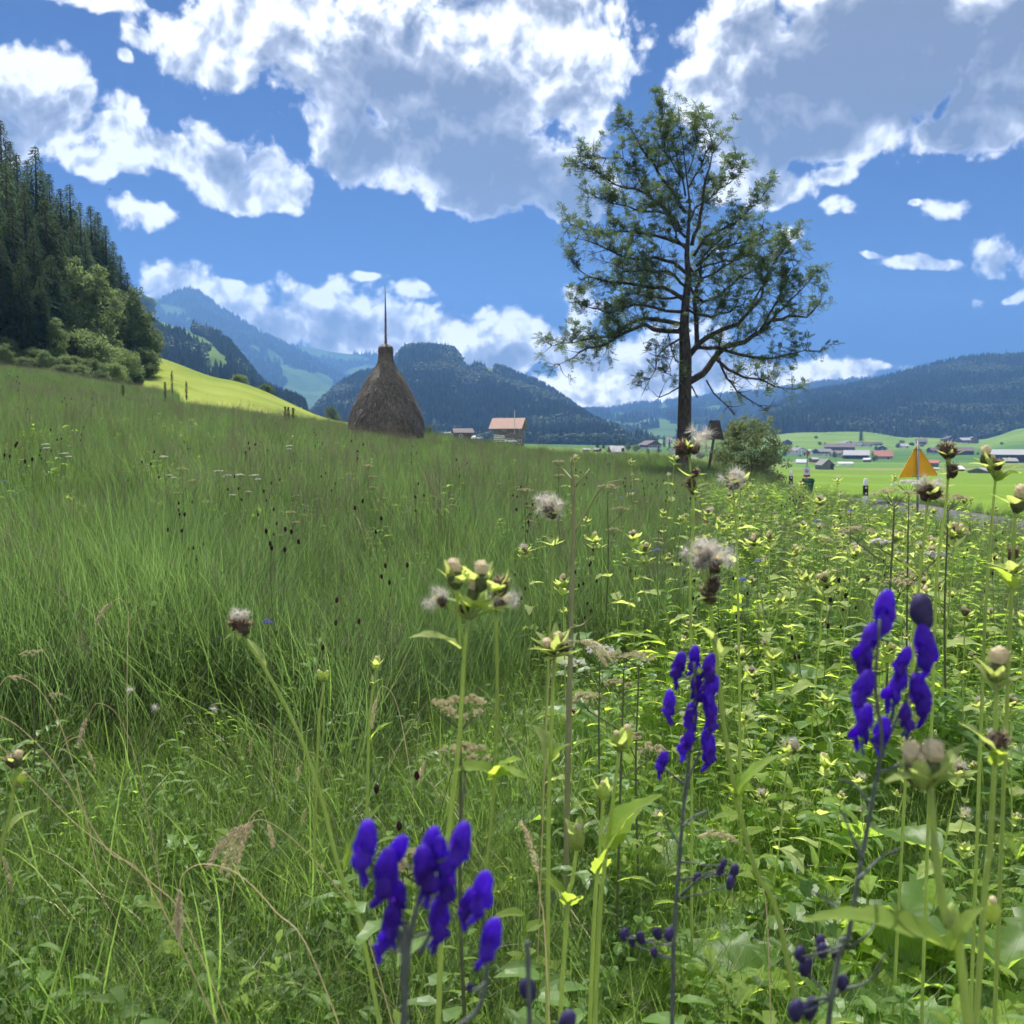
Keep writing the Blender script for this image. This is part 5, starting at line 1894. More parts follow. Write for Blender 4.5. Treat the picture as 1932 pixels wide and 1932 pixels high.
def monkshood(label, Y, stems, flowers, buds, fsize=1.0, twigs=()):
    base = at(stems[0][-1][0], stems[0][-1][1], Y)
    path0 = place_path(stems[0], Y)
    g = path0[-1]
    e = empty("monkshood", (g.x, g.y, g.z + .04))
    tag(e, label, "flower")
    inv = Vector(e.location)
    allp = []
    for k, st in enumerate(stems):
        pp = place_path(st, Y + .012 * k) if k == 0 else [at(x, y, Y + .012 * k) for x, y in st]
        sp_ = spline([p - inv for p in pp], 26)
        b = MB()
        rt = .0012 if k else .0016
        rb = .0022 if k else .0032
        b.tube(sp_, [rt + (rb - rt) * i / 26 for i in range(27)], 8)
        b.build("stem", stem_grey, e, smooth=True)
        allp += sp_
    for tp_ in twigs:
        tw_ = MB()
        tw_.tube(spline([at(x, y, Y + P_.uniform(-.02, .02)) - inv for x, y in tp_], 8), [.0022, .0018, .0016, .0014, .0013, .0012, .0012, .0011, .001], 6)
        tw_.build("twig", stem_grey, e, smooth=True)
    for i, (x, y, *rest) in enumerate(flowers + buds):
        isb = i >= len(flowers)
        sz = (rest[0] if rest else 1.0) * fsize
        Yq = Y + P_.uniform(-.018, .018)
        c = at(x, y, Yq) - inv
        nb = min((p for p in allp if p.z < c.z + .01), key=lambda p: (p - c).length + abs(p.z - c.z + .02) * .6, default=allp[0])
        tw_ = MB()
        tw_.tube(spline([nb, nb.lerp(c, .55) + Vector((0, 0, -.004)), c + Vector((0, 0, -.004))], 4), [.0014, .0012, .0011, .001, .001], 5)
        tw_.build("flower_stalk", stem_grey, e, smooth=True)
        o = bpy.data.objects.new("flower_bud" if isb else "flower", BUD if isb else FLW[i % 4])
        COL.objects.link(o)
        o.parent = e
        o.location = c
        side = 1 if c.x > nb.x else -1
        o.rotation_euler = (P_.uniform(-.2, .2), P_.uniform(-.25, .25) + side * .12, (0 if side > 0 else math.pi) + P_.uniform(-.7, .7))
        o.scale = (sz,) * 3
    # finely cut leaves low on the stem
    for k in range(5):
        b = MB()
        q = path0[-1].lerp(path0[-2], P_.uniform(.1, .75)) - inv
        w = P_.uniform(0, 6.28)
        for f_ in range(5):
            a = w + (f_ - 2) * .42
            leaf_patch(b, q, Vector((math.cos(a), math.sin(a), .25)), Vector((0, 0, 1)), .09, .022, 5, 2, .5, .2, .25)
        b.build("leaf", leaf_d, e)
    return e


monkshood("nearest monkshood, big blurred violet hooded flowers low in the left centre", .76,
          [[(808, 1600), (795, 1680), (775, 1760), (765, 1850), (762, 1960)], [(702, 1630), (735, 1700), (757, 1780), (764, 1860)], [(905, 1690), (915, 1760), (918, 1830), (900, 1905), (830, 1960)], [(860, 1605), (845, 1660), (822, 1740), (790, 1800)]],
          [(692, 1604, 1.3), (722, 1652, 1.35), (750, 1612, 1.0), (754, 1700, 1.05), (740, 1745, 1.0), (728, 1778, .9), (806, 1604, 1.1), (798, 1648, 1.35), (828, 1618, 1.0), (862, 1600, 1.2), (838, 1668, 1.15), (824, 1738, 1.25), (905, 1690, 1.2), (884, 1712, .9), (920, 1776, 1.15)],
          [(886, 1862, .55)], .76)
monkshood("middle monkshood with a loose column of small violet flowers on a thin dark stem", 1.28,
          [[(1310, 1250), (1312, 1330), (1300, 1430), (1290, 1520), (1282, 1620), (1272, 1760), (1268, 1940)], [(1340, 1290), (1325, 1400), (1300, 1470), (1288, 1530)], [(1248, 1445), (1268, 1462), (1290, 1480)]],
          [(1282, 1262, 1.15), (1307, 1245, 1), (1334, 1264, 1.15), (1312, 1302, 1.1), (1342, 1308, 1.25), (1265, 1332, 1.05), (1306, 1358, 1.15), (1340, 1358, 1.1), (1297, 1405, 1.1), (1335, 1418, 1.15), (1250, 1442, .9), (1330, 1400, .8)],
          [(1178, 1762), (1192, 1775, .8), (1208, 1768), (1240, 1760), (1262, 1762), (1234, 1796, .8), (1360, 1640, .8), (1386, 1642, 1.05), (1378, 1664), (1316, 1655, .8), (1366, 1628, .7)], 0.86,
          [[(1276, 1740), (1240, 1772), (1180, 1770)], [(1284, 1690), (1330, 1650), (1372, 1640)], [(1286, 1600), (1262, 1560), (1248, 1520)], [(1288, 1560), (1310, 1540), (1335, 1530)]])
monkshood("tallest monkshood on the right with large deep violet hoods on a forked grey stem", .98,
          [[(1660, 1170), (1652, 1300), (1664, 1400), (1648, 1500), (1622, 1640), (1598, 1780), (1560, 1950)], [(1742, 1180), (1725, 1280), (1690, 1360), (1664, 1420)], [(1700, 1240), (1690, 1320), (1668, 1400)]],
          [(1663, 1162, 1.35), (1636, 1222, 1.25), (1634, 1256, .9), (1630, 1306, 1.2), (1630, 1372, 1.25), (1666, 1388, 1.05), (1742, 1228, 1.35), (1704, 1252, .9), (1692, 1300, 1.15), (1733, 1318, 1.3), (1708, 1358, .85)],
          [(1738, 1150, 1.9), (1510, 1800), (1520, 1822, 1.1), (1548, 1775, .8), (1551, 1792, .9), (1580, 1798, .9), (1590, 1852, .9), (1502, 1905, 1.3), (1530, 1900, 1.3)], 0.86,
          [[(1655, 1460), (1700, 1440), (1725, 1425)], [(1645, 1520), (1610, 1480), (1580, 1470)], [(1628, 1620), (1600, 1560), (1590, 1530)], [(1618, 1660), (1660, 1620), (1700, 1600)], [(1606, 1730), (1560, 1700), (1530, 1680)], [(1600, 1790), (1640, 1760), (1660, 1720)], [(1605, 1770), (1575, 1790), (1515, 1805)], [(1580, 1870), (1640, 1850), (1670, 1800)], [(1575, 1880), (1520, 1890), (1502, 1900)]])
monkshood("low monkshood with dull violet buds only, cut by the bottom picture edge", .85,
          [[(996, 1880), (1000, 1960)], [(1070, 1935), (1030, 1960)]], [], [(995, 1865, 1.05), (1070, 1928, 1.1)], 1.0)


def hairs(mb, c, L, n, r, d=None, w=.00045, spread=1.0):
    for _ in range(n):
        v = rdir(r)
        if d is not None:
            v = (v * spread + d).normalized()
        e = Vector(c) + v * L * r.uniform(.6, 1)
        s = v.cross(rdir(r)).normalized() * w
        mb.add([tuple(Vector(c) + s), tuple(Vector(c) - s), tuple(e)], [(0, 1, 2)])


def thistle_head(kind, seed):
    """one flower head, base at the origin, pointing up. returns mesh data (several materials)"""
    r = random.Random(seed)
    b = MB()
    mats = [head_g, cream, brown, fluff, bract_m]
    if kind == 'fresh':
        b.mi = 0
        ellip(b, (0, 0, .013), (.0105, .0105, .014), None, 7, 10, .07, seed)
        b.mi = 1
        ellip(b, (0, 0, .030), (.0095, .0095, .011), None, 6, 12, .16, seed + 1)
        hairs(b, (0, 0, .024), .021, 170, r, Vector((0, 0, 1.0)), .0006, .65)
        b.mi = 0
        hairs(b, (0, 0, .010), .017, 60, r, Vector((0, 0, .5)), .0012, 1.0)
    elif kind == 'bud':
        b.mi = 4
        ellip(b, (0, 0, .016), (.012, .012, .019), None, 7, 10, .08, seed)
        b.mi = 1
        ellip(b, (0, 0, .034), (.006, .006, .006), None, 5, 8, .1, seed + 1)
    elif kind == 'brown':
        b.mi = 2
        ellip(b, (0, 0, .011), (.0095, .0095, .012), None, 7, 10, .25, seed)
        hairs(b, (0, 0, .012), .024, 110, r, Vector((0, 0, .9)), .0010, .9)
        b.mi = 1
        hairs(b, (0, 0, .014), .022, 45, r, Vector((0, 0, 1)), .0008, .8)
    else:  # fluff
        b.mi = 2
        ellip(b, (0, 0, .010), (.0095, .0095, .010), None, 7, 10, .28, seed)
        hairs(b, (0, 0, .008), .018, 50, r, Vector((0, 0, .2)), .0010, 1)
        b.mi = 3
        for k in range(9):
            c = rdir(r) * .018 + Vector((0, 0, .024))
            hairs(b, c, .022, 80, r, None, .00028)
        b.mi = 1
        hairs(b, (0, 0, .018), .020, 40, r, Vector((0, 0, 1)), .0008, .8)
    return b.build("flower_head", mats, link=False).data


HEADS = {k: [thistle_head(k, 40 + i * 3) for i in range(2)] for k in ('fresh', 'bud', 'brown', 'fluff')}


def whorl(b, c, n, L, up=.9, r=P_, wd=.42):
    for k in range(n):
        w = 2 * math.pi * k / n + r.uniform(-.35, .35)
        d = Vector((math.cos(w), math.sin(w), up * r.uniform(.5, 1.3)))
        leaf_patch(b, Vector(c), d, Vector((-math.cos(w) * up, -math.sin(w) * up, 1)), L * r.uniform(.7, 1.15), L * wd * r.uniform(.8, 1.2), 6, 4, r.uniform(-.5, .3), .35, .10, .1, .35, r=r)


def thistle(label, Y, stem, heads, bracts=(), leaves=(), rtop=.0028, rbot=.0045, group=None, dY=0, more=()):
    pp = place_path(stem, Y, dY)
    g = pp[-1]
    e = empty("cabbage_thistle", (g.x, g.y, g.z + .04))
    tag(e, label, "thistle", group)
    inv = Vector(e.location)
    sp_ = spline([p - inv for p in pp], 30)
    b = MB()
    b.tube(sp_, [rtop + (rbot - rtop) * i / 30 for i in range(31)], 8)
    b.build("stem", stem_pale, e, smooth=True)
    for mpath in more:
        q = [at(x, y, Y + .01) - inv for x, y in mpath]
        b = MB()
        b.tube(spline(q, 14), [rtop * .9] * 15, 7)
        b.build("branch", stem_pale, e, smooth=True)
    for (x, y, kd, sz, tilt) in heads:
        c = at(x, y, Y + P_.uniform(-.012, .012)) - inv
        o = bpy.data.objects.new("flower_head", HEADS[kd][P_.randrange(2)])
        COL.objects.link(o)
        o.parent = e
        ax = Vector((math.sin(tilt), P_.uniform(-.25, .1), math.cos(tilt)))
        o.rotation_euler = ax.to_track_quat('Z', 'Y').to_euler()
        o.location = c - ax * .022 * sz
        o.scale = (sz,) * 3
        b = MB()   # short stalk to the stem top
        nb = min(sp_, key=lambda p: (p - o.location).length)
        if (nb - o.location).length > .004:
            b.tube([nb, Vector(o.location) + ax * .004], [.0026, .0022], 6)
            b.build("head_stalk", stem_pale, e, smooth=True)
    for (x, y, n, L, up) in bracts:
        b = MB()
        whorl(b, at(x, y, Y) - inv, n, L, up)
        b.build("bract_whorl", bract_m, e)
    for (x0, y0, x1, y1, wd, mt) in leaves:
        a, c = at(x0, y0, Y) - inv, at(x1, y1, Y + P_.uniform(-.04, .02)) - inv
        L = (c - a).length
        b = MB()
        d = (c - a).normalized() + Vector((0, 0, .25))
        nr_ = Vector((P_.uniform(-.3, .3), -.15, 1)) - d * .3
        leaf_patch(b, a, d, nr_, L * 1.08, L * wd, 10, 6, .7, .3, .10, .12, .38, veins=.01)
        b.build("leaf", mt, e, smooth=True)
    return e


thistle("cabbage thistle with three creamy heads on two tall pale stems, centre foreground", 1.45,
        [(884, 1168), (876, 1240), (866, 1400), (848, 1560), (835, 1720)],
        [(857, 1080, 'fresh', 1.15, -.12), (908, 1084, 'fresh', 1.15, .05), (946, 1092, 'brown', 1.15, .2), (893, 1110, 'fresh', .9, 0), (950, 1130, 'fluff', .9, .5), (872, 1140, 'brown', .8, -.6), (822, 1130, 'fluff', .8, -1.1)],
        [(860, 1108, 6, .050, 1.1), (905, 1110, 6, .048, 1.0), (938, 1120, 6, .045, .8), (895, 1150, 7, .055, .5), (925, 1150, 5, .05, .2)],
        [(868, 1224, 790, 1180, .42, bract_m), (932, 1460, 870, 1440, .6, leaf_m), (930, 1465, 985, 1455, .6, leaf_m), (928, 1470, 960, 1415, .6, leaf_m)],
        more=[[(936, 1150), (938, 1300), (934, 1450), (922, 1600), (905, 1720)], [(858, 1100), (866, 1160), (868, 1230)]])
thistle("cabbage thistle with a single leafy crown of round heads, right of the tall central pair", 1.75,
        [(1046, 1240), (1042, 1330), (1036, 1500), (1034, 1700)],
        [(1035, 1222, 'fresh', 1.0, -.3), (1052, 1208, 'fresh', .9, .1), (1068, 1215, 'brown', .9, .4)], [(1045, 1232, 8, .055, .8), (1050, 1240, 6, .05, .3)],
        [(1036, 1440, 1034, 1368, .8, bract_m), (1036, 1440, 1062, 1395, .5, leaf_m)])
thistle("withered brown thistle head on a long stem leaning from the left", 1.75,
        [(458, 1198), (500, 1262), (560, 1375), (605, 1500), (640, 1640), (695, 1815)],
        [(440, 1168, 'brown', 1.25, -.5), (462, 1172, 'brown', 1.15, .2), (452, 1160, 'fluff', .7, .1)], [(452, 1188, 5, .032, -.4)],
        [(500, 1258, 468, 1195, .18, bract_m), (650, 1640, 690, 1510, .16, leaf_m)], rtop=.0026)
thistle("thistle with the biggest white seed fluff, its long stem slanting down to the right", 1.5,
        [(1340, 1140), (1352, 1250), (1380, 1460), (1425, 1640), (1488, 1820)],
        [(1318, 1042, 'fluff', 1.1, -.25), (1352, 1052, 'fluff', 1.15, .3), (1335, 1034, 'fluff', .8, 0), (1335, 1105, 'brown', 1.2, -.2), (1350, 1092, 'brown', 1.1, .4)], [(1338, 1128, 5, .028, .1)],
        [(1358, 1232, 1332, 1160, .30, bract_m), (1356, 1240, 1382, 1215, .7, leaf_m), (1385, 1500, 1372, 1470, .6, leaf_m), (1385, 1500, 1460, 1400, .25, leaf_m), (1386, 1505, 1420, 1440, .4, leaf_m)])
thistle("blurred near thistle with two cream heads held in a cup of bracts, right foreground", .92,
        [(1756, 1480), (1764, 1600), (1785, 1740), (1825, 1925)],
        [(1726, 1438, 'fresh', 1.15, -.25), (1755, 1432, 'fresh', 1.1, .15), (1738, 1450, 'bud', .8, 0)], [(1750, 1482, 5, .045, .7)],
        [(1755, 1484, 1682, 1450, .38, bract_m), (1757, 1484, 1812, 1392, .30, bract_m), (1790, 1790, 1545, 1690, .30, leaf_m), (1792, 1790, 1830, 1700, .45, leaf_m)], rtop=.0034, rbot=.005)
thistle("tall thistle with one upright tan head near the right picture edge", 1.25,
        [(1880, 1290), (1878, 1400), (1868, 1600), (1850, 1800)],
        [(1882, 1250, 'fresh', 1.2, .05), (1897, 1393, 'brown', 1.1, 1.2), (1872, 1712, 'bud', .9, 0)], [(1880, 1288, 4, .042, 1.1)],
        [(1880, 1305, 1845, 1240, .3, bract_m), (1880, 1306, 1928, 1262, .32, bract_m), (1877, 1440, 1850, 1350, .5, bract_m), (1875, 1445, 1900, 1400, .4, leaf_m)])
thistle("tall thistle with big wing like pale leaves standing against the meadow at upper right", 2.2,
        [(1878, 905), (1870, 1000), (1858, 1180), (1850, 1400)],
        [(1860, 858, 'fresh', 1.2, -.15), (1872, 872, 'bud', 1.0, 0), (1884, 870, 'brown', .9, .2)], [(1874, 885, 5, .05, .6)],
        [(1878, 905, 1915, 868, .55, bract_m), (1878, 908, 1925, 880, .5, leaf_m), (1872, 890, 1836, 862, .3, bract_m), (1878, 908, 1870, 862, .55, leaf_m)])
thistle("thistle with two black brown withered heads right of the warning sign", 2.3,
        [(1788, 905), (1785, 950), (1768, 1080), (1760, 1300)],
        [(1786, 838, 'brown', 1.5, -.1), (1800, 846, 'brown', 1.1, .6), (1798, 878, 'brown', 1.3, .2)], [(1792, 862, 4, .035, .4), (1790, 895, 4, .035, .2)], [],
        more=[[(1790, 845), (1792, 880), (1788, 910)]])
thistle("thistle with a dark shaggy head just below the warning sign", 2.4,
        [(1752, 940), (1745, 1000), (1730, 1150), (1715, 1350)],
        [(1742, 918, 'brown', 1.7, -.5), (1756, 912, 'fluff', 1.1, .2), (1772, 925, 'brown', 1.2, .8)], [(1756, 938, 5, .05, .5)], [(1758, 940, 1790, 905, .5, bract_m), (1735, 1090, 1700, 1050, .4, leaf_m)])
thistle("tall thistle with paired withered heads overlapping the ash trunk base", 2.6,
        [(1300, 862), (1306, 920), (1308, 985), (1302, 1100), (1305, 1330)],
        [(1282, 836, 'brown', 1.6, -.4), (1316, 830, 'fluff', 1.7, .35), (1296, 842, 'brown', 1.1, 0), (1300, 905, 'brown', 1.1, -.6), (1316, 888, 'brown', 1.0, .9)], [(1302, 850, 5, .045, .9), (1304, 900, 4, .04, .3)],
        [(1306, 935, 1285, 900, .4, brown), (1308, 975, 1345, 990, .35, brown), (1306, 930, 1330, 905, .4, leaf_m)])
thistle("pale closed thistle bud above a big oval leaf, centre right foreground", 1.65,
        [(1168, 1420), (1158, 1500), (1140, 1640), (1128, 1800)],
        [(1180, 1388, 'bud', 1.2, .25), (1165, 1395, 'bud', .9, -.2)], [(1170, 1418, 5, .05, 1.4)],
        [(1140, 1620, 1182, 1480, .5, leaf_m), (1150, 1600, 1195, 1520, .5, leaf_m)])
thistle("short thistle stem topped by a pointed pale green bud, low centre", 1.6,
        [(1090, 1590), (1080, 1660), (1066, 1780)], [(1090, 1575, 'bud', 1.1, .1)], [(1090, 1592, 5, .05, 1.6)], [(1070, 1700, 1040, 1650, .5, leaf_m), (1070, 1710, 1100, 1670, .5, leaf_m)])
thistle("small pointed thistle bud between the pale closed bud and the leafy crown", 1.8,
        [(1138, 1505), (1132, 1600), (1120, 1760)], [(1138, 1488, 'bud', .9, 0)], [(1138, 1505, 4, .045, 1.6)], [(1126, 1650, 1150, 1600, .5, leaf_m)])
thistle("white fluffy seed head in front of the tall dead stalk", 3.3,
        [(1042, 970), (1046, 1040), (1040, 1120)], [(1030, 952, 'fluff', 1.8, -.3), (1046, 960, 'fluff', 1.6, .4), (1038, 945, 'fluff', 1.3, 0)], [(1042, 975, 5, .05, .6), (1044, 1030, 5, .05, .6)], [])
thistle("fluffy seed head right of the bird house foot", 3.2,
        [(1382, 915), (1386, 960), (1392, 1100)], [(1380, 902, 'fluff', 1.7, -.2), (1392, 908, 'fluff', 1.2, .5)], [(1384, 915, 4, .045, .9)], [])
thistle("small closed thistle on a bare stem, right one of the two left of centre", 2.5,
        [(710, 1262), (700, 1330), (695, 1420)], [(710, 1248, 'bud', .9, .1)], [(710, 1258, 4, .035, 1.2), (706, 1290, 3, .03, .8)], [(697, 1400, 722, 1352, .35, leaf_m)])
thistle("small closed thistle on a bare stem, left one of the two left of centre", 2.6,
        [(612, 1285), (606, 1330), (600, 1400)], [(604, 1272, 'bud', .8, -.4), (616, 1272, 'bud', .7, .4)], [(610, 1285, 4, .03, 1.0)], [])
thistle("thistle with small brown heads cut by the left picture edge", 1.7,
        [(30, 1448), (18, 1540), (-6, 1680)], [(18, 1428, 'brown', .9, -.3), (34, 1430, 'fresh', .8, .2), (42, 1465, 'bud', .6, .5)], [(30, 1448, 5, .04, .9)], [(12, 1572, 50, 1520, .5, bract_m)])
thistle("bright green thistle bud with broad bracts at the right edge below the road", 1.9,
        [(1915, 930), (1914, 980), (1905, 1200)], [(1925, 938, 'fresh', 1.4, .1), (1912, 1035, 'brown', 1.0, .2)], [(1922, 960, 5, .055, .8), (1912, 1080, 5, .06, .6)], [(1908, 1110, 1880, 1050, .5, leaf_m)])


# ---- prototypes for the many thistles further back
def proto_thistle(seed, kinds, h):
    r = random.Random(seed)
    e = empty("cabbage_thistle", (0, 0, 0))
    lean = Vector((r.uniform(-.14, .14), r.uniform(-.14, .14), 0))
    sp_ = spline([(0, 0, -.04), tuple(lean * .3 + Vector((0, 0, h * .5))), tuple(lean + Vector((0, 0, h)))], 12)
    b = MB()
    b.tube(sp_, [.0048 - .002 * i / 12 for i in range(13)], 6)
    b.build("stem", stem_pale, e)
    top = sp_[-1]
    for i, kd in enumerate(kinds):
        w = r.uniform(0, 6.28)
        ax = (Vector((math.cos(w), math.sin(w), 0)) * (.45 if i else .1) + Vector((0, 0, 1))).normalized()
        o = bpy.data.objects.new("flower_head", HEADS[kd][i % 2])
        COL.objects.link(o)
        o.parent = e
        o.location = top + ax * (.018 if i else .01) - Vector((0, 0, .01 * i))
        o.rotation_euler = ax.to_track_quat('Z', 'Y').to_euler()
        o.scale = (r.uniform(1.0, 1.25),) * 3
    b = MB()
    whorl(b, top - Vector((0, 0, .012)), 8, .075, .8, r, .5)
    whorl(b, top - Vector((0, 0, .05)), 4, .075, .6, r, .5)
    b.build("bract_whorl", bract_m, e)
    if r.random() < .8:      # a side head
        q = sp_[8]
        w = r.uniform(0, 6.28)
        c = q + Vector((math.cos(w) * .06, math.sin(w) * .06, .16))
        b = MB()
        b.tube(spline([q, q.lerp(c, .5) + Vector((math.cos(w) * .015, math.sin(w) * .015, 0)), c], 4), .0024, 5)
        b.build("branch", stem_pale, e)
        o = bpy.data.objects.new("flower_head", HEADS[kinds[-1]][0])
        COL.objects.link(o)
        o.parent = e
        o.location = c
        b = MB()
        whorl(b, c, 5, .045, .9, r)
        b.build("bract_whorl", bract_m, e)
    for k in range(6):
        q = sp_[1 + int(k * 1.6)]
        w = k * 2.4 + r.uniform(-.4, .4)
        L = (.24 - .022 * k) * r.uniform(.8, 1.25)
        b = MB()
        leaf_patch(b, q, Vector((math.cos(w), math.sin(w), .55)), Vector((-.4 * math.cos(w), -.4 * math.sin(w), 1)), L, L * .5, 8, 4, r.uniform(.5, 1.3), .3, .14, .15, .4, r=r)
        b.build("leaf", bract_m if k > 3 else leaf_m, e)
    return e


KINDS = [['fresh', 'fresh', 'bud'], ['fresh', 'brown', 'fresh'], ['bud', 'fresh'], ['brown', 'fluff'], ['fluff', 'brown', 'fresh'], ['fresh', 'fresh', 'fresh', 'brown'], ['bud', 'bud']]
TP = [reg(proto_thistle(60 + k, kk, [.95, 1.05, .85, 1.0, .9, 1.1, .75][k])) for k, kk in enumerate(KINDS)]
TLAB = ["pale green cabbage thistle with cream heads in the crowded stand on the right", "cabbage thistle with cream and withered heads in the crowded stand on the right", "pale green thistle still in bud in the crowded stand on the right",
        "cabbage thistle gone to brown and fluff in the stand on the right", "half seeded cabbage thistle with white fluff in the stand on the right", "cabbage thistle crowned with four heads in the stand on the right", "short thistle with closed buds in the crowded stand on the right"]
TG = ["cream headed thistles of the stand", "half withered thistles of the stand", "budding thistles of the stand", "brown and fluffy thistles of the stand", "half seeded thistles of the stand", "four headed thistles of the stand", "short budding thistles of the stand"]
spots = []
tries = 0
while len(spots) < 165 and tries < 9000:
    tries += 1
    Y = 2.6 * (15.5 / 2.6) ** (P_.random() ** .75)
    x = P_.uniform(960, 2010)
    if P_.random() > ((x - 930) / 620) ** 1.5 + (.10 if Y < 6 else 0):
        continue
    X = (x - 966) / F * Y
    if X > float(road_x(Y)) - 2.4:
        continue
    if any((X - a) ** 2 + (Y - b_) ** 2 < .11 ** 2 for a, b_, _ in spots):
        continue
    spots.append((X, Y, P_.randrange(7)))
used_t = set()
for X, Y, k in spots:
    if k in used_t:
        e = copy_tree(TP[k])
    else:
        e = TP[k]
        used_t.add(k)
    e.location = (X, Y, Hs(X, Y))
    e.rotation_euler = (P_.uniform(-.2, .2), P_.uniform(-.2, .2), P_.uniform(0, 6.28))
    s = P_.uniform(.6, 1.22) * (1.0 if Y > 4 else .72)
    e.scale = (s, s, s)
    tag(e, TLAB[k], "thistle", TG[k])


# ---- umbellifers
def umbel_mesh(b, c, rad, n, r, dome=.25, sz=.006):
    for k in range(n):
        a = r.uniform(0, 6.28)
        q = r.random() ** .5
        p = Vector(c) + Vector((math.cos(a) * rad * q, math.sin(a) * rad * q, rad * dome * (1 - q * q) + r.uniform(-.004, .004)))
        s = sz * r.uniform(.7, 1.5)
        b.add([tuple(p + Vector((s, 0, 0))), tuple(p + Vector((0, s, s * .4))), tuple(p + Vector((-s, 0, 0))), tuple(p + Vector((0, -s, s * .3))), tuple(p + Vector((0, 0, s * .9)))], [(0, 1, 4), (1, 2, 4), (2, 3, 4), (3, 0, 4)])


def proto_umbel(seed, mat, h, nu, rad):
    r = random.Random(seed)
    e = empty("umbellifer", (0, 0, 0))
    sp_ = spline([(0, 0, -.04), (r.uniform(-.03, .03), r.uniform(-.03, .03), h * .55), (r.uniform(-.05, .05), r.uniform(-.04, .04), h * .9)], 10)
    b = MB()
    b.tube(sp_, [.0042 - .0018 * i / 10 for i in range(11)], 6)
    b.build("stem", stem_dark, e)
    for i in range(nu):
        w = r.uniform(0, 6.28)
        st = sp_[-1] if i == 0 else sp_[-1 - r.randrange(1, 5)]
        c = st + Vector((math.cos(w) * .09 * (i > 0), math.sin(w) * .09 * (i > 0), h * .1 * r.uniform(.5, 1.2)))
        R_ = rad * (1 if i == 0 else r.uniform(.55, .85))
        b = MB()
        b.tube([st, c - Vector((0, 0, R_ * .55))], .0018, 5)
        for k in range(11):
            a = 2 * math.pi * k / 11
            b.tube([c - Vector((0, 0, R_ * .55)), c + Vector((math.cos(a) * R_ * .7, math.sin(a) * R_ * .7, R_ * .05))], .0007, 3, cap=False)
        b.build("ray_stalk", stem_dark, e)
        b = MB()
        for _k in range(16):
            _a, _q = r.uniform(0, 6.28), r.random() ** .5
            umbel_mesh(b, c + Vector((math.cos(_a) * R_ * _q, math.sin(_a) * R_ * _q, R_ * .22 * (1 - _q * _q))), R_ * .17, 11, r, .5, .0034)
        b.build("flower_umbel", mat, e)
    for k in range(3):
        q = sp_[1 + 2 * k]
        w = r.uniform(0, 6.28)
        b = MB()
        for m_ in range(5):
            leaf_patch(b, q + Vector((math.cos(w), math.sin(w), .5)) * (.03 + .03 * m_), Vector((math.cos(w + (1 if m_ % 2 else -1)), math.sin(w + (1 if m_ % 2 else -1)), .2)), Vector((0, 0, 1)), .07, .03, 4, 2, .5, .2, .2, r=r)
        b.build("leaf", leaf_d, e)
    return e


UM = {'white': reg(proto_umbel(3, white_f, .95, 2, .055)), 'tan': reg(proto_umbel(4, tan_f, .9, 3, .055)), 'wide': reg(proto_umbel(5, white_f, 1.0, 3, .05))}
used_u = set()


def put_umbel(kind, x, y, Y, label, group=None):
    e = UM[kind] if kind not in used_u else copy_tree(UM[kind])
    used_u.add(kind)
    h0 = {'white': .97, 'tan': .92, 'wide': 1.02}[kind]
    p = at(x, y, Y)
    gz = Hs(p.x, Y)
    s = max(.25, (p.z - gz) / h0)
    e.location = (p.x, Y, gz)
    e.rotation_euler = (0, 0, P_.uniform(0, 6.28))
    wsc = s if Y < 5 else max(s, .75)
    e.scale = (wsc, wsc, s)
    if 'group' in e.keys():
        del e['group']
    tag(e, label, "umbellifer", group)
    return e


put_umbel('white', 85, 830, 9, "white umbel on the left meadow, highest of the pair near the left edge")
put_umbel('white', 120, 848, 9, "white umbel on the left meadow, lower of the pair near the left edge")
put_umbel('wide', 318, 862, 7.6, "white and tan umbels on a dark stem, left of the group of flat white umbels")
put_umbel('tan', 345, 878, 7.4, "tan faded umbel beside the white one on the dark stem, left meadow")
put_umbel('white', 410, 879, 8.2, "flat white umbel, leftmost of the group of four on the left meadow")
put_umbel('wide', 450, 896, 7.4, "greenish white umbel on a long branched stem, lowest of the group of four")
put_umbel('white', 478, 887, 8.2, "flat white umbel, upper right one of the group of four")
put_umbel('white', 545, 834, 12, "small white umbel on the meadow, halfway to the haystack")
put_umbel('tan', 690, 872, 9, "faded tan umbel on the meadow below the haystack")
put_umbel('tan', 553, 960, 6.6, "pinkish tan umbel in the middle of the left meadow")
put_umbel('tan', 985, 915, 7, "green tan umbel at the crest, left of the white seed fluff")
put_umbel('tan', 1062, 862, 9, "broad dusty umbel on the meadow crest above the tall dead stalk")
put_umbel('tan', 1140, 905, 6, "broad round topped dusty umbel right of the tall dead stalk")
put_umbel('tan', 905, 1290, 1.75, "cream coloured umbel on a pale branching stem behind the central thistle stems")
put_umbel('tan', 1165, 1210, 2.7, "wide cream umbels on a brown branching stem in the centre right")
put_umbel('tan', 1215, 1215, 3.0, "flat cream umbel just right of the wide ones on the brown stem")
put_umbel('white', 1140, 1195, 3.2, "small bright white umbel above the wide cream ones")
put_umbel('tan', 1690, 905, 4.2, "grey tan umbel below the left corner of the warning sign")
put_umbel('tan', 1812, 918, 4.6, "grey umbel on a bare stalk between the shaggy head and the winged thistle")
put_umbel('wide', 1725, 915, 4.4, "pale umbel under the warning sign")
put_umbel('tan', 50, 1218, 3.2, "yellow green umbel hanging near the left edge")
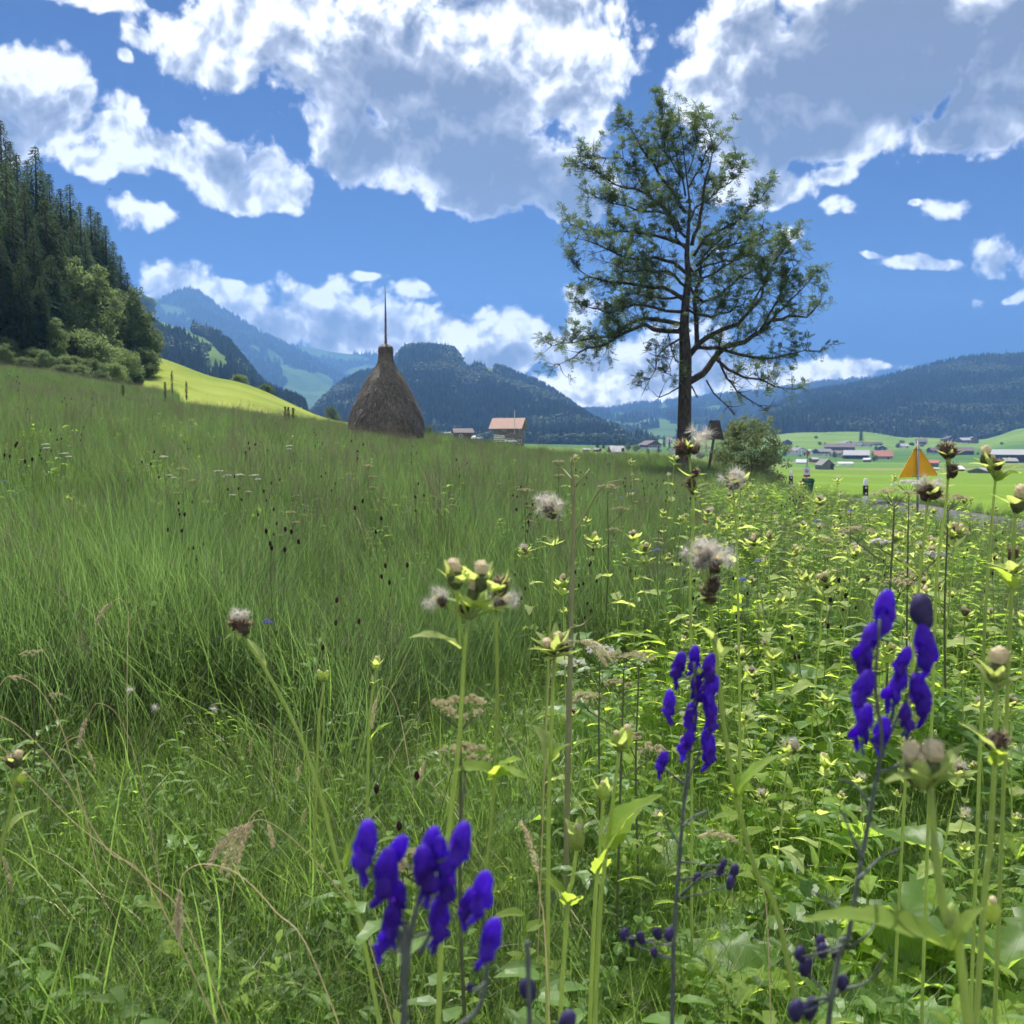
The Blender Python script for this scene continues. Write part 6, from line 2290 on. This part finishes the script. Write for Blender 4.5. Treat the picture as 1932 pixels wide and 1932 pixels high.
for (x, y, Y) in [(960, 905, 14), (1190, 930, 12), (1420, 1000, 8), (1500, 985, 9), (1600, 960, 9), (1460, 950, 12), (1550, 1010, 7), (1240, 1010, 8), (30, 720, 44), (60, 722, 44), (95, 726, 45), (110, 728, 45), (15, 722, 43), (140, 738, 44), (255, 750, 42), (760, 880, 24), (600, 905, 20), (840, 900, 22)]:
    put_umbel('wide' if Y > 20 else 'tan', x, y, Y, "small pale umbel among the grass further back", "small pale umbels far back in the meadow")


# ---- burnets: dark oval heads on thin stems
def proto_burnet(seed):
    r = random.Random(seed)
    e = empty("burnet", (0, 0, 0))
    h = 1.0
    sp_ = spline([(0, 0, -.03), (r.uniform(-.04, .04), r.uniform(-.04, .04), h * .5), (r.uniform(-.06, .06), 0, h * .82)], 10)
    b = MB()
    b.tube(sp_, [.0024 - .001 * i / 10 for i in range(11)], 5)
    b.build("stem", stem_dark, e)
    n = r.choice((3, 4, 5))
    for i in range(n):
        w = r.uniform(0, 6.28)
        st = sp_[-1 - r.randrange(0, 4)]
        c = st + Vector((math.cos(w) * .07 * i / n * 2, math.sin(w) * .07 * i / n * 2, r.uniform(.05, .19)))
        b = MB()
        b.tube([st, c], .0011, 4)
        b.build("head_stalk", stem_dark, e)
        b = MB()
        ellip(b, c, (.008, .008, .014), None, 6, 8, .12, seed + i)
        b.build("flower_head", maroon, e)
    return e


BP_ = [reg(proto_burnet(80 + k)) for k in range(4)]
used_b = set()


def put_burnet(k, x, y, Y, label, group):
    e = BP_[k] if k not in used_b else copy_tree(BP_[k])
    used_b.add(k)
    p = at(x, y, Y)
    gz = Hs(p.x, Y)
    s = min(1.25, max(.45, (p.z - gz) / 1.0))
    e.location = (p.x, Y, gz)
    e.rotation_euler = (P_.uniform(-.08, .08), P_.uniform(-.08, .08), P_.uniform(0, 6.28))
    e.scale = (s, s, s)
    if 'group' in e.keys():
        del e['group']
    tag(e, label, "burnet", group)


for i, (x, y, Y, lb) in enumerate([(785, 1440, 2.1, "burnet with two dark red heads between leaning stem and central thistle"), (170, 742, 17, "burnet with a cloud of black heads rising over the left meadow edge"), (225, 885, 8, "burnet with black heads, left of the white umbels"),
                                   (345, 930, 6, "burnet at the middle of the left meadow"), (375, 1010, 5, "burnet with black heads on a bent stem, left meadow"), (620, 1135, 3.6, "lone black burnet head right of the leaning withered thistle")]):
    put_burnet(i % 4, x, y, Y, lb, None)
for i in range(85):
    Y = 4.5 * (26 / 4.5) ** P_.random()
    if i % 3 == 0:
        x = P_.uniform(1100, 1920)
        Y = min(Y, 12)
    else:
        x = P_.uniform(0, 1250)
    X = (x - 966) / F * Y
    if X > float(road_x(Y)) - 1:
        continue
    z = Hs(X, Y) + P_.uniform(.72, 1.05)
    e = copy_tree(BP_[i % 4])
    s = z - Hs(X, Y)
    e.location = (X, Y, Hs(X, Y))
    e.rotation_euler = (P_.uniform(-.1, .1), P_.uniform(-.1, .1), P_.uniform(0, 6.28))
    e.scale = (s, s, s)
    if 'group' in e.keys():
        del e['group']
    tag(e, "burnet with small dark heads scattered through the meadow grass", "burnet", "burnets scattered through the meadow")

# ---- tall dead stalk, centre
pp = place_path([(1078, 862), (1082, 960), (1079, 1100), (1076, 1250), (1072, 1400)], 2.9)
e = empty("dead_stalk", pp[-1] + Vector((0, 0, .04)))
tag(e, "tall straight pale dead stalk with bare side twigs in the centre of the meadow", "stalk")
inv = Vector(e.location)
sp_ = spline([p - inv for p in pp], 24)
b = MB()
b.tube(sp_, [.0045 + .005 * i / 24 + (.0022 if i % 7 == 3 else 0) for i in range(25)], 9)
m_stalk = leafy("pale_stalk", (0.33, 0.33, 0.17), 0.15, 0.2, (0.4, 0.4, 0.15), rnd=0, scale=8)
b.build("stem", m_stalk, e, smooth=True)
for tw_ in ([(1081, 925), (1100, 900), (1112, 885)], [(1080, 905), (1062, 885), (1050, 880)], [(1080, 1010), (1110, 960), (1140, 915), (1175, 905)], [(1078, 890), (1080, 870), (1092, 858)], [(1076, 1185), (1100, 1178), (1118, 1160)]):
    b = MB()
    b.tube(spline([at(x, y, 2.9 + P_.uniform(-.05, .05)) - inv for x, y in tw_], 8), [.0028 - .0002 * i for i in range(9)], 6)
    b.build("twig", m_stalk, e, smooth=True)


# ---- drooping reed grass with tan plumes
def plume(label, Y, path, n=3, L=.10, group=None):
    pp = place_path(path, Y)
    e = empty("reed_grass", pp[-1] + Vector((0, 0, .04)))
    tag(e, label, "grass plume", group)
    inv = Vector(e.location)
    sp_ = spline([p - inv for p in pp], 30)
    b = MB()
    b.tube(sp_, [.0007 + .0008 * i / 30 for i in range(31)], 5)
    b.build("stem", dry_m, e)
    d0 = (sp_[0] - sp_[2]).normalized()
    for k in range(n):
        d = (d0 + rdir(P_) * .22 * (k > 0) + Vector((0, 0, -.25 * k))).normalized()
        c = sp_[min(k, 3)]
        q = [c]
        b = MB()
        for i in range(12):
            d = (d + Vector((0, 0, -.10)) + rdir(P_) * .04).normalized()
            q.append(q[-1] + d * L * P_.uniform(.8, 1.2) / 12)
        b.tube(q, [.0006] * 13, 4)
        for i in range(1, 13):
            w = (.0070 * math.sin(math.pi * (i / 13)) + .002)
            for m_ in range(22):
                v = rdir(P_)
                s = q[i] + v * w * P_.random()
                ee = s + (d * 1.2 + v * .8).normalized() * .007
                t_ = v.cross(d).normalized() * .0011
                b.add([tuple(s - t_), tuple(s + t_), tuple(ee)], [(0, 1, 2)])
        b.build("plume", dry_m, e)
    return e


plume("drooping tan grass plume fanned open, left of the nearest monkshood", 1.9, [(462, 1555), (500, 1548), (560, 1590), (640, 1680), (700, 1790)], 5, .115)
plume("hooked tan grass plume curling downward, left of the fanned one", 1.8, [(338, 1690), (345, 1650), (385, 1630), (450, 1650), (520, 1720), (600, 1830)], 3, .09)
plume("tan grass plume hanging over the middle of the left grass", 3.4, [(212, 1135), (228, 1130), (242, 1160), (240, 1260)], 2, .10)
plume("long bent dry grass coming in from the left picture edge", 1.9, [(-10, 1345), (40, 1375), (110, 1450), (200, 1600), (300, 1700)], 3, .13)
plume("second dry grass arch from the left edge, below the long bent one", 2.0, [(-6, 1400), (60, 1470), (150, 1560), (280, 1660), (360, 1760)], 2, .10)
plume("tan plume standing low at bottom centre, right of the nearest monkshood", 1.7, [(1015, 1650), (1020, 1700), (1030, 1800)], 1, .10)
plume("thin dry plume crossing behind the lower leaves on the right", 1.8, [(1395, 1590), (1420, 1620), (1440, 1680), (1450, 1800)], 1, .08)
plume("dry plume on the right above the big leaves", 2.4, [(1100, 1208), (1060, 1215), (1040, 1260), (1030, 1400)], 2, .09)
for k in range(15):
    x = P_.uniform(-10, 950)
    y = P_.uniform(1250, 1700)
    Y = P_.uniform(2.3, 4.2)
    p = at(x, y, Y)
    if p.z < Hs(p.x, Y) + .15 or p.z > Hs(p.x, Y) + .9:
        continue
    dx = P_.choice((-1, 1)) * P_.uniform(60, 150)
    plume("arching dry straw with a thin plume in the left foreground grass", Y, [(x, y), (x + dx * .2, y - 25), (x + dx * .6, y + 10), (x + dx, y + 150)], P_.choice((1, 2)), P_.uniform(.05, .10), "arching dry straws in the left foreground")

# ---- loose seed tufts
for (x, y, Y, lb) in [(245, 1302, 2.6, "white seed star floating over the dark grass, left foreground"), (292, 1335, 2.5, "white seed star right of the first one"), (403, 1338, 2.5, "white seed tuft below the withered thistle head"), (448, 1158, 1.72, "tiny white seed star on the withered brown thistle")]:
    b = MB()
    hairs(b, (0, 0, 0), .019, 60, P_, None, .0005)
    o = b.build("seed_tuft", fluff)
    o.location = at(x, y, Y)
    tag(o, lb, "seed tuft")

# ---- pale blue scabious and small flowers
for k, (x, y, Y) in enumerate([(8, 910, 8), (43, 888, 9), (270, 812, 16), (435, 880, 10), (615, 840, 16), (660, 905, 10), (1172, 940, 9), (1195, 925, 9), (1240, 1040, 5), (1375, 1040, 5), (1400, 1095, 4.5), (1430, 1060, 5), (505, 1175, 3.5), (1605, 965, 6), (1540, 985, 6), (1355, 1110, 4)]):
    p = at(x, y, Y)
    gz = Hs(p.x, Y)
    e = empty("scabious", (p.x, Y, gz))
    b = MB()
    b.tube([(0, 0, -.03), (.01, 0, (p.z - gz) * .5), (0, 0, p.z - gz)], [.0022, .0018, .0014], 5)
    b.build("stem", stem_dark, e)
    b = MB()
    umbel_mesh(b, (0, 0, p.z - gz), .016, 40, P_, .6, .005)
    b.build("flower_head", blue_f, e)
    tag(e, "pale blue scabious flower dotted in the meadow grass", "flower", "pale blue scabious flowers")

# ---- dock spikes on the crest
for (x, yt, Y, lb) in [(311, 722, 47, "dark dock spike on the meadow crest, left one of the tall pair"), (324, 700, 47, "tallest dark dock spike on the meadow crest, right one of the pair"), (351, 720, 47, "leafy dock spike standing just right of the tall pair"), 
                       (538, 768, 46, "left one of three thin dark dock spikes halfway to the haystack"), (544, 769, 46, "middle one of three thin dark dock spikes halfway to the haystack"), (553, 770, 46, "right one of three thin dark dock spikes halfway to the haystack"),
                       (232, 728, 46, "low dock spike beside the bushes")]:
    p = at(x, yt, Y)
    gz = Hs(p.x, Y)
    h = max(.5, p.z - gz)
    e = empty("dock_plant", (p.x, Y, gz))
    tag(e, lb, "dock plant")
    b = MB()
    b.tube([(0, 0, -.05), (.02, 0, h * .5), (0, 0, h)], [.012, .009, .004], 5)
    b.build("stem", stem_dark, e)
    V_, F_ = [], []
    for k in range(260):
        q = P_.uniform(.45, 1)
        w = P_.uniform(0, 6.28)
        rr = .062 * math.sin(math.pi * (q - .45) / .6) ** .6 * P_.random() ** .5
        leaf_card(V_, F_, Vector((rr * math.cos(w), rr * math.sin(w), h * q)), rdir(P_), (rdir(P_) + Vector((0, 0, 1))).normalized(), .05, .035)
    mesh_obj("seed_spike", np.array(V_), np.array(F_), leafy("dock_seed", (0.075, 0.075, 0.035), .3, .3, rnd=0) if 'dockm' not in globals() else dockm, parent=e)
    dockm = e.children[-1].data.materials[0]


# ---- big basal leaves, right foreground
def proto_rosette(seed, n, L, mat, wide=.42):
    r = random.Random(seed)
    e = empty("broad_leaf_plant", (0, 0, 0))
    for k in range(n):
        w = 2 * math.pi * k / n + r.uniform(-.5, .5)
        el_ = r.uniform(.5, 1.5)
        d = Vector((math.cos(w), math.sin(w), el_))
        ll = L * r.uniform(.7, 1.2)
        b = MB()
        st = Vector((math.cos(w), math.sin(w), el_ * 1.2)).normalized() * ll * .35
        b.tube([(0, 0, -.02), tuple(st * .5), tuple(st)], [.004, .0035, .003], 5)
        leaf_patch(b, st, d, Vector((-.5 * math.cos(w), -.5 * math.sin(w), 1)), ll, ll * wide, 18, 8, r.uniform(.9, 1.8), .34, .14, .26, .40, veins=.030, r=r)
        b.build("leaf", mat, e, smooth=True)
    return e


RP = [reg(proto_rosette(5, 5, .26, leaf_d)), reg(proto_rosette(6, 6, .20, leaf_m, .5)), reg(proto_rosette(7, 4, .30, leaf_d, .38)), reg(proto_rosette(8, 7, .15, leaf_m, .6))]
used_r = set()
rs = []
tries = 0
while len(rs) < 170 and tries < 9000:
    tries += 1
    Y = 2.3 * (7.5 / 2.3) ** (P_.random() ** 1.15)
    x = P_.uniform(900, 2050)
    if P_.random() > ((x - 860) / 560) ** 1.6:
        continue
    X = (x - 966) / F * Y
    if any((X - a) ** 2 + (Y - c) ** 2 < .10 ** 2 for a, c, _ in rs):
        continue
    rs.append((X, Y, P_.choice((0, 1, 1, 2, 3, 3))))
RL = ["rosette of broad dark green leaves in the right foreground undergrowth", "rosette of toothed light green leaves in the right foreground undergrowth", "large long leaved dark rosette in the right foreground undergrowth", "small rosette of rounded light leaves in the right foreground undergrowth"]
for X, Y, k in rs:
    e = RP[k] if k not in used_r else copy_tree(RP[k])
    used_r.add(k)
    e.location = (X, Y, Hs(X, Y) + .01)
    e.rotation_euler = (P_.uniform(-.15, .15), P_.uniform(-.15, .15), P_.uniform(0, 6.28))
    s = P_.uniform(1.0, 1.55) * (1 if Y < 4 else .7)
    e.scale = (s, s, s)
    tag(e, RL[k], "leafy plant", ["broad dark rosettes", "toothed light rosettes", "large long leaved rosettes", "small rounded rosettes"][k] + " in the right foreground")
print("plants ready", len(spots), len(rs))

# ------------------------------------------------------------------ grass of the meadow
G_ = random.Random(77)
gr_dark = leafy("meadow_blade", (0.080, 0.138, 0.050), 0.56, 0.42, (0.185, 0.31, 0.078), rnd=.50, scale=.55, rough=.42, gloss=.08, dry=(0.20, 0.17, 0.09), dryamt=-.04)
gr_lite = leafy("verge_blade", (0.088, 0.150, 0.046), 0.58, 0.45, (0.225, 0.365, 0.065), rnd=.45, scale=1.3, rough=.38, gloss=.10, dry=(0.24, 0.21, 0.09), dryamt=-.02)
gr_seed = leafy("grass_panicle", (0.20, 0.165, 0.135), 0.35, 0.25, (0.28, 0.23, 0.16), rnd=.25, scale=.5)
forb_m = leafy("forb_leaf", (0.14, 0.235, 0.065), 0.62, 0.40, (0.42, 0.62, 0.08), rnd=.35, scale=1.6, rough=.5, gloss=.05)


def blades(b, n, rad, h0, h1, w, r, seg=4, lean=.35, curl=.5):
    for _ in range(n):
        a = r.uniform(0, 6.28)
        q = r.random() ** .5 * rad
        p = Vector((math.cos(a) * q, math.sin(a) * q, -.02))
        L = r.uniform(h0, h1)
        a2 = r.uniform(0, 6.28)
        d = Vector((math.cos(a2) * lean * r.random(), math.sin(a2) * lean * r.random(), 1)).normalized()
        dr = Vector((math.cos(a2), math.sin(a2), 0))
        s = Vector((-math.sin(a2 + .8), math.cos(a2 + .8), 0))
        cu = curl * r.random() ** 2 * 2
        vs = []
        for i in range(seg + 1):
            t_ = i / seg
            ww = w * (1 - t_ ** 2 * .9) * .5
            vs += [tuple(p - s * ww), tuple(p + s * ww)]
            p = p + d * (L / seg)
            d = (d + dr * cu / seg + Vector((0, 0, -cu * .9 / seg * t_))).normalized()
        fs = [(2 * i, 2 * i + 1, 2 * i + 3, 2 * i + 2) for i in range(seg)]
        b.add(vs, fs)


def panicle(b, h, r, n=26, L=.12, wid=.018, sz=.006):
    a2 = r.uniform(0, 6.28)
    lean = r.uniform(0, .12)
    top = Vector((math.cos(a2) * lean, math.sin(a2) * lean, h))
    pts = [Vector((0, 0, -.02)), top * .5 + Vector((0, 0, 0)), top]
    b.tube(pts, [.0014, .0012, .0006], 3, cap=False)
    for k in range(n):
        q = r.random()
        c = top - Vector((0, 0, q * L)) + Vector((r.gauss(0, 1), r.gauss(0, 1), 0)) * wid * (.35 + q)
        v = (rdir(r) + Vector((0, 0, 1))).normalized()
        t_ = v.cross(rdir(r)).normalized() * sz * .28
        b.add([tuple(c - t_), tuple(c + t_), tuple(c + v * sz * 1.8)], [(0, 1, 2)])


def forb(b, h, r, nl=10, L=.06, wd=.45):
    a2 = r.uniform(0, 6.28)
    top = Vector((math.cos(a2) * h * .2, math.sin(a2) * h * .2, h))
    b.tube([(0, 0, -.02), tuple(top * .5), tuple(top)], [.0018, .0015, .001], 4, cap=False)
    for k in range(nl):
        q = (k + .6) / nl
        c = top * q
        w = k * 2.4 + r.uniform(-.4, .4)
        leaf_patch(b, c, Vector((math.cos(w), math.sin(w), .5)), Vector((-.3 * math.cos(w), -.3 * math.sin(w), 1)), L * r.uniform(.7, 1.2), L * wd, 4, 2, .7, .25, .12, r=r)


protos = []
for k in range(4):      # 0-3 tall meadow clump
    r = random.Random(k)
    b = MB()
    blades(b, 60, .15, .18, .74, .0042, r, 4, .6, .9)
    protos.append(b.build("c", gr_dark, link=False))
for k in range(3):      # 4-6 fine short verge grass
    r = random.Random(10 + k)
    b = MB()
    blades(b, 80, .13, .08, .34, .0024, r, 4, .9, 1.3)
    protos.append(b.build("c", gr_lite, link=False))
for k in range(2):      # 7-8 panicles
    r = random.Random(20 + k)
    b = MB()
    for _ in range(7):
        b2 = MB()
        panicle(b2, r.uniform(.50, .76), r)
        o_ = Vector((r.gauss(0, .07), r.gauss(0, .07), 0))
        for v, in zip(b2.v):
            v += np.array(o_)
        b.v += b2.v
        off_ = b.n
        b.f += [tuple(i + off_ for i in f) for f in b2.f]
        b.m += b2.m
        b.n += b2.n
    protos.append(b.build("c", gr_seed, link=False))
for k in range(3):      # 9-11 leafy forbs
    r = random.Random(30 + k)
    b = MB()
    for _ in range(4):
        b2 = MB()
        forb(b2, r.uniform(.16, .42), r, 9, [.05, .07, .045][k], [.45, .4, .6][k])
        o_ = np.array((r.gauss(0, .06), r.gauss(0, .06), 0))
        for v in b2.v:
            v += o_
        off_ = b.n
        b.v += b2.v
        b.f += [tuple(i + off_ for i in f) for f in b2.f]
        b.m += b2.m
        b.n += b2.n
    protos.append(b.build("c", forb_m, link=False))
for k in range(2):      # 12-13 long light arching blades
    r = random.Random(50 + k)
    b = MB()
    blades(b, 9, .06, .35, .7, .0065, r, 7, .5, 1.5)
    protos.append(b.build("c", gr_lite, link=False))
for k in range(1):      # 14 dry straws
    r = random.Random(60 + k)
    b = MB()
    blades(b, 8, .15, .3, .8, .0028, r, 6, 1.0, 1.3)
    protos.append(b.build("c", dry_m, link=False))
for k in range(3):      # 15-17 far clump: fewer, wider blades
    r = random.Random(70 + k)
    b = MB()
    blades(b, 46, .30, .26, .58, .011, r, 2, .3, .3)
    protos.append(b.build("c", gr_dark, link=False))

for k in range(5):      # 18-22 pale broad leaved weeds
    r = random.Random(90 + k)
    b = MB()
    for _ in range(3):
        b2 = MB()
        forb(b2, r.uniform(.22, .60), r, [8, 10, 7, 14, 11][k], [.12, .10, .14, .075, .11][k], [.42, .28, .5, .30, .24][k])
        o_ = np.array((r.gauss(0, .08), r.gauss(0, .08), 0))
        for v in b2.v:
            v += o_
        off_ = b.n
        b.v += b2.v
        b.f += [tuple(i + off_ for i in f) for f in b2.f]
        b.m += b2.m
        b.n += b2.n
    protos.append(b.build("c", [leaf_m, forb_m, leaf_d, forb_m, leaf_m][k], link=False))

PT, RT, SC, IX = [], [], [], []


def put(n, y0, y1, pick, power=1.0, sfun=None, xr=(-.60, .60)):
    u = np.random.default_rng(int(n + y0 * 10)).random((n, 6))
    Y = np.sqrt(y0 ** 2 + (y1 ** 2 - y0 ** 2) * u[:, 0])
    X = (xr[0] + (xr[1] - xr[0]) * u[:, 1]) * Y
    Z = H(X, Y)
    rx = road_x(Y)
    hn = fbm2(X / 1.3, Y / 1.6, 15, 3) * 1.6
    for i in range(n):
        if X[i] < .4 and 4.3 < Y[i] - .8 * X[i] < 5.5 and u[i, 5] < .6:
            continue
        if hn[i] < -.42 and Y[i] < 14 and u[i, 4] < .75:
            continue
        k, s = pick(X[i], Y[i], u[i, 2], u[i, 3])
        if k is None:
            continue
        dr = X[i] - rx[i]
        if -.10 < dr < 4.25:
            continue
        if dr >= 4.25:
            if dr > 5.0:
                continue
            s *= .45
        PT.append((X[i], Y[i], Z[i]))
        RT.append((G_.gauss(0, .16), G_.gauss(0, .16), u[i, 4] * 6.28))
        if dr < 0 and Y[i] > 9:
            s *= 1 + .12 * math.exp(-(dr / 2.5) ** 2)
        SC.append(s * (.7 + .5 * u[i, 5]) * (1 + .22 * hn[i]))
        IX.append(k)


def edge(X, Y):
    """1 in the tall meadow, 0 on the low verge"""
    return Y - .8 * min(X, 1.5) - .45 * math.sin(X * 1.7) - .35 * math.sin(X * 4.3 + 1) + G_.uniform(-.5, .4) > 5.3


def pick_near(X, Y, a, c):
    right = X > -.2 + Y * .10
    tall = edge(X, Y) and not (X > Y * .12 + .1)
    if tall:
        if a < .74:
            return int(c * 4), .95
        if a < .80:
            return 9 + int(c * 3), 1.1
        if a < .83:
            return 12 + int(c * 2), 1.0
        if a < .85:
            return 14, 1.0
        if a < .90:
            return 7 + int(c * 2), .85
        return int(c * 4), .8
    if right:
        if a < .10:
            return 18 + int(c * 5), (.8 if Y < 4 else 1.0)
        if a < (.26 if Y < 4.5 else .34):
            return 9 + int(c * 3), (.8 if Y < 4.5 else 1.0)
        if a < .80:
            return 4 + int(c * 3), 1.25
        if a < .88:
            return 12 + int(c * 2), .7
        if a < .90:
            return 14, .8
        return int(c * 4), .5
    if a < .05 and Y < 4.2:
        return 18 + int(c * 5), .5
    if a < .15:
        return 9 + int(c * 3), .75
    if a < .78:
        return 4 + int(c * 3), 1.05
    if a < .88:
        return 12 + int(c * 2), .75
    if a < .94:
        return 14, .65
    return int(c * 4), .4


def pick_mid(X, Y, a, c):
    right = X > .3 + Y * .17
    if right:
        if a < .055:
            return 18 + int(c * 5), 1.1
        if a < .28:
            return 9 + int(c * 3), 1.5
        if a < .45:
            return 4 + int(c * 3), 1.8
        if a < .55:
            return 7 + int(c * 2), .9
        return int(c * 4), .85
    if a < .80:
        return int(c * 4), .95
    if a < .90:
        return 7 + int(c * 2), 1.05
    if a < .96:
        return 9 + int(c * 3), 1.3
    if a < .975:
        return 12 + int(c * 2), 1.1
    return 14, 1.0


def pick_far(X, Y, a, c):
    if a < .78:
        return 15 + int(c * 3), 1.0
    return 7 + int(c * 2), 1.0


put(6600, 1.5, 6.5, pick_near)
put(9500, 6.5, 15, pick_mid)
put(11000, 15, 28, pick_mid)
put(15000, 28, 52, pick_far)
put(5200, 51, 67, pick_far, xr=(-.62, -.34))
meadow = scatter("meadow_grass", PT, RT, SC, IX, protos)
print("grass", len(PT))

# ------------------------------------------------------------------ valley haze
mz, t, out = new_mat("haze_air")
pv = t.new('ShaderNodeVolumePrincipled')
pv.inputs['Color'].default_value = (0.21, 0.47, 1.0, 1)
pv.inputs['Density'].default_value = 0.00025
pv.inputs['Anisotropy'].default_value = 0.2
t.l.new(pv.outputs[0], out.inputs['Volume'])
hb = MB()
hb.box(-6000, 6000, -250, 5900, -60, 850)
haze = hb.build("haze", mz)
haze['kind'] = 'stuff'
